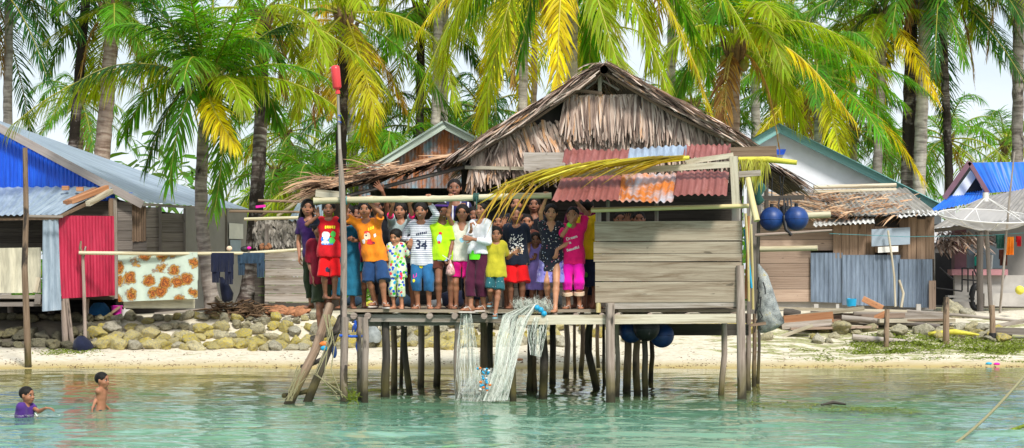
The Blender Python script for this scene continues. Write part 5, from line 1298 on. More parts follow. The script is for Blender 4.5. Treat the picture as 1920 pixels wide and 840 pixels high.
# girl in yellow-white vest, pink shorts
person('girl in white and yellow vest with pink patterned shorts, one arm up on the rail', 866, 384, None, 28.42, ph=867, yaw=-5, aL=('bar', 846, .3), aR=('at', 886, 437, -.06, 'relax', (.0, -.2, 1), (-1, 0, 0), (.6, 0, -1)), shirt=(C['yellow_white_vest'], .12, .47, .022, .02, True), bottom=('shorts', C['pink_shorts'], .285, .022), hair='bob', skin=1, shoes='sole', group=G1)
# girl in white sweater
w_ = person('girl in white sweater, lime hem and wine trousers with fist at her chin', 893, 377, 583, 28.2, ph=903, yaw=-38, hy=8, hr=4, aL=('at', 884, 430, -.18, 'fist', (-.1, 0, 1), (.8, -.2, 0), (-.3, -.4, -1)), aR=('at', 886, 448, -.22, 'relax', (-1, -.1, .15), (0, 1, 0), (.7, -.1, -1)), shirt=(C['white_cotton'], (1.75, 1.75), .53, .024, .015), bottom=('pants', C['wine_cotton'], .10, .018, .57, .014), hair='long', skin=1, shoes='sole', fL=(883, 583, -.1, (-.85, -.5, 0)), fR=(908, 581, .05, (-.75, -.65, 0)), smile=False, group=G1)
mb = MB(); c_ = w_['spine'](.51); mb.sheet([[c_+w_['rv']*(.128*k2*math.cos(a))+w_['fv']*(.108*k2*math.sin(a))+v3(0, 0, z) for a in [2*math.pi*q/24 for q in range(25)]] for z, k2 in ((-.065, 1.08), (0, 1.04), (.06, 1.0))]); mb.build('hem_panel', C['lime_cotton'], w_['root'])
# small girl in mustard shirt
y_ = person('small girl in mustard T-shirt and teal printed shorts stepping off the deck edge', 930, 425, 586, 28.15, ph=930, yaw=4, aL=('down', .0), aR=('at', 963, 474, -.05, 'relax', (.8, -.2, .3), (0, -1, 0), (.3, .5, -1)), shirt=(C['mustard_cotton'], .8, .42, .020, .025), bottom=('shorts', C['teal_print'], .26, .024), hair='long', skin=1, shoes='soleblue', fL=(920, 572, .16), fR=(929, 594, -.12, (-.1, -1, 0)), group=G1)
# boy in black print shirt
k_ = person('boy in black T-shirt with white print and bright red shorts', 968, 388, None, 28.6, ph=968, aL=('down', .03), aR=('down', .02), shirt=(C['navy_cotton'], .8, .44, .03, .03), bottom=('shorts', C['bright_red_cotton'], .235, .045), hair='crop', skin=2, group=G1)
decal(k_, [q for _ in range(70) for q in blobpoly(rr(-.10, .10), rr(-.17, .10), rr(.006, .016), rr(.003, .010), 6, .3, rr(0, 3))], SM('print_white'), 'print'); decal(k_, [q for _ in range(34) for q in blobpoly(rr(-.10, .10), rr(-.19, -.08), rr(.008, .020), rr(.004, .010), 6, .3, rr(0, 3))], SM('print_cream'), 'print')
# waving child behind
person('child waving an open hand between the girl in white and the boy in black', 940, 402, None, 29.0, ph=934, aL=('down',), aR=('at', 944, 424, -.35, 'open', (.15, -.1, 1), (-.1, -1, 0), (.7, 0, -1)), shirt=(C['dark_red_cotton'], .6, .46, .02), bottom=('shorts', C['navy_cotton'], .3, .02), hair='short', skin=1, group=G1)
person('tall child in black watching from the shade behind the boy in black', 968, 366, None, 29.6, shirt=(C['black_cotton'], .6, .46, .02), bottom=('pants', C['black_cotton'], .08, .015), hair='short', skin=1, group=G1)
person('child in dark top in the shade under the tip of the fallen frond', 1003, 368, None, 29.7, ph=1001, shirt=(C['black_cotton'], .6, .46, .02), bottom=('pants', C['navy_cotton'], .08, .015), hair='short', skin=2, group=G1)
person('child in brown shirt between the boy in black and the girl in floral dress', 990, 402, None, 29.1, ph=988, shirt=(C['brown_cotton'], .6, .46, .02), bottom=('shorts', C['navy_cotton'], .28, .02), hair='crop', skin=1, group=G1)
person('small child in lilac frock half hidden behind the girl in floral dress', 1006, 436, None, 28.75, ph=1004, aL=('at', 1003, 485, -.12, 'relax', (.1, -.3, .9), (0, -1, 0)), aR=('down',), shirt=(C['lilac_cotton'], .5, .26, .02, .05), hair='short', skin=2, group=G1)
# floral dress
d_ = person('girl in dark floral dress over lilac skirt, one arm reaching up to the rail', 1034, 383, None, 28.42, ph=1033, yaw=3, hr=-4, aL=('bar', 1024, .7), aR=('at', 1044, 468, -.12, 'relax', (-.1, -.2, -1), (-.5, .5, 0), (.9, .4, 0)), shirt=(C['dark_floral'], .55, .37, .022, .030, True), bottom=('skirt', C['lilac_print'], .25, .012), hair='short', skin=0, fL=(1028, 574, .08, (.1, -1, 0)), fR=(1041, 586, -.26, (-.25, -1, 0)), group=G1)
# pink girl
p_ = person('girl in hot pink lettered T-shirt and magenta capri trousers with a green wristband', 1076, 388, None, 28.45, ph=1074, yaw=-8, aL=('at', 1070, 418, -.26, 'open', (.25, -.15, 1), (.1, -1, 0), (-.6, -.2, -1)), aR=('at', 1081, 378, .08, 'fist', (0, -.2, 1), (0, -1, 0), (.8, .2, 0)), shirt=(C['hotpink_cotton'], .75, .45, .026, .02), bottom=('pants', C['magenta_cotton'], .165, .026), hair='crop', skin=1, shoes='sole', group=G1)
S, E, W = p_['arms'][-1]; band(p_, (E, W), .74, .96, .034, M['greenplastic'], 'wristband')
for sg in (-1, 1):
    hip, kn, an = p_['legs'][sg][:3]; band(p_, (kn, an), .42, .56, .078, M['print_cream'], 'cuff')
for t_, x_, z_, s2 in (('Dream', -.005, .035, .058), ('is', -.03, -.03, .05), ('Beautiful', .01, -.115, .052)): decal(p_, textpolys(t_, x_, z_, s2, .28, .0012), SM('print_white'), 'lettering')
# yellow shirt person turned away
person('child in yellow shirt and navy yellow patterned skirt turned away beside the plank wall', 1104, 372, None, 28.75, ph=1101, yaw=150, aL=('down', .03), aR=('down', .03), shirt=(C['yellow_cotton'], 1.0, .46, .04, .03), bottom=('skirt', C['navy_yellow_batik'], .20, .02), hair='short', skin=1, group=G1)
person('child in magenta top in the shade under the awning', 1092, 350, None, 29.6, ph=1090, aL=('down',), shirt=(C['maroon_cotton'], .7, .46, .02), bottom=('pants', C['navy_cotton'], .08, .02), hair='short', skin=2, group=G1)
# peepers behind the plank wall
person('child waving over the plank wall, left of the two peeping heads', 1164, 397, None, 28.8, ph=1163, aR=('at', 1176, 418, -.25, 'open', (.05, -.1, 1), (0, -1, 0), (.7, 0, -1)), shirt=(C['black_cotton'], .6, .46, .02), bottom=('shorts', C['navy_cotton'], .3, .02), hair='crop', skin=1, group=G1)
person('child peeping over the plank wall, right of the two peeping heads', 1198, 396, None, 28.75, ph=1198, shirt=(C['brown_cotton'], .6, .46, .02), bottom=('shorts', C['navy_cotton'], .3, .02), hair='crop', skin=1, group=G1)

# two children wading (only what is above and just below the water is built)
Ya = YW(768)+.0
person('bare chested boy wading in the sea, facing right', 186, 698, 858, Ya, ph=192, yaw=72, hy=4, aL=('at', 205, 767, .12, 'relax', (.1, 0, -1), (1, 0, 0), (-1, 0, 0)), aR=('at', 174, 764, -.16, 'relax', (-.3, 0, -1), (1, 0, 0), (-1, 0, .2)), bottom=('shorts', C['navy_cotton'], .3, .02), hair='crop', skin=1, group='children wading in the sea')
Yb = YW(780)
person('boy in purple shirt chest deep in the sea, arm stretched forward', 34, 725, 905, Yb, ph=51, yaw=62, hy=8, aL=('at', 58, 765, .3, 'relax', (1, 0, -.3), (0, 0, -1), (0, 0, -1)), aR=('at', 86, 765, -.18, 'relax', (1, -.1, -.05), (0, 0, -1), (.2, -.2, -1)), shirt=(C['violet_cotton'], .45, .46, .018), bottom=('shorts', C['navy_cotton'], .3, .02), hair='crop', skin=1, group='children wading in the sea')
# ------------------------------------------------------------ palms
YG_, GR, DG, YE, BR, OR = (.26, .33, .008), (.095, .235, .011), (.030, .100, .014), (.48, .41, .008), (.30, .17, .06), (.48, .31, .02)
def frond_arrays(P0, P1, P2, n=78, leaf=.85, width=.037, droop=.55, az=None, rad=.03):
    P0, P1, P2 = (np.array(p, float) for p in (P0, P1, P2))
    def cv(t): t = t[:, None]; return P0*(1-t)**2+2*P1*t*(1-t)+P2*t*t
    def tg(t): t = t[:, None]; return nrmz(2*(P1-P0)*(1-t)+2*(P2-P1)*t)
    t = np.repeat(np.linspace(.14, 1, n), 2)+RNG.uniform(-.003, .003, 2*n); t = np.clip(t, 0, 1); sg = np.tile([-1, 1], n)
    c = cv(t); T = tg(t); hz = (P2-P0)*np.array([1, 1, 0]); 
    if np.linalg.norm(hz) < .2: hz = np.array([1, 0, 0]) if az is None else np.array([math.cos(az), math.sin(az), 0])
    side = unit(np.cross(hz, [0, 0, 1.0])); S = nrmz(side-T*(T@side)[:, None]); Nn = np.cross(S, T)
    Nn = Nn*np.where(Nn[:, 2:3] < 0, -1, 1)
    ang = np.radians(64-42*t**1.5)+RNG.normal(0, .11, 2*n)
    D = T*np.cos(ang)[:, None]+S*(sg*np.sin(ang))[:, None]+Nn*(.10+RNG.normal(0, .08, 2*n))[:, None]; D = nrmz(D)
    ln = leaf*(.30+.70*np.sin(np.pi*np.clip(t*.82+.10, 0, 1))**.8)*RNG.uniform(.72, 1.10, 2*n)*np.where(RNG.uniform(0, 1, 2*n) < .07, .25, 1)
    wd = nrmz(np.cross(D, Nn)+RNG.normal(0, .15, (2*n, 3)))
    V, Fc, uv, own = strip_arrays(c, D, ln, width*RNG.uniform(.8, 1.15, 2*n), wd, droop*RNG.uniform(.45, 1.5, 2*n), (.55, 1, .72, .08), (0, .3, .66, 1))
    rn = RNG.uniform(0, 1, 2*n)[own]; mi = np.zeros(len(Fc), int)
    k = 12; tt = np.linspace(0, 1, k); C_ = cv(tt); T_ = tg(tt); rv_ = []
    for i in range(k):
        a = unit(np.cross(T_[i], [.1, .2, .97]) if abs(T_[i][2]) < .95 else np.cross(T_[i], [1, 0, 0])); b_ = np.cross(T_[i], a); r = rad*(1-.85*tt[i])+.004
        for q in range(5): rv_.append(C_[i]+(a*math.cos(q*1.257)+b_*math.sin(q*1.257))*r)
    fr_ = [[i*5+q, i*5+(q+1) % 5, i*5+5+(q+1) % 5, i*5+5+q] for i in range(k-1) for q in range(5)]
    o = len(V); V = np.concatenate([V, np.array(rv_)]); Fc = np.concatenate([Fc, np.array(fr_)+o]); uv = np.concatenate([uv, np.zeros((len(rv_), 2))])
    return V, Fc, uv, np.concatenate([rn, np.full(len(fr_), .5)]), np.concatenate([mi, np.ones(len(fr_), int)])
def frond(parent, P0, P1, P2, col, name='frond', label=None, **k):
    V, Fc, uv, rn, mi = frond_arrays(P0, P1, P2, **k)
    o = mesh_np(name, V, Fc, [M['leaf'], M['rachis']], parent, uv=uv, rnd=rn, midx=mi, smooth=True)
    j = rr(.82, 1.15); o.color = (min(1, col[0]*j*rr(.9, 1.1)), min(1, col[1]*j), col[2]*j, 1)
    return o
def auto_frond(parent, c, az, el, ln, col, sag=.6, **k):
    d = Vector((math.cos(az)*math.cos(el), math.sin(az)*math.cos(el), math.sin(el))); h = Vector((math.cos(az), math.sin(az), 0))
    p1 = c+d*ln*.55; p2 = c+d*ln*(.62)+h*ln*.30*(1-.4*sag)+Vector((0, 0, -ln*sag*.75))
    return frond(parent, c, p1, p2, col, az=az, **k)
def palm(label, base, top, r0, r1, bark, crown=None, fr=16, cols=(GR, YG_, YE), ln=3.6, group='coconut palms', bend=(0, 0), explicit=(), flare=1.35, sag=.62, dead=2, nuts=0, leaf=.85, n=74, elo=-35, crownd=True):
    """base, top: points of the trunk; crown fronds spring from the top"""
    base, top = Vector(base), Vector(top); r0 *= .72; r1 *= .72
    t = thing('palm_tree', label, 'palm tree', base, group)
    pts = []; rad = []; Ln = (top-base).length; k = max(10, int(Ln/.22))
    for i in range(k+1):
        s = i/k; p = base+(top-base)*s+Vector((bend[0]*math.sin(math.pi*s), bend[1]*math.sin(math.pi*s), 0)); pts.append(p+Vector((rr(-.012, .012), rr(-.012, .012), 0)))
        rad.append((r0+(r1-r0)*s)*(1+(flare-1)*max(0, 1-s*Ln/.9)**2)*(1.035 if i % 2 else .985))
    pts.insert(0, base-Vector((0, 0, .4))); rad.insert(0, rad[0]*1.05)
    MB().tube(pts, rad, 14).build('trunk', M[bark], t)
    if crownd:
        mb = MB(); c = top
        for q in range(10):
            a = q*2.4; mb.tube([c+Vector((math.cos(a)*r1*.6, math.sin(a)*r1*.6, -.35)), c+Vector((math.cos(a)*r1*1.5, math.sin(a)*r1*1.5, .0)), c+Vector((math.cos(a)*r1*2.6, math.sin(a)*r1*2.6, .3))], [r1*.5, r1*.6, r1*.15], 6)
        mb.build('leaf_sheath', M['fibre'], t)
    for q in range(nuts):
        a = rr(0, 6.28); mb = MB(); mb.ball(top+Vector((math.cos(a)*r1*1.8, math.sin(a)*r1*1.8, -rr(.15, .4))), .12, nu=10, nv=7, sc=(.85, .85, 1.15)); mb.build('coconut', M['coconut'], t)
    a0 = rr(0, 6)
    for q in range(fr):
        s = q/max(1, fr-1); el = R(78-(78-elo)*s**.8+rr(-8, 8)); az = a0+q*2.39996+rr(-.2, .2)
        col = cols[min(int(s*len(cols)*.999), len(cols)-1)] if random.random() < .7 else random.choice(cols)
        auto_frond(t, top+Vector((0, 0, .1)), az, el, ln*rr(.85, 1.08), col, sag*rr(.7, 1.2)*(1.15 if el < .3 else .8), n=n, leaf=leaf, droop=rr(.45, .9))
    for q in range(dead):
        az = rr(0, 6.28); c = top+Vector((math.cos(az)*r1, math.sin(az)*r1, -.1)); frond(t, c, c+Vector((math.cos(az)*.6, math.sin(az)*.6, -.2)), c+Vector((math.cos(az)*.8, math.sin(az)*.8, -rr(1.6, 2.6))), BR, n=40, leaf=.6, droop=1.2, az=az)
    for e in explicit:
        P0, P1, P2, col = e[:4]; kw = dict(n=84, leaf=.95, droop=.8); kw.update(e[4] if len(e) > 4 else {})
        frond(t, P0, P1, P2, col, **kw)
    return t
def T(px, py, Y): return at(px, py, Y)
def B(px, Y):
    x = X(px, Y); return Vector((x, Y, gzf(x, Y)))
# --- the young palm at the left, in front of the grey house
Yp = 43.2; c = T(392, 165, Yp); b = B(392, Yp)
ex = []
def E(p0, p1, p2, col, dy=(0, 0, 0), Y=Yp, **k): ex.append((T(*p0, Y+dy[0]), T(*p1, Y+dy[1]), T(*p2, Y+dy[2]), col, k))
E((385, 150), (215, 70), (22, 235), YG_, (0, -.8, -1.2), n=96, leaf=1.15, droop=1.3); E((398, 160), (520, 115), (628, 200), YG_, (0, -.6, -1.0), leaf=.85, droop=1.2)
E((392, 160), (340, 140), (318, 345), GR, (0, -1.2, -1.3), leaf=.9, droop=1.0); E((394, 160), (440, 190), (402, 395), GR, (0, -1.1, -1.2), leaf=.8, droop=.9); E((392, 165), (385, 190), (440, 270), YE, (0, -1.6, -2.0), leaf=.7, droop=1.0)
E((388, 150), (350, -20), (285, -110), GR, (0, .3, .3), leaf=1.1); E((390, 150), (400, -60), (420, -160), GR, leaf=1.1); E((394, 150), (450, -30), (560, -60), GR, (0, .4, .8), leaf=1.1); E((386, 150), (300, 20), (215, 50), GR, (0, .5, 1.0), leaf=1.05, droop=.9)
E((398, 155), (480, 60), (540, 45), DG, (0, .6, 1.2), leaf=1.0, droop=.8); E((388, 150), (330, 40), (250, -30), DG, (0, -.9, -1.5), leaf=1.05); E((390, 150), (372, 40), (345, -40), GR, (0, -1.3, -2.3), leaf=1.1); E((393, 150), (425, 60), (470, 0), GR, (0, -1.2, -2.2), leaf=1.0)
E((396, 160), (500, 110), (520, 230), GR, (0, 1.0, 1.6), leaf=.9); E((386, 158), (290, 110), (235, 250), GR, (0, 1.0, 1.5), leaf=.95); E((388, 160), (330, 130), (275, 310), DG, (0, .2, .3), leaf=.9); E((390, 158), (360, 60), (345, 150), GR, (0, -1.8, -2.8), leaf=.9); E((394, 160), (430, 110), (455, 200), YG_, (0, -1.6, -2.3), leaf=.8)
palm('young green coconut palm with a leaning trunk in front of the grey plaster wall', B(402, Yp), c, .21, .16, 'trunk_grey', fr=7, cols=(GR, GR, DG), ln=3.4, bend=(-.22, 0), explicit=ex, nuts=4, dead=0, elo=20)
# --- palms standing behind, from left to right (px at foot, px/py at crown)
palm('slim pale palm trunk at the far left edge behind the blue gabled house', B(10, 57), T(19, -190, 57), .20, .15, 'trunk_pale', fr=13, cols=(DG, DG, GR), ln=4.0)
palm('dark blotched palm trunk leaning right behind the blue gabled house', B(112, 57), T(166, -60, 57), .23, .17, 'trunk_dark', fr=10, cols=(DG, DG, GR), ln=3.6, dead=0)
palm('brown palm trunk leaning slightly right behind the zinc roof', B(168, 56), T(214, 20, 56), .36, .25, 'trunk_brown', fr=12, cols=(YG_, GR, YG_), ln=3.0, dead=2)
palm('palm with very dark crown high in the top left corner', B(-40, 56), T(-30, -40, 56), .2, .15, 'trunk_dark', fr=16, cols=(DG,), ln=4.4)
palm('straight grey palm with flared dark foot beside the laundry line', B(462, 44.6), T(492, 30, 46), .24, .19, 'trunk_dark', fr=11, cols=(GR, YG_, YG_), ln=3.2, flare=2.0, bend=(.10, 0), dead=1)
palm('tall grey palm trunk behind the red bottle pole', B(632, 49), T(646, 35, 49), .20, .17, 'trunk_dark', fr=14, cols=(YG_, GR, YG_, YE), ln=3.3, dead=2, elo=-50)
palm('thin grey palm just right of the red bottle pole', B(668, 57.5), T(655, 60, 57.5), .19, .15, 'trunk_pale', fr=10, cols=(GR, YG_, OR), ln=2.7, dead=2, elo=-55)
palm('dark thin palm with drooping dark fronds left of the twin pale trunks', B(783, 58), T(790, 20, 58), .19, .15, 'trunk_dark', fr=11, cols=(DG, GR, YG_), ln=3.4, dead=1, elo=-60)
palm('left pale trunk of the twin palms left of the thatched gable', B(808, 57), T(826, -120, 57), .20, .17, 'trunk_pale', fr=14, cols=(YG_, YG_, YE), ln=3.7)
palm('right pale trunk of the twin palms left of the thatched gable', B(829, 58), T(834, -60, 58), .19, .16, 'trunk_pale', fr=12, cols=(GR, YG_), ln=3.7)
palm('grey palm trunk rising just left of the thatched gable', B(972, 48), T(985, -30, 48), .16, .14, 'trunk_pale', fr=13, cols=(YG_, YE), ln=3.2)
palm('brown thin palm trunk close behind the left thatch slope', B(1000, 52), T(1002, 0, 52), .12, .10, 'trunk_brown', fr=12, cols=(GR, YG_, YE), ln=3.4)
# the big yellow-green crown over the thatch
ex = []; Yq = 40.5; c = T(1075, -170, Yq)
def E2(p1, p2, col, dy=(0, 0), **k): ex.append((c, T(*p1, Yq+dy[0]), T(*p2, Yq+dy[1]), col, dict(dict(n=104, leaf=1.0, droop=.75, width=.042), **k)))
E2((900, -160), (772, 215), YG_, (-.6, -1.0), leaf=1.1, droop=1.0); E2((960, -130), (905, 235), YG_, (-1.2, -1.6), leaf=1.0); E2((1045, -60), (1046, 180), YE, (-1.5, -2.0), leaf=.75); E2((1100, -60), (1165, 140), YG_, (-1.4, -1.8), leaf=.85); E2((1180, -70), (1262, 205), YG_, (-1.0, -1.6), leaf=.95)
E2((1240, -110), (1335, 225), YE, (-.2, -.8), leaf=.8, n=110); E2((1290, -170), (1425, 105), YG_, (-.4, -1.0), leaf=1.0, droop=1.1); E2((840, -220), (690, 60), YG_, (-.2, -.4)); E2((1000, -110), (978, 110), GR, (-.4, -.6)); E2((1120, -100), (1105, 120), GR, (.8, 1.6)); E2((1010, -150), (850, 60), GR, (.8, 1.6)); E2((1200, -160), (1300, 60), GR, (.8, 1.8)); E2((930, -200), (830, 110), YG_, (.6, 1.2)); E2((1230, -140), (1215, 120), YG_, (.6, 1.0))
palm('big yellow green palm whose fronds hang over the thatched gable', B(1068, 44.5), c, .18, .15, 'trunk_pale', fr=6, cols=(GR,), ln=3.2, explicit=ex, dead=0, elo=40)
palm('slim palm trunk just right of the thatched ridge', B(1252, 46), T(1262, -90, 46), .15, .13, 'trunk_pale', fr=10, cols=(GR, YG_), ln=3.4)
# young yellow palm to the right of the gable
ex = []; Yr = 44; c = T(1378, 90, Yr)
def E3(p1, p2, col, dy=(0, 0), **k): ex.append((c, T(*p1, Yr+dy[0]), T(*p2, Yr+dy[1]), col, dict(dict(n=90, leaf=.95, droop=.9), **k)))
E3((1320, -10), (1235, 120), YG_, (-.8, -1.2)); E3((1460, 20), (1600, 225), YE, (-.6, -1.0), leaf=.85); E3((1480, -30), (1660, 130), YG_, (.2, .2), leaf=.9); E3((1420, -80), (1540, -60), GR, (.5, .9)); E3((1350, -60), (1290, -60), GR, (.4, .8)); E3((1300, 60), (1262, 200), GR, (.6, 1.0)); E3((1440, 80), (1500, 230), YG_, (.9, 1.5)); E3((1390, -60), (1400, -120), GR, (0, 0)); E3((1430, -10), (1470, 130), YG_, (-1.4, -2.0), leaf=.8); E3((1500, 10), (1690, 190), GR, (.9, 1.6))
palm('young palm with ringed trunk and yellow fronds right of the thatched gable', B(1366, Yr), c, .20, .18, 'trunk_brown', fr=5, cols=(GR, YG_), ln=3.0, explicit=ex, dead=3, nuts=3, elo=30)
palm('thin pale palm with dark band close right of the young yellow palm', B(1419, 57.5), T(1416, 60, 57.5), .19, .17, 'trunk_pale', fr=12, cols=(GR, GR, YG_), ln=3.0, dead=2)
palm('palm with low yellow fronds over the turquoise gable', B(1530, 54), T(1535, 150, 54), .16, .14, 'trunk_grey', fr=18, cols=(GR, GR, YE), ln=3.4, dead=1, elo=-45)
palm('grey palm trunk leaning right behind the turquoise roof edge', B(1636, 57.5), T(1656, 30, 57.5), .20, .17, 'trunk_grey', fr=13, cols=(GR, YG_, YE), ln=3.2, dead=2, elo=-50)
palm('dark blotched palm trunk behind the right house, left of the white one', B(1696, 58), T(1712, -80, 58), .27, .23, 'trunk_dark', fr=17, cols=(DG, GR), ln=3.8, dead=2)
palm('tall white palm trunk behind the right house', B(1716, 57.5), T(1740, -140, 57.5), .26, .22, 'trunk_pale', fr=15, cols=(DG, DG), ln=4.2)
palm('pale ringed palm trunk at the right edge of the view', B(1906, 58), T(1910, -60, 58), .24, .21, 'trunk_grey', fr=10, cols=(DG, GR, YG_), ln=3.0, dead=2)
palm('dark crowned palm high above the right house', B(1790, 58), T(1765, -20, 58), .17, .15, 'trunk_dark', fr=17, cols=(DG,), ln=4.4)
# distant palms with whole crowns
far = [('distant full crowned palm above the blue roof', 1776, 268, 72, 3.6, (GR, GR, YG_)), ('distant pale palm at the right edge beyond the blue roof', 1885, 275, 80, 3.4, (GR, YG_)), ('distant hazy palm right of the straight grey palm', 535, 255, 70, 3.4, (GR, YG_)),
       ('distant palm with low crown behind the small hut', 520, 330, 62, 3.0, (GR, GR, YG_)), ('low palm crown behind the red bottle pole', 705, 250, 58, 3.2, (DG, GR)), ('low palm crown behind the corrugated gable', 735, 300, 55, 2.8, (GR, YG_)), ('distant palm behind the left thatch slope', 905, 215, 62, 3.4, (DG, GR)), ('distant palm behind the right thatch slope', 1300, 200, 66, 3.4, (GR, YG_)),
       ('distant palm low behind the ringed trunk', 1330, 260, 58, 3.0, (GR, DG)), ('distant dark palm behind the turquoise gable', 1450, 180, 62, 3.4, (DG, GR)), ('distant palm between the gable and the leaning grey trunk', 1600, 250, 64, 3.4, (DG, GR)), ('distant palm just left of the dark blotched trunk', 1670, 280, 76, 3.0, (GR, GR)), ('distant palm peeping over the zinc roof', 150, 190, 78, 3.0, (GR,)),
       ('distant palm behind the twin pale trunks', 845, 260, 68, 3.2, (GR, YG_)), ('low green palm behind the small hut poles', 590, 350, 56, 2.6, (GR, YG_)), ('distant palm with its crown above the thatch ridge', 1090, 60, 64, 3.8, (GR, YG_)), ('distant palm high right of the young yellow palm', 1480, 40, 62, 3.8, (GR, YG_, YE)), ('distant palm high beside the leaning grey trunk', 1600, 60, 66, 3.6, (GR, YG_))]
for lb, px, py, Y, ln, cols in far:
    palm(lb, B(px+rr(-8, 8), Y), T(px, py, Y), .17, .14, random.choice(['trunk_grey', 'trunk_brown', 'trunk_pale']), fr=18, cols=cols, ln=ln, dead=1, n=46, leaf=.85, elo=-40, group='palms far behind the houses')
# low scrub far behind: one mass nobody could count
n = 13000; xx = RNG.uniform(-45, 45, n); yy = RNG.uniform(66, 95, n); zz = .9+RNG.uniform(0, 1, n)**1.4*(4.0+1.5*np.sin(xx*.31)+1.0*np.sin(xx*.9+1))
D = nrmz(np.stack([RNG.normal(0, 1, n), RNG.normal(0, 1, n), RNG.uniform(-.3, 1, n)], 1)); wd = nrmz(np.cross(D, RNG.normal(0, 1, (n, 3))))
V, Fc, uv, own = strip_arrays(np.stack([xx, yy, zz], 1), D, RNG.uniform(.5, 1.3, n), RNG.uniform(.08, .22, n), wd, RNG.uniform(.3, 1, n))
o = mesh_np('scrub', V, Fc, M['leaf'], None, uv=uv, rnd=RNG.uniform(0, 1, n)[own], smooth=True); o.color = (.08, .19, .02, 1); tag(o, 'low green scrub far behind the houses', 'scrub', kind='stuff')
# the cut frond lying on the awning
f0 = thing('fallen_frond', 'cut yellow palm frond lying on the rusty awning with its tip hanging left', 'palm frond', at(1160, 310, 28.1))
MB().tube([at(1292, 296, 28.0), at(1180, 300, 27.93), at(1080, 314, 27.85), at(1010, 338, 27.7)], [.03, .024, .015, .006], 7).build('stalk', M['drygrass'], f0)
Bs = []; Ds = []; Ls = []
for k in range(190):
    t = rr(0, .95); px = 1285-t*290; py = 297+t*t*30; p = at(px, py+rr(-6, 5), 27.93+rr(-.06, .05)); Bs.append(p[:]); Ds.append((-1, rr(-.25, .05), -.07-.28*t*t+rr(-.09, .10))); Ls.append(rr(.5, 1.0))
n = len(Bs); D = nrmz(np.array(Ds)); wd = nrmz(np.cross(D, np.array([0, -.6, 1.0]))+RNG.normal(0, .2, (n, 3)))
V, Fc, uv, own = strip_arrays(np.array(Bs), D, np.array(Ls), RNG.uniform(.02, .04, n), wd, RNG.uniform(.05, .35, n)); o = mesh_np('leaflets', V, Fc, M['leaf'], f0, uv=uv, rnd=RNG.uniform(0, 1, n)[own], smooth=True); o.color = (.40, .34, .03, 1)
Bs = []; Ds = []; Ls = []
for k in range(13):
    p = at(rr(950, 1008), rr(330, 352), 27.75+rr(-.1, .1)); Bs.append(p[:]); Ds.append((-1+rr(-.1, .6), rr(-.3, .1), -.75+rr(-.5, .2))); Ls.append(rr(.4, .9))
n = len(Bs); D = nrmz(np.array(Ds)); wd = nrmz(np.cross(D, np.array([0, -1, .2]))+RNG.normal(0, .3, (n, 3)))
V, Fc, uv, own = strip_arrays(np.array(Bs), D, np.array(Ls), RNG.uniform(.012, .03, n), wd, RNG.uniform(.2, .9, n)); o = mesh_np('leaflets', V, Fc, M['leaf'], f0, uv=uv, rnd=RNG.uniform(0, 1, n)[own], smooth=True); o.color = (.45, .28, .05, 1)
f1 = thing('fallen_frond', 'green frond stalk poking out right of the awning post', 'palm frond', at(1440, 300, 28.6))
MB().tube([at(1385, 298, 28.6), at(1440, 299, 28.5), at(1494, 305, 28.4)], [.03, .045, .035], 8).build('stalk', M['drygrass'], f1)
Bs = []; Ds = []; Ls = []
for k in range(60):
    p = at(rr(1386, 1440), 300+rr(-4, 4), 28.5+rr(-.1, .1)); Bs.append(p[:]); Ds.append((rr(-.7, .5), rr(-.4, .1), -1)); Ls.append(rr(.15, .5))
n = len(Bs); D = nrmz(np.array(Ds)); wd = nrmz(np.cross(D, np.array([0, -1, .2]))+RNG.normal(0, .3, (n, 3)))
V, Fc, uv, own = strip_arrays(np.array(Bs), D, np.array(Ls), RNG.uniform(.012, .03, n), wd, RNG.uniform(.2, .9, n)); o = mesh_np('leaflets', V, Fc, M['leaf'], f1, uv=uv, rnd=RNG.uniform(0, 1, n)[own], smooth=True); o.color = (.40, .40, .08, 1)
# ------------------------------------------------------------ houses on the shore
def P_(mb, name, mat, par): return mb.build(name, M[mat], par)
def boards(par, name, mat, x0, x1, py0, py1, Y, n, vertical=False, th=.03, jit=.01, Y2=None):
    """board wall between photo columns x0..x1 and rows py0..py1 at depth Y"""
    mb = MB(); Y2 = Y2 or Y
    for k in range(n):
        if vertical:
            a = x0+(x1-x0)*(k+.5)/n; Yk = Y+(Y2-Y)*(k+.5)/n; w_ = (x1-x0)/n*Yk/F-.008
            mb.bar(at(a, py1+rr(-2, 2)*jit*60, Yk+rr(-jit, jit)), at(a, py0+rr(-2, 2)*jit*60, Yk), w_, th, (0, 1, 0))
        else:
            a = py0+(py1-py0)*(k+.5)/n; h_ = (py1-py0)/n*Y/F-.008
            mb.bar(at(x0+rr(-1, 1)*jit*100, a, Y+rr(-jit, jit)), at(x1+rr(-1, 1)*jit*100, a+(Y2-Y)*0, Y2), th, h_)
    return mb.build(name, M[mat], par)
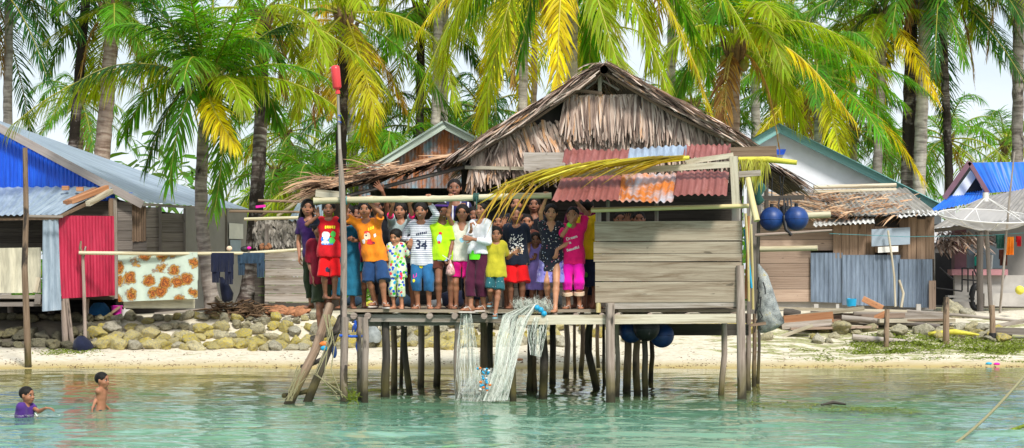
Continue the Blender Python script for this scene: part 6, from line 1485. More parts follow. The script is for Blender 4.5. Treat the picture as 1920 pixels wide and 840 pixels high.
# --- A: grey-roofed house with the bright blue gable
hA = thing('gabled_house', 'left house with long zinc roof, bright blue gable and plank walls on stilts', 'house', at(150, 560, 46))
mb = MB(); P0, P1 = at(268, 379, 43.6), at(468, 393, 53); Q0, Q1 = at(-120, 168, 43.6), at(-60, 206, 53)
nx = 46; g_ = []; uv = []
for j in range(15):
    t = j/14; a = Q0+(P0-Q0)*t; b_ = Q1+(P1-Q1)*t; g_.append([a+(b_-a)*(i/nx)+Vector((0, 0, .012*math.sin(i*2.1)-.10*math.sin(math.pi*t)*math.sin(math.pi*i/nx))) for i in range(nx+1)]); uv.append([(t*4.5, i/nx*10) for i in range(nx+1)])
mb.sheet(g_, uv); P_(mb, 'roof', 'zinc', hA)
MB().bar(at(-60, 208, 43.5), at(268, 384, 43.5), .05, .17).build('fascia_board', wood('pinkish_fascia', (.36, .30, .28), (.50, .44, .42), (.60, .55, .53), 14), hA)
MB().bar(at(266, 383, 43.55), at(466, 395, 52.9), .04, .06).build('eave_board', M['greywood'], hA)
mb = MB(); mb.corr(at(-60, 360, 43.9), at(262, 360, 43.9), at(262, 378, 43.9), at(-60, 213, 43.9), .14, .012)
mb.v = [(v[0], v[1], min(v[2], Z(360, 43.9)) if False else v[2]) for v in mb.v]
# blue gable sheet: corrugated strip columns under the slope
mb = MB(); xs_ = np.arange(-60, 250, 1.0); top = lambda px: 214+(px+60)*(381-214)/(268+60)
rows_ = [[at(px, 362, 43.75)+Vector((0, .012*math.sin(px*.85), 0)) for px in xs_], [at(px, min(top(px)+2, 361), 43.75)+Vector((0, .012*math.sin(px*.85), 0)) for px in xs_]]
mb.sheet(rows_, [[(0, px*.02) for px in xs_], [(1, px*.02) for px in xs_]]); P_(mb, 'gable_sheet', 'blue', hA)
mb = MB(); mb.corr(at(165, 378, 43.8), at(216, 376, 43.8), at(216, 364, 43.8), at(180, 364, 43.8), .10, .01); P_(mb, 'gable_sheet', 'blue', hA)
mb = MB(); mb.corr(at(-60, 406, 41.2), at(112, 402, 41.2), at(216, 349, 43.6), at(-60, 353, 43.6), .12, .014, nv=4); P_(mb, 'porch_roof', 'zinc', hA)
MB().bar(at(-60, 412, 41.3), at(112, 409, 41.3), .05, .05).build('rafter', M['brownwood'], hA); MB().bar(at(112, 406, 41.2), at(205, 362, 43.4), .05, .06).build('rafter', M['brownwood'], hA); MB().bar(at(52, 405, 41.0), at(118, 406, 41.0), .04, .05).build('rafter', M['greywood'], hA)
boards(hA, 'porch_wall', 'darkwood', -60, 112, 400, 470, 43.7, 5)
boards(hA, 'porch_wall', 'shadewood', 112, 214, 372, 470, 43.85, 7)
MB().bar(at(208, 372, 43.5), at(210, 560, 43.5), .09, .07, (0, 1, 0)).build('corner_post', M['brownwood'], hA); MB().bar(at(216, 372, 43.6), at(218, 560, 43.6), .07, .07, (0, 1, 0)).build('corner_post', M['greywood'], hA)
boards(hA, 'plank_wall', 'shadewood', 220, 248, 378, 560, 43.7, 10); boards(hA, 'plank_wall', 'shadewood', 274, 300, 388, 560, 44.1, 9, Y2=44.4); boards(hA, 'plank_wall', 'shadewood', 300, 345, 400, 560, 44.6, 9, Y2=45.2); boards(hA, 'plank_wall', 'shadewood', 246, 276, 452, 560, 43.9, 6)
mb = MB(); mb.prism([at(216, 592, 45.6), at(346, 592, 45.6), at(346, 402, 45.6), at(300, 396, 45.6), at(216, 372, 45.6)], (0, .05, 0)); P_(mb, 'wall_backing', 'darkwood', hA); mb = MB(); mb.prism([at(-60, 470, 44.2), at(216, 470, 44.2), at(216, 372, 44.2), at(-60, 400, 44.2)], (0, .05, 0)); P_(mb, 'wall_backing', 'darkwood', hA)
wn = boards(hA, 'window_slats', 'brownwood', 247, 274, 384, 453, 43.85, 6, True, .02)
MB().bar(at(300, 386, 44.3), at(302, 560, 44.3), .06, .06, (0, 1, 0)).build('wall_post', M['shadewood'], hA)
mb = MB(); mb.prism([at(345, 590, 45.2), at(462, 590, 49.5), at(462, 392, 49.5), at(345, 388, 45.2)], (0, .12, 0)); P_(mb, 'plaster_wall', 'plaster', hA)
for px, Y in ((346, 45.1), (386, 46.55), (424, 47.95)): MB().bar(at(px, 590, Y), at(px, 391, Y), .05, .03, (0, 1, 0)).build('batten', M['shadewood'], hA)
mb = MB(); mb.prism([at(430, 448, 48.15), at(456, 448, 49.1), at(456, 420, 49.1), at(430, 418, 48.15)], (0, -.03, 0)); P_(mb, 'window_panel', 'whiteplastic', hA)
mb = MB(); mb.prism([at(432, 472, 48.15), at(452, 472, 48.9), at(452, 450, 48.9), at(432, 450, 48.15)], (0, -.03, 0)); P_(mb, 'window_panel', 'bluepanel', hA)
# raised porch: floor beams, cream parapet, zinc and crimson panels, stilts, dark underside
mb = MB(); mb.corr(at(-60, 550, 41.6), at(77, 549, 41.6), at(77, 464, 41.6), at(-60, 466, 41.6), .20, .02); P_(mb, 'parapet', 'cream', hA)
MB().bar(at(-60, 556, 41.55), at(84, 557, 41.55), .06, .07).build('floor_beam', M['greywood'], hA); MB().bar(at(-60, 571, 41.5), at(86, 570, 41.5), .06, .09).build('floor_beam', M['shadewood'], hA); MB().bar(at(66, 560, 41.4), at(77, 561, 41.4), .10, .2).build('floor_beam', M['shadewood'], hA)
MB().bar(at(66, 548, 41.5), at(72, 520, 41.5), .09, .03, (0, 1, 0)).build('board', M['palewood'], hA)
mb = MB(); mb.corr(at(79, 584, 41.3), at(115, 581, 41.3), at(109, 406, 41.3), at(80, 408, 41.3), .14, .014); P_(mb, 'side_sheet', 'zinc', hA)
mb = MB(); mb.corr(at(115, 560, 41.4), at(215, 554, 42.6), at(213, 405, 42.6), at(108, 404, 41.4), .085, .014); P_(mb, 'crimson_panel', 'crimson', hA)
mb = MB(); mb.prism([at(-60, 562, 42), at(214, 562, 42.8), at(214, 562, 46.5), at(-60, 562, 46.5)], (0, 0, .06)); P_(mb, 'floor', 'darkwood', hA)
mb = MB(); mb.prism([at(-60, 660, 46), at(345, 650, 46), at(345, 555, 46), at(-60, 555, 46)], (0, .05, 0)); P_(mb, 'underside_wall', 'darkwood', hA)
for (a, b_, Y, w_) in (((120, 560), (124, 655), 41.5, .07), ((125, 560), (138, 655), 41.45, .045), ((162, 560), (160, 620), 42.6, .06), ((20, 570), (20, 640), 43.5, .07), ((95, 575), (96, 640), 43.8, .07), ((230, 560), (231, 600), 44.5, .07), ((300, 560), (300, 600), 45, .07)):
    p = at(a[0], a[1], Y); q = at(b_[0], b_[1], Y); q.z = gzf(q.x, q.y)-.2; MB().tube([p, (p+q)/2, q], w_, 8).build('stilt', M['pile1'], hA)
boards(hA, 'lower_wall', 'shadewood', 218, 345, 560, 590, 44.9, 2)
for k, (px, py, ln, mt, lb) in enumerate([(155, 372, 78, 'redwood', 'left of three reddish timbers lying on the porch roof'), (172, 368, 96, 'redwood', 'middle and longest of three reddish timbers lying on the porch roof'), (190, 374, 60, 'palewood', 'pale timber offcut lying rightmost on the porch roof')]):
    a = at(px-ln*.42, py+9+ln*.06, 42.0); c = at(px+ln*.30, py-10-ln*.02, 43.0)
    one(MB().bar(a+Vector((0, 0, .05)), c+Vector((0, 0, .05)), .10, .10), 'timber', mt, lb, 'timber', 'timbers on the porch roof')
for k, (px, py) in enumerate(((123, 358), (150, 360))): one(MB().box(at(px, py, 42.9)+Vector((0, 0, .06)), .14, .10, .09), 'brick', 'redwood', ['small red brick at the left on the porch roof', 'small red brick by the middle timber on the porch roof'][k], 'brick', 'bricks on the porch roof')
# tall pole in front, standing in the shallows
t = thing('mooring_pole', 'tall weathered pole in the shallows in front of the blue gabled house', 'pole', at(52, 690, 38.3))
MB().tube([at(53, 720, 38.3), at(53, 690, 38.3), at(50, 600, 38.3), at(46, 500, 38.3), at(49, 400, 38.3), at(47, 277, 38.3)], [.068, .066, .062, .058, .052, .046], 10).build('pole', M['pile3'], t)
# washing line
wl = thing('washing_line', 'bamboo washing line on a forked stick in front of the plank wall', 'washing line', at(158, 620, 41.6))
MB().tube([at(160, 640, 41.6), at(158, 560, 41.6), at(155, 475, 41.6)], [.04, .036, .032], 8).build('post', M['pile1'], wl); MB().tube([at(156, 482, 41.6), at(150, 465, 41.6), at(152, 452, 41.6)], [.03, .03, .02], 8).build('fork', M['pile3'], wl); MB().tube([at(156, 484, 41.6), at(161, 462, 41.6)], [.026, .02], 8).build('fork', M['pile1'], wl)
MB().tube([at(148, 474, 41.5), at(300, 476, 41.6), at(460, 475, 42.0), at(580, 467, 42.6)], [.038, .038, .036, .034], 9).build('rail', M['bamboo'], wl)
m, nt, b = newmat('blanket_cloth'); v0 = uvvec(nt, 1, 1, False)
wp = N(nt, 'ShaderNodeTexNoise'); wp.inputs['Scale'].default_value = 9; wp.inputs['Detail'].default_value = 3; L(nt, v0, wp.inputs['Vector'])
sc_ = N(nt, 'ShaderNodeVectorMath'); sc_.operation = 'SCALE'; L(nt, wp.outputs['Color'], sc_.inputs[0]); sc_.inputs['Scale'].default_value = .16
ad = N(nt, 'ShaderNodeVectorMath'); L(nt, v0, ad.inputs[0]); L(nt, sc_.outputs[0], ad.inputs[1])
vo = N(nt, 'ShaderNodeTexVoronoi'); vo.inputs['Scale'].default_value = 3.5; vo.inputs['Randomness'].default_value = .75; L(nt, ad.outputs[0], vo.inputs['Vector'])
n_, _ = noise(nt, v0, 30, 4, .7); dd = mth(nt, 'ADD', vo.outputs['Distance'], mth(nt, 'MULTIPLY', mth(nt, 'SUBTRACT', n_, .5), .32))
L(nt, ramp(nt, dd, [(.09, (.46, .14, .02)), (.17, (.10, .024, .012)), (.25, (.48, .15, .02)), (.31, (.08, .025, .014)), (.37, (.50, .26, .03)), (.43, (.22, .16, .13)), (.50, (.46, .55, .46)), (.8, (.52, .61, .52))]), b.inputs['Base Color']); b.inputs['Roughness'].default_value = .9
M['blanket'] = m
def cloth_on_rail(px0, px1, py0, py1, Y, mat, name, label, cat, fold=.03, grp=None, slant=0):
    mb = MB(); n = 40; g_ = []; uv = []
    for side in (1, 0):
        pass
    for j in range(16):
        t = j/15; row = []; ur = []
        for i in range(n+1):
            u = i/n; p = at(px0+(px1-px0)*u, py0+(py1-py0+slant*u)*t, Y); p.y += -.045+fold*t*math.sin(u*19+t*1.5)+fold*.6*t*math.sin(u*43); row.append(p); ur.append((u*(px1-px0)/95, t*(py1-py0)/95))
        g_.append(row); uv.append(ur)
    mb.sheet(g_[::-1], uv[::-1])
    bk = [[p+Vector((0, .09, 0)) for p in r] for r in g_[:10]]; mb.sheet([g_[0]]+bk, [uv[0]]+uv[:10])
    return one(mb, name, mat, label, cat, grp)
cloth_on_rail(222, 371, 473, 566, 41.75, 'blanket', 'blanket', 'pale green blanket with orange brown roses hung on the washing line', 'blanket', .022, slant=-6)
cloth_on_rail(232, 366, 500, 578, 42.0, 'cream', 'backing_sheet', 'cream cloth showing below the flowered blanket', 'cloth', .015)
cloth_on_rail(396, 438, 474, 510, 41.85, 'darkcloth', 'trousers', 'black trousers hung on the washing line in front of the young palm', 'trousers', .03)
cloth_on_rail(398, 412, 508, 530, 41.86, 'darkcloth', 'dark_rag', 'left dark leg of cloth below the black trousers', 'cloth', .02); cloth_on_rail(422, 437, 508, 533, 41.86, 'darkcloth', 'dark_rag', 'right dark leg of cloth below the black trousers', 'cloth', .02)
cloth_on_rail(446, 496, 474, 494, 42.0, 'denim', 'jacket', 'dark denim jacket hung on the washing line right of the black trousers', 'jacket', .03); 
cloth_on_rail(447, 459, 490, 516, 42.0, 'denim', 'sleeve_cloth', 'left denim sleeve hanging from the washing line', 'cloth', .02); cloth_on_rail(482, 496, 490, 520, 42.0, 'denim', 'sleeve_cloth', 'right denim sleeve hanging from the washing line', 'cloth', .02)
sack('dark_bundle', [(42.6, 412, 418, 520), (42.6, 412, 430, 535), (42.6, 414, 438, 550), (42.6, 416, 436, 562), (42.6, 420, 430, 566)], 'darkcloth', 'black bundle hanging between the two palm feet below the washing line', 'bundle', .15)
tp = thing('cap', 'black white and pink cap lying on top of the denim jacket', 'cap', at(458, 468, 42)); mb = MB(); mb.ball(at(459, 467, 42), .09, sc=(1, .8, .7)); mb.build('crown', M['black'], tp); mb = MB(); mb.ball(at(467, 465, 41.95), .045, sc=(1, .8, .7)); mb.build('brim', M['print_pink'], tp)
one(MB().ball(at(430, 466, 42.1), .06, sc=(1, .7, .9)), 'peg_bag', 'print_cream', 'small pale pink bundle on the washing line above the black trousers', 'bundle')
# --- small plank hut with thatch and pole rack
hC = thing('plank_shed', 'low grey plank shed with shaggy grey thatch between the palm foot and the stilt house', 'shed', at(545, 575, 44))
boards(hC, 'plank_wall', 'greywood', 497, 612, 472, 566, 43.9, 6); MB().bar(at(497, 573, 43.95), at(612, 574, 43.95), .06, .12).build('sill_beam', M['darkwood'], hC)
for px in (500, 607): MB().bar(at(px, 590, 43.95), at(px, 420, 43.95), .08, .08, (0, 1, 0)).build('post', M['shadewood'], hC)
mb = MB(); mb.prism([at(475, 470, 44.3), at(612, 470, 44.3), at(612, 410, 44.6), at(480, 410, 44.6)], (0, .05, 0)); P_(mb, 'thatch_backing', 'thatchdark', hC)
Bs = []; Ds = []; Ls = []
for k in range(1800): Bs.append(at(rr(478, 606), 412+rr(0, 1)*46, 44.2-rr(0, .14))[:]); Ds.append((rr(-.5, .5), -.15, -1)); Ls.append(rr(.06, .17))
n = len(Bs); D = nrmz(np.array(Ds)); wd = nrmz(np.cross(D, np.array([0, -1.0, 0]))+RNG.normal(0, .3, (n, 3))); V, Fc, uv, own = strip_arrays(np.array(Bs), D, np.array(Ls), RNG.uniform(.03, .07, n), wd, RNG.uniform(0, .4, n)); mesh_np('thatch', V, Fc, M['greythatch'], hC, uv=uv, rnd=RNG.uniform(0, 1, n)[own])
mb = MB(); mb.corr(at(540, 414, 44.0), at(606, 410, 44.0), at(606, 376, 45.5), at(560, 378, 45.5), .12, .02); P_(mb, 'roof_sheet', 'zinc', hC)
for a, c, Y, r_ in (((430, 396), (590, 398), 43.2, .028), ((458, 411), (560, 408), 43.1, .035), ((484, 376), (600, 379), 43.4, .03), ((520, 405), (556, 380), 43.6, .035), ((478, 415), (500, 398), 43.3, .03)): MB().tube([at(a[0], a[1], Y), at(c[0], c[1], Y)], r_, 8).build('rack_pole', M['bamboo' if r_ > .03 else 'pile3'], hC)
MB().bar(at(480, 388, 43.4), at(498, 386, 43.4), .10, .05).build('pink_slat', M['print_pink'], hC)
mb = MB()
for k in range(14): p = at(rr(486, 506), rr(458, 466), 43.8); mb.ball(p, rr(.03, .05), nu=7, nv=5)
one(mb, 'shell_heap', 'husk', 'small heap of brown shells on the ledge of the plank shed', 'shells')
boards(hC, 'low_box', 'darkwood', 478, 498, 520, 570, 44.2, 3)
# --- B: corrugated gable behind
hB = thing('corrugated_house', 'house behind with grey green gable boards and rusty blue corrugated gable', 'house', at(800, 560, 50))
mb = MB(); xs_ = np.arange(672, 915, 1.2); tp_ = lambda px: 232+abs(px-833)*(.62 if px < 833 else .55)
mb.sheet([[at(px, 420, 49.5)+Vector((0, .02*math.sin(px*.9), 0)) for px in xs_], [at(px, min(tp_(px), 419), 49.5)+Vector((0, .02*math.sin(px*.9), 0)) for px in xs_]], [[(0, px*.02) for px in xs_], [(2, px*.02) for px in xs_]]); P_(mb, 'gable_sheet', 'rustblue', hB)
MB().bar(at(833, 233, 49.2), at(664, 338, 49.2), .06, .19).build('gable_board', M['greentrim'], hB); MB().bar(at(831, 233, 49.22), at(912, 275, 49.22), .06, .19).build('gable_board', M['greentrim'], hB)
mb = MB(); a = at(833, 228, 49.1); 
for e in (at(660, 336, 49.1), at(915, 272, 49.1)): mb.sheet([[a, e], [a+Vector((0, 7, 0)), e+Vector((0, 7, 0))]], [[(0, 0), (4, 0)], [(0, 7), (4, 7)]], smooth=False)
P_(mb, 'roof', 'zinc', hB); MB().bar(at(863, 278, 49.3), at(863, 330, 49.3), .11, .03, (0, 1, 0)).build('blue_board', M['bluepanel'], hB)
# --- D: white gabled house with turquoise boards, plank and zinc lean-to
hD = thing('white_house', 'white gabled house with turquoise roof boards right of the stilt house', 'house', at(1560, 570, 50))
mb = MB(); mb.prism([at(1395, 420, 50), at(1765, 420, 50), at(1765, 392, 50), at(1462, 243, 50), at(1395, 282, 50)], (0, .15, 0)); P_(mb, 'gable_wall', 'white', hD)
MB().bar(at(1462, 240, 49.7), at(1388, 283, 49.7), .08, .20).build('gable_board', M['turq'], hD); MB().bar(at(1460, 240, 49.72), at(1768, 392, 49.72), .08, .20).build('gable_board', M['turq'], hD)
mb = MB(); a = at(1461, 231, 49.5)
for e in (at(1380, 276, 49.5), at(1775, 388, 49.5)): mb.sheet([[a, e], [a+Vector((0, 7, 0)), e+Vector((0, 7, 0))]], [[(0, 0), (4, 0)], [(0, 7), (4, 7)]], smooth=False)
P_(mb, 'roof', 'turq', hD)
mb = MB(); mb.prism([at(1456, 290, 49.9), at(1470, 290, 49.9), at(1474, 280, 49.9), at(1456, 280, 49.9)], (0, -.02, 0)); P_(mb, 'blue_patch', 'blue', hD)
MB().bar(at(1425, 353, 49.9), at(1516, 352, 49.9), .03, .05).build('blue_strip', M['cyanplastic'], hD)
mb = MB(); mb.corr(at(1425, 408, 46.0), at(1758, 400, 46.0), at(1700, 352, 49.6), at(1425, 360, 49.6), .13, .02, nv=4); P_(mb, 'lean_to_roof', 'greyroof', hD)
mb = MB(); mb.corr(at(1524, 424, 45.8), at(1640, 418, 45.8), at(1638, 408, 46.3), at(1526, 412, 46.3), .11, .02); P_(mb, 'roof_sheet', 'whitezinc', hD)
mb = MB(); mb.corr(at(1684, 408, 45.8), at(1760, 402, 45.8), at(1756, 394, 46.3), at(1684, 398, 46.3), .11, .02); P_(mb, 'roof_sheet', 'whitezinc', hD)
for k in range(2): MB().tube([at(1526, 360-k*9, 49.0), at(1680, 356-k*9, 49.3)], .05, 8).build('roof_batten', M['palewood'], hD)
Bs = []; Ds = []; Ls = []
for k in range(560):
    t = rr(0, 1); px = rr(1425, 1725); Bs.append((at(px, 404-t*38, 46.1+t*3.0)+Vector((0, 0, rr(.03, .10))))[:]); s_ = 1 if px < 1560 else -1; Ds.append((s_*rr(.2, 1), -.5+rr(-.3, .3), rr(-.22, .02))); Ls.append(rr(.4, .9))
n = len(Bs); D = nrmz(np.array(Ds)); wd = nrmz(np.cross(D, np.array([0, -.3, 1.0]))+RNG.normal(0, .25, (n, 3))); V, Fc, uv, own = strip_arrays(np.array(Bs), D, np.array(Ls), RNG.uniform(.03, .06, n), wd, RNG.uniform(0, .3, n)); mesh_np('roof_fronds', V, Fc, M['thatchbrown'], hD, uv=uv, rnd=RNG.uniform(0, 1, n)[own])
boards(hD, 'plank_wall', 'pinkwood', 1416, 1520, 470, 566, 46.4, 4); boards(hD, 'plank_wall', 'pinkwood', 1416, 1565, 408, 470, 46.45, 3)
for x0, x1, a, c, n_ in ((1562, 1640, 420, 482, 5), (1640, 1686, 424, 476, 2), (1686, 1752, 410, 488, 4)): boards(hD, 'upright_boards', 'brownwood', x0, x1, a, c, 46.35, n_, True, jit=.03)
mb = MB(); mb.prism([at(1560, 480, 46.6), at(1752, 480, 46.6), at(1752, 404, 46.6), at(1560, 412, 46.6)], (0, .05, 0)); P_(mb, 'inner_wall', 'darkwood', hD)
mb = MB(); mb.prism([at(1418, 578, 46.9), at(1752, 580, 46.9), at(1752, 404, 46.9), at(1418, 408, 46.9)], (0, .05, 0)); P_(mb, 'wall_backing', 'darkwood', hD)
mb = MB(); mb.corr(at(1520, 566, 46.3), at(1580, 568, 46.3), at(1580, 474, 46.3), at(1520, 474, 46.3), .10, .016); P_(mb, 'zinc_wall', 'oldzinc', hD)
mb = MB(); mb.corr(at(1579, 572, 46.25), at(1688, 574, 46.25), at(1688, 478, 46.25), at(1579, 478, 46.25), .10, .016); P_(mb, 'zinc_wall', 'oldzinc', hD)
mb = MB(); mb.corr(at(1686, 576, 46.2), at(1748, 577, 46.2), at(1748, 486, 46.2), at(1686, 486, 46.2), .10, .016); P_(mb, 'zinc_wall', 'oldzinc', hD)
mb = MB(); mb.prism([at(1634, 462, 46.1), at(1706, 458, 46.1), at(1706, 426, 46.1), at(1634, 430, 46.1)], (0, -.02, 0)); P_(mb, 'shutter', 'bluepanel', hD)
mb = MB(); mb.prism([at(1646, 474, 46.12), at(1684, 472, 46.12), at(1684, 461, 46.12), at(1646, 463, 46.12)], (0, -.02, 0)); P_(mb, 'shutter', 'whiteplastic', hD)
MB().bar(at(1748, 580, 46.1), at(1748, 526, 46.1), .15, .05, (0, 1, 0)).build('door_board', M['pinkwood'], hD)
mb = MB(); mb.prism([at(1418, 578, 46.5), at(1750, 582, 46.5), at(1750, 566, 46.5), at(1418, 562, 46.5)], (0, .1, 0)); P_(mb, 'plinth', 'concrete', hD)
for px, w_ in ((1530, .1), (1570, .07), (1722, .1)): MB().bar(at(px, 588, 46.0), at(px, 570, 46.0), w_, .08, (0, 1, 0)).build('footing', M['concrete'], hD)
MB().tube([at(1665, 432, 45.9), at(1672, 480, 45.9), at(1677, 520, 45.9), at(1679, 575, 45.9)], .024, 7).build('drain_cane', M['palewood'], hD); MB().tube([at(1686, 525, 45.9), at(1694, 550, 45.9), at(1690, 576, 45.9)], .03, 7).build('drain_cane', M['palewood'], hD)
# --- E: blue-roofed house at the right edge
hE = thing('blue_roofed_house', 'house at the right edge with steep blue dormer roof and mauve columns', 'house', at(1850, 575, 49))
a, c, d_, e_ = at(1818, 305, 50), at(1900, 305, 50), at(1960, 360, 50), at(1850, 362, 50)
mb = MB(); mb.corr(e_, at(1990, 352, 50), at(1990, 303, 51), a, .12, .012); P_(mb, 'dormer_roof', 'blueroof', hE)
MB().bar(at(1818, 304, 49.8), at(1770, 372, 49.8), .06, .12).build('barge_board', M['purple'], hE); MB().bar(at(1817, 304, 49.8), at(1852, 362, 49.8), .06, .10).build('barge_board', M['purple'], hE)
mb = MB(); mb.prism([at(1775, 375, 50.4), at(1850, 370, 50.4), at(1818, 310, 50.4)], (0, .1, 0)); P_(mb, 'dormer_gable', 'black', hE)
mb = MB(); mb.prism([at(1780, 375, 50.2), at(1806, 368, 50.2), at(1832, 330, 50.2), at(1820, 320, 50.2)], (0, .05, 0)); P_(mb, 'dormer_lining', 'white', hE)
mb = MB(); mb.corr(at(1738, 398, 48.5), at(1850, 376, 49.3), at(1850, 352, 50.6), at(1790, 362, 50.6), .12, .012); P_(mb, 'lower_roof', 'blueroof', hE)
mb = MB(); mb.corr(at(1745, 428, 46.6), at(1990, 402, 46.6), at(1990, 340, 49.8), at(1850, 368, 49.8), .13, .015, nv=4); P_(mb, 'porch_roof', 'greyroof', hE)
MB().bar(at(1753, 432, 46.8), at(1990, 410, 46.8), .08, .09).build('porch_beam', M['shadewood'], hE)
mb = MB(); mb.prism([at(1752, 576, 50), at(1990, 576, 50), at(1990, 400, 50), at(1752, 420, 50)], (0, .1, 0)); P_(mb, 'back_wall', 'plaster', hE)
mb = MB(); mb.prism([at(1790, 506, 47.6), at(1812, 506, 47.6), at(1812, 424, 47.6), at(1790, 424, 47.6)], (0, .35, 0)); P_(mb, 'column', 'purple', hE)
mb = MB(); mb.prism([at(1785, 516, 47.4), at(1890, 516, 47.4), at(1890, 505, 47.4), at(1785, 505, 47.4)], (0, .5, 0)); P_(mb, 'parapet_sill', 'sill', hE)
mb = MB(); mb.prism([at(1790, 578, 47.6), at(1990, 578, 47.6), at(1990, 516, 47.6), at(1790, 516, 47.6)], (0, .15, 0)); P_(mb, 'parapet_wall', 'concrete', hE)
mb = MB(); mb.prism([at(1846, 574, 47.3), at(1990, 576, 47.3), at(1990, 548, 47.3), at(1846, 550, 47.3)], (0, .2, 0)); P_(mb, 'base_course', 'concrete', hE)
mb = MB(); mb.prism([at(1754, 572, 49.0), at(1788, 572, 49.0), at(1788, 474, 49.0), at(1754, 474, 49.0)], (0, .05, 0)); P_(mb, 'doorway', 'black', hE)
mb = MB(); mb.prism([at(1752, 455, 48.8), at(1786, 450, 48.8), at(1784, 422, 48.8), at(1752, 424, 48.8)], (0, .05, 0)); P_(mb, 'wall_panel', 'white', hE)
mb = MB(); mb.prism([at(1814, 503, 49.3), at(1880, 503, 49.3), at(1880, 450, 49.3), at(1814, 460, 49.3)], (0, .05, 0)); P_(mb, 'wall_panel', 'bluepanel', hE)
mb = MB(); mb.prism([at(1827, 505, 49.2), at(1840, 505, 49.2), at(1840, 474, 49.2), at(1827, 474, 49.2)], (0, -.03, 0)); wv = P_(mb, 'window', 'black', hE); mb = MB(); mb.prism([at(1827, 498, 49.14), at(1839, 498, 49.14), at(1839, 481, 49.14), at(1827, 481, 49.14)], (0, -.02, 0)); mb.build('curtain', plain('sea_green_curtain', (.02, .42, .30), .8), wv)
one(MB().tube([at(1857, 504, 48.4), at(1859, 478, 48.4)], .045, 8), 'white_tube', 'whiteplastic', 'white roll standing on the mauve parapet sill', 'roll')
Bs = []; Ds = []; Ls = []
for k in range(260): Bs.append(at(rr(1752, 1850), rr(432, 462)-(0), rr(47.0, 48.0))[:]); Ds.append((rr(-.4, 1), -.4, rr(-.5, .0))); Ls.append(rr(.2, .5))
n = len(Bs); D = nrmz(np.array(Ds)); wd = nrmz(np.cross(D, np.array([0, -.3, 1.0]))); V, Fc, uv, own = strip_arrays(np.array(Bs), D, np.array(Ls), RNG.uniform(.03, .06, n), wd, RNG.uniform(0, .3, n)); mesh_np('eave_thatch', V, Fc, M['thatch'], hE, uv=uv, rnd=RNG.uniform(0, 1, n)[own])
MB().tube([at(1838, 590, 46.4), at(1837, 510, 46.4), at(1838, 436, 46.4)], .075, 9).build('porch_post', M['shadewood'], hE)
rl = thing('iron_railing', 'black iron railing with steps before the dark doorway', 'railing', at(1810, 575, 47))
for a, c in (((1804, 545), (1804, 502)), ((1815, 548), (1815, 502)), ((1826, 552), (1824, 508)), ((1804, 503), (1826, 503)), ((1756, 540), (1804, 546)), ((1762, 502), (1788, 525)), ((1826, 505), (1841, 538)), ((1804, 524), (1832, 526))): MB().tube([at(a[0], a[1], 47.0), at(c[0], c[1], 47.0)], .018, 6).build('bar', M['black'], rl)
for k in range(2): MB().bar(at(1775+k*8, 556+k*7, 46.9), at(1826+k*3, 556+k*8, 46.9), .28, .05).build('step', M['concrete'], rl)
ty = MB(); c_ = at(1830, 557, 46.8); ty.tube([c_+Vector((.10*math.cos(q), 0.02*math.sin(q*2), .26*math.sin(q))) for q in [2*math.pi*k/20 for k in range(21)]], .07, 8, caps=False); one(ty, 'old_tyre', 'black', 'old black tyre leaning at the foot of the iron railing', 'tyre')
# satellite dish seen edge-on
ds = thing('satellite_dish', 'big pale mesh satellite dish lying nearly level in front of the blue roofed house', 'satellite dish', at(1845, 420, 45.5))
mb = MB(); cx_, cy_, cz_ = at(1850, 405, 45.3); g_ = []; uv = []
for j in range(13):
    r_ = j/12*1.06; row = []
    for i in range(49):
        a = 2*math.pi*i/48; lx, ly, lz = r_*math.cos(a), r_*math.sin(a), .30*(r_/1.06)**2-.30
        ly2 = ly*math.cos(R(10))-lz*math.sin(R(10)); lz2 = ly*math.sin(R(10))+lz*math.cos(R(10)); row.append(Vector((cx_+lx, cy_+ly2, cz_+lz2+.03*lx*-1)))
    g_.append(row); uv.append([(r_, i/8) for i in range(49)])
mb.sheet(g_, uv)
m, nt, b = newmat('dish_mesh'); b.inputs['Base Color'].default_value = (.46, .45, .44, 1); tr = N(nt, 'ShaderNodeBsdfTransparent'); mx = N(nt, 'ShaderNodeMixShader'); mx.inputs[0].default_value = .55; L(nt, tr.outputs[0], mx.inputs[1]); L(nt, b.outputs[0], mx.inputs[2]); L(nt, mx.outputs[0], nt.nodes['Material Output'].inputs[0]); M['dishmesh'] = m
P_(mb, 'dish_mesh', 'dishmesh', ds)
mb = MB(); mb.tube(g_[-1], .018, 6, caps=False); P_(mb, 'rim', 'dish', ds)
for i in range(0, 48, 6): MB().tube([g_[j][i]-Vector((0, 0, .012)) for j in range(0, 13, 3)], .013, 5).build('rib', M['dish'], ds)
fp = Vector((cx_-.02, cy_, cz_+.42))
for i in (4, 18, 30, 42): MB().tube([g_[11][i], fp], .014, 5).build('feed_strut', M['dish'], ds)
mb = MB(); mb.tube([fp+Vector((0, 0, -.10)), fp+Vector((0, 0, .10))], [.075, .06], 10); P_(mb, 'feed_horn', 'dish', ds)
MB().tube([Vector((cx_, cy_, cz_-.3)), Vector((cx_+.1, cy_, gzf(cx_, cy_)-.1))], .05, 8).build('mast', M['shadewood'], ds)
one(MB().tube([at(1874, 595, 45.0), at(1882, 500, 45.0), at(1892, 380, 45.0), at(1902, 285, 45.0)], [.03, .028, .024, .018], 7), 'thin_pole', 'greywood', 'thin leaning cane pole in front of the satellite dish', 'pole')
one(MB().tube([at(1555, 438, 45.0), at(1700, 444, 45.0), at(1860, 441, 45.0), at(1930, 436, 45.0)], .006, 5), 'cord', 'tealrope', 'thin teal cord strung across the right house fronts', 'cord')
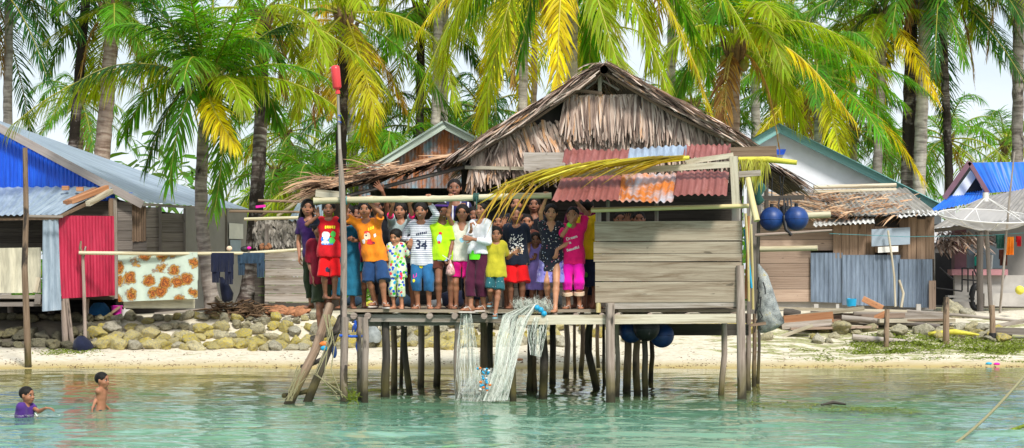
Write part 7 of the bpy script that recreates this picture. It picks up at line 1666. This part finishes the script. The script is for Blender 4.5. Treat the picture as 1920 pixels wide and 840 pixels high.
for k, (x0, x1, y0, y1, mt, lb, ct) in enumerate([(1884, 1900, 444, 478, 'orange_cotton', 'orange shirt drying beside the thin leaning pole', 'shirt'), (1906, 1914, 443, 462, 'red_cotton', 'red cloth drying at the right edge of the view', 'cloth'), (1868, 1882, 440, 466, 'greentarp', 'dark green cloth drying left of the orange shirt', 'cloth'), (1874, 1888, 468, 498, 'brown_cotton', 'dark brown cloth hanging below the orange shirt', 'cloth')]):
    M.setdefault(mt, C.get(mt)); cloth_on_rail(x0, x1, y0, y1, 45.1+k*.02, mt, 'laundry', lb, ct, .03, 'laundry at the right house')
# ------------------------------------------------------------ the shore: stones, husks, planks, weed
rk = []
from mathutils import noise as mnoise
for s in range(10):
    bm = bmesh.new(); bmesh.ops.create_icosphere(bm, subdivisions=4, radius=1); V = np.array([v.co[:] for v in bm.verts]); sd_ = RNG.uniform(0, 9, 9)
    d = 1+.16*np.sin(2.1*V[:, 0]+sd_[0])*np.sin(2.3*V[:, 1]+sd_[1])+.10*np.sin(4.3*V[:, 2]+sd_[2]+2*V[:, 0])+.06*np.sin(8*V[:, 0]+sd_[3])*np.sin(7*V[:, 1]+5*V[:, 2]+sd_[4])+.035*np.sin(15*V[:, 1]+sd_[5])*np.sin(14*V[:, 2]+sd_[6])
    d = d+np.array([.20*mnoise.fractal(Vector(q)*1.7+Vector((s*7, 0, 0)), .9, 2.1, 5)+.05*mnoise.noise(Vector(q)*7+Vector((0, s*5, 0))) for q in V]); V = V*d[:, None]
    for c_ in range(7):
        nv_ = unit(RNG.normal(0, 1, 3)); cut_ = RNG.uniform(.62, .85); ex_ = np.maximum(V@nv_-cut_, 0); V = V-ex_[:, None]*nv_*.88
    V = V*np.array([1.2, .95, .88]); me = bpy.data.meshes.new('stone')
    for v, q in zip(bm.verts, V): v.co = q
    bm.to_mesh(me); bm.free(); me.materials.append(M['rock']); me.polygons.foreach_set('use_smooth', [True]*len(me.polygons)); rk.append(me)
LB = {'y': ('yellow algae covered stone in the heaped stone bank along the beach', 'yellow stones in the stone bank'), 'g': ('grey white coral stone in the heaped stone bank along the beach', 'grey stones in the stone bank'), 'd': ('mossy stone with shade painted into its colour under the blue gabled house', 'dark stones under the house')}
def stone(c, r, kind, label=None, group=None):
    o = bpy.data.objects.new('stone', random.choice(rk)); COL.objects.link(o); o.location = c; o.rotation_euler = (rr(-.4, .4), rr(-.4, .4), rr(0, 6.28)); o.scale = (r*rr(.9, 1.25), r*rr(.85, 1.1), r*rr(.8, 1.05))
    o.color = {'y': (rr(.5, .95), rr(.1, .5), rr(.85, 1.1), 1), 'g': (rr(0, .4), rr(.1, .5), rr(.8, 1.1), 1), 'd': (rr(.1, .4), rr(.5, .9), rr(.3, .5), 1)}[kind]  # the darkest kind has the shade below the house put into its tone
    tag(o, label or LB[kind][0], 'stone', group or (None if label else LB[kind][1])); return o
cnt = 0
for row, (y, zoff) in enumerate([(41.15, .0), (41.5, .02), (41.9, .05), (42.3, .08), (42.75, .08)]):
    px = -20+rr(0, 20)
    while px < 1060:
        r = rr(.10, .20) if row < 4 else rr(.08, .14); x = X(px, y)
        if 520 < px < 640 and row > 3: r *= .9
        if not (px < 170 and row in (1, 3)):
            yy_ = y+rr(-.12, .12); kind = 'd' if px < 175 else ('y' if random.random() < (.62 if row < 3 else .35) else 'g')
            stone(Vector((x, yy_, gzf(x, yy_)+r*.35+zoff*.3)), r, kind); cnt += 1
        px += r*2*rr(.80, .98)*F/y
for px in list(range(1235, 1420, 17)):
    Y = rr(41.8, 42.8); x = X(px, Y); stone(Vector((x, Y, gzf(x, Y)+.12)), rr(.14, .24), 'y' if rr(0, 1) < .6 else 'g')
for px in list(range(1060, 1235, 20)):
    Y = rr(41.3, 42.6); x = X(px, Y); stone(Vector((x, Y, gzf(x, Y)+.1)), rr(.13, .2), 'y' if rr(0, 1) < .7 else 'g')
for px, py, Y, r, lb in [(1580, 608, 42.6, .21, 'big pale coral boulder beside the plank pile on the right beach'), (1534, 625, 41.6, .15, 'pale rounded stone lying left of the big coral boulder'), (1630, 606, 42.6, .14, 'pale stone behind the first fence stake on the right beach'), (1688, 612, 42.2, .19, 'pale rounded boulder between the first two fence stakes'), (1730, 614, 42.3, .16, 'grey boulder just left of the middle fence stake'), (1790, 560, 44.4, .26, 'jagged pale boulder below the iron railing'), (1816, 570, 44.2, .15, 'smaller jagged stone right of the boulder below the iron railing'), (1436, 635, 41.5, .13, 'small pale stone at the foot of the house corner posts'), (1800, 620, 42.2, .12, 'small stone right of the middle fence stake'), (1840, 622, 42.0, .12, 'mossy stone left of the last fence stake'), (1652, 618, 42.0, .12, 'mossy stone just left of the first fence stake')]:
    x = X(px, Y); stone(Vector((x, Y, gzf(x, Y)+r*.45)), r, 'g', lb)
for k in range(34):
    px = rr(1520, 1900); Y = rr(41.7, 43.0); x = X(px, Y); r = rr(.07, .17); stone(Vector((x, Y, gzf(x, Y)+r*.35)), r, 'y' if rr(0, 1) < .3 else 'g', 'coral stone among the planks and weed on the right beach', 'stones on the right beach')
# coconut husks and a root heap
for k in range(26):
    Y = rr(43.0, 43.5); px = rr(498, 575); x = X(px, Y); r = rr(.07, .13); mb = MB(); g_ = []
    for j in range(7):
        th = math.pi*.55*j/6; g_.append([Vector((x+r*1.25*math.sin(th)*math.cos(q), Y+r*math.sin(th)*math.sin(q), gzf(x, Y)+.10+rr(-.01, .01)+r*math.cos(th)*.8)) for q in [2*math.pi*i/12 for i in range(13)]])
    mb.sheet(g_[::-1]); o = mb.build('coconut_husk', M['husk']); o.rotation_euler = (rr(-.6, .6), rr(-.6, .6), 0); tag(o, 'split brown coconut husk in the heap below the plank shed', 'coconut husk', 'coconut husks below the shed')
mb = MB()
for k in range(120):
    a = at(rr(405, 490), rr(575, 596), rr(42.6, 43.2)); mb.tube([a, a+Vector((rr(-.3, .3), rr(-.1, .1), rr(-.02, .18))), a+Vector((rr(-.6, .6), rr(-.15, .15), rr(-.12, .1)))], [rr(.008, .02), rr(.01, .022), .005], 5)
one(mb, 'root_heap', 'fibre', 'heap of brown roots and twigs at the feet of the two palms', 'roots')
for k, (a, c, lb) in enumerate([((405, 555), (428, 583), 'short pale log leaning on the root heap'), ((290, 588), (420, 577), 'long grey board lying under the flowered blanket'), ((260, 598), (360, 590), 'second grey board lying lower under the flowered blanket'), ((190, 600), (225, 575), 'dark board propped under the crimson panel')]): one(MB().bar(at(a[0], a[1], 43.0), at(c[0], c[1], 43.1), .10, .05), 'board', ['palewood', 'greywood', 'greywood', 'brownwood'][k], lb, 'board')
bk = thing('bucket', 'magenta plastic bucket under the flowered blanket', 'bucket', at(219, 596, 43.2)); MB().tube([at(219, 596, 43.2), at(219, 574, 43.2)], [.09, .12], 14).build('bucket_body', M['magenta'], bk); mb = MB(); cc = at(219, 574, 43.2); mb.tube([cc+Vector((.122*math.cos(q), .122*math.sin(q), 0)) for q in [2*math.pi*k/18 for k in range(19)]], .012, 6, caps=False); mb.build('rim', M['magenta'], bk)
cp = thing('white_pot', 'small white pot with a stick right of the magenta bucket', 'pot', at(236, 596, 43.2)); MB().tube([at(236, 594, 43.2), at(236, 580, 43.2)], [.09, .10], 12).build('pot_body', M['whiteplastic'], cp); MB().tube([at(234, 585, 43.2), at(234, 566, 43.2)], .016, 6).build('stick', M['whiteplastic'], cp)
sack('blue_tarp', [(43.3, 176, 196, 568), (43.3, 168, 205, 578), (43.3, 165, 208, 590), (43.3, 170, 204, 600)], 'tarp', 'crumpled blue tarpaulin under the crimson panel', 'tarpaulin', .2)
sack('black_sack', [(41.0, 146, 158, 630), (41.0, 138, 170, 640), (41.0, 136, 176, 650), (41.0, 140, 172, 657)], 'darkcloth', 'black sack at the foot of the stone bank by the leaning stilts', 'sack', .2)
sack('pale_sack', [(41.0, 692, 706, 612), (41.0, 690, 714, 622), (41.0, 688, 716, 634), (41.0, 690, 712, 642)], 'greysack', 'pale blue sack lying on the stones beyond the first stilts', 'sack', .2)
# planks and logs on the right beach
PL = [((1440, 578), (1700, 584), 43.3, .10, .04, 'palewood', 'long pale board lying along the top of the plank pile'), ((1468, 596), (1620, 578), 43.0, .10, .05, 'palewood', 'pale slanting board on the left of the plank pile'), ((1470, 602), (1562, 594), 42.8, .16, .13, 'redwood', 'thick reddish beam in the plank pile'), ((1466, 612), (1560, 604), 42.7, .10, .08, 'greywood', 'grey beam under the thick reddish beam'), ((1456, 634), (1524, 610), 42.2, .30, .04, 'palewood', 'wide bleached board propped on the sand below the plank pile'), ((1600, 590), (1776, 593), 43.2, .09, .08, 'greywood', 'grey rail behind the first two fence stakes'), ((1700, 583), (1920, 603), 43.4, .05, .05, 'greywood', 'thin pole running down to the last fence stake'), ((1578, 596), (1680, 607), 42.8, .10, .09, 'greywood', 'round grey log in front of the coral boulder'), ((1660, 604), (1762, 612), 42.7, .08, .08, 'shadewood', 'dark log between the first two fence stakes'), ((1598, 632), (1800, 655), 41.6, .10, .09, 'greywood', 'long driftwood log half buried in weed on the beach'), ((1618, 560), (1655, 578), 43.6, .14, .07, 'redwood', 'curved reddish offcut on top of the plank pile'), ((1866, 612), (1930, 600), 42.6, .10, .05, 'greywood', 'grey plank at the right edge beyond the last fence stake'), ((1866, 620), (1930, 622), 42.0, .10, .08, 'shadewood', 'dark timber lying low at the right edge'), ((1520, 590), (1580, 586), 43.5, .12, .10, 'shadewood', 'dark block inside the plank pile'), ((1640, 598), (1660, 588), 43.0, .07, .07, 'redwood', 'short reddish stub sticking out of the plank pile'), ((1800, 652), (1860, 656), 41.5, .09, .06, 'greywood', 'short driftwood board right of the middle fence stake'), ((1470, 586), (1500, 590), 43.2, .14, .12, 'darkwood', 'dark round log end at the left of the plank pile')]
for a, c, Y, w_, h_, mt, lb in PL:
    p, q = at(a[0], a[1], Y), at(c[0], c[1], Y-.1)
    w_ *= 1.3; h_ *= 1.7
    one(MB().bar(p, q, w_, h_), 'plank', mt, lb, 'plank') if 'log' not in lb and 'pole' not in lb else one(MB().tube([p, (p+q)/2+Vector((0, 0, .01)), q], [w_/2, w_/2*1.05, w_/2*.9], 9), 'log', mt, lb, 'log')
for k in range(16):
    px = rr(1470, 1750); Y = rr(42.4, 43.6); x = X(px, Y); ln = rr(.5, 1.3); an = rr(-.35, .35); z0 = gzf(x, Y)+rr(.03, .22); mt = random.choice(['greywood', 'palewood', 'brownwood', 'shadewood', 'pinkwood'])
    one(MB().bar((x-ln*math.cos(an), Y-ln*.3*math.sin(an), z0+rr(-.03, .05)), (x+ln*math.cos(an), Y+ln*.3*math.sin(an), z0+rr(-.05, .08)), rr(.08, .2), rr(.03, .10)), 'plank', mt, 'weathered board lying loose in the timber pile on the right beach', 'plank', 'loose boards in the timber pile')
for px, p0, p1, Y, r, lb in [(1662, 580, 658, 41.2, .055, 'first weathered fence stake on the right beach, left of the bare sand'), (1774, 557, 650, 41.4, .065, 'tallest weathered fence stake, in the middle of the right beach'), (1861, 572, 638, 41.8, .06, 'fence stake with dark cord at the right end of the beach')]:
    b_ = at(px, p1, Y); b_.z = gzf(b_.x, Y)-.15; one(MB().tube([b_, at(px, (p0+p1)/2, Y), at(px+rr(-2, 2), p0, Y)], [r*1.05, r, r*.92], 9), 'fence_stake', 'pile3', lb, 'stake', 'fence stakes on the right beach')
mb = MB()
for k in range(5): mb.tube([at(1861, 628, 41.8)+Vector((.07*math.cos(q), .07*math.sin(q), k*.02-.05)) for q in [2*math.pi*i/10 for i in range(11)]], .012, 5)
one(mb, 'cord_lashing', 'black', 'dark cord wound round the last fence stake', 'cord')
sack('cyan_tub', [(43.9, 1586, 1606, 560), (43.9, 1587, 1606, 566), (43.9, 1588, 1605, 574)], 'cyanplastic', 'cyan plastic tub before the blue grey zinc wall', 'tub', .12)
one(MB().ball(at(1912, 544, 44), .10), 'float_ball', 'yellowplastic', 'yellow and white float ball at the right edge', 'float')
one(MB().tube([at(1740, 626, 42.0), at(1790, 622, 41.9), at(1836, 628, 41.8)], [.04, .06, .02], 8), 'dry_leaf_stalk', 'drygrass', 'yellow palm stalk lying by the middle fence stake', 'stalk')
for k, (px, py, mt, lb) in enumerate([(1854, 681, 'cyanplastic', 'crushed pale blue bottle on the waterline at the right'), (1869, 678, 'print_pink', 'small pink wrapper on the waterline at the right'), (975, 683, 'redwood', 'flat reddish float lying on the sand behind the net')]):
    p = at(px, py, 39.0); p.z = gzf(p.x, p.y)+.02; one(MB().ball(p, .045, sc=(1.4, .8, .6)), 'litter', mt, lb, 'litter')
# strewn weed on the sand and weed floating in the water
def tufts(name, n, box, mat, label, kind='stuff', hh=(.04, .16), wid=.018, flat=.5, clump=14):
    Bs = []; Ds = []
    while len(Bs) < n:
        px = rr(box[0], box[1]); Y = rr(box[2], box[3]); 
        for q in range(clump):
            x = X(px, Y)+random.gauss(0, .16); y = Y+random.gauss(0, .10); Bs.append((x, y, gzf(x, y)+.005)); Ds.append((rr(-1, 1), rr(-1, 1), rr(0, 1)*flat*2))
    Bs = np.array(Bs); D = nrmz(np.array(Ds)); n = len(Bs); wd = nrmz(np.cross(D, RNG.normal(0, 1, (n, 3)))); V, Fc, uv, own = strip_arrays(Bs, D, RNG.uniform(hh[0], hh[1], n), np.full(n, wid), wd, RNG.uniform(.2, 1.2, n))
    o = mesh_np(name, V, Fc, M[mat], None, uv=uv, rnd=RNG.uniform(0, 1, n)[own]); tag(o, label, 'seaweed', kind=kind); return o
tufts('beach_weed', 4200, (1600, 1930, 40.5, 42.3), 'seaweed', 'bright green weed strewn over the right beach below the stakes', hh=(.04, .2), clump=70); tufts('beach_weed', 1300, (1500, 1930, 39.6, 41.6), 'seaweed', 'sparse green weed patches near the waterline on the right beach', hh=(.03, .10), flat=.2, clump=40)
tufts('beach_weed', 500, (80, 175, 40.2, 41.0), 'seaweed', 'yellow green weed below the leaning stilts on the left beach', hh=(.03, .12), flat=.25); tufts('beach_litter', 700, (-20, 1500, 38.6, 41.0), 'fibre', 'dry brown weed flecks scattered on the sand', hh=(.03, .12), flat=.05, clump=3, wid=.02)
tufts('tide_wrack', 900, (-20, 1930, 38.5, 38.9), 'fibre', 'thin line of brown wrack along the waterline', hh=(.03, .10), flat=.05, clump=5, wid=.02)
n = 900; t = RNG.uniform(0, 1, n); px = 1395+t*330+RNG.normal(0, 8, n); Yw = 27.4-t*2.0+RNG.normal(0, .62, n)*(1.1-.6*t); x = (px-CX)*Yw/F
D = nrmz(np.stack([RNG.normal(0, 1, n), RNG.normal(0, .6, n), RNG.uniform(-.03, .06, n)], 1)); wd = nrmz(np.cross(D, np.array([0, 0, 1.0]))); V, Fc, uv, own = strip_arrays(np.stack([x, Yw, np.full(n, .012)], 1), D, RNG.uniform(.06, .22, n), np.full(n, .016), wd, np.full(n, .02))
V[:, 2] = np.clip(V[:, 2], .006, .03); o = mesh_np('floating_weed', V, Fc, M['seaweed'], None, uv=uv, rnd=RNG.uniform(0, 1, n)[own]); tag(o, 'yellow green weed drifting on the water right of the corner post', 'seaweed', kind='stuff')
one(MB().tube([at(1540, 762, 26.6)+Vector((0, 0, .02)), at(1562, 759, 26.7)+Vector((0, 0, .03)), at(1586, 761, 26.6)+Vector((0, 0, .02))], [.012, .024, .012], 7), 'driftwood', 'darkwood', 'small dark driftwood piece floating beyond the weed', 'driftwood')
# mooring rope at the right
mb = MB(); pts = []
for k in range(22):
    t = k/21; px = 1925+(1778-1925)*t; py = 700+(842-700)*t+9*math.sin(math.pi*t)*1.0; pts.append(at(px, py, 23.5-2.6*t))
mb.tube(pts, .016, 7); one(mb, 'mooring_rope', 'rope', 'old mooring rope slanting down into the water at the right', 'rope')
one(MB().tube([at(1892, 812, 22.2)+Vector((0, 0, .02)), at(1925, 800, 22.4)+Vector((0, 0, .02))], .02, 7), 'mooring_rope', 'seaweed', 'short weedy rope end floating at the right edge', 'rope')
# white water round the wading boys
for px, py, nm in ((34, 781, 'foam where the boy in the purple shirt moves through the water'), (84, 769, 'splash at the hand of the boy in the purple shirt')):
    Yw = YW(781); c_ = at(px, 781, Yw); n = 46; V0 = np.stack([c_[0]+RNG.normal(0, .16, n), Yw+RNG.normal(-.1, .16, n), np.full(n, .02)], 1); D = nrmz(np.stack([RNG.normal(0, 1, n), RNG.normal(0, .3, n), RNG.uniform(-.02, .10, n)], 1)); wd = nrmz(np.cross(D, np.array([0, 0, 1.0])))
    V, Fc, uv, own = strip_arrays(V0, D, RNG.uniform(.03, .12, n), np.full(n, .012), wd, np.full(n, .02)); V[:, 2] = np.maximum(V[:, 2], .006); o = mesh_np('foam', V, Fc, M['whiteplastic'], None, uv=uv, rnd=RNG.uniform(0, 1, n)[own]); tag(o, nm, 'foam', kind='stuff')
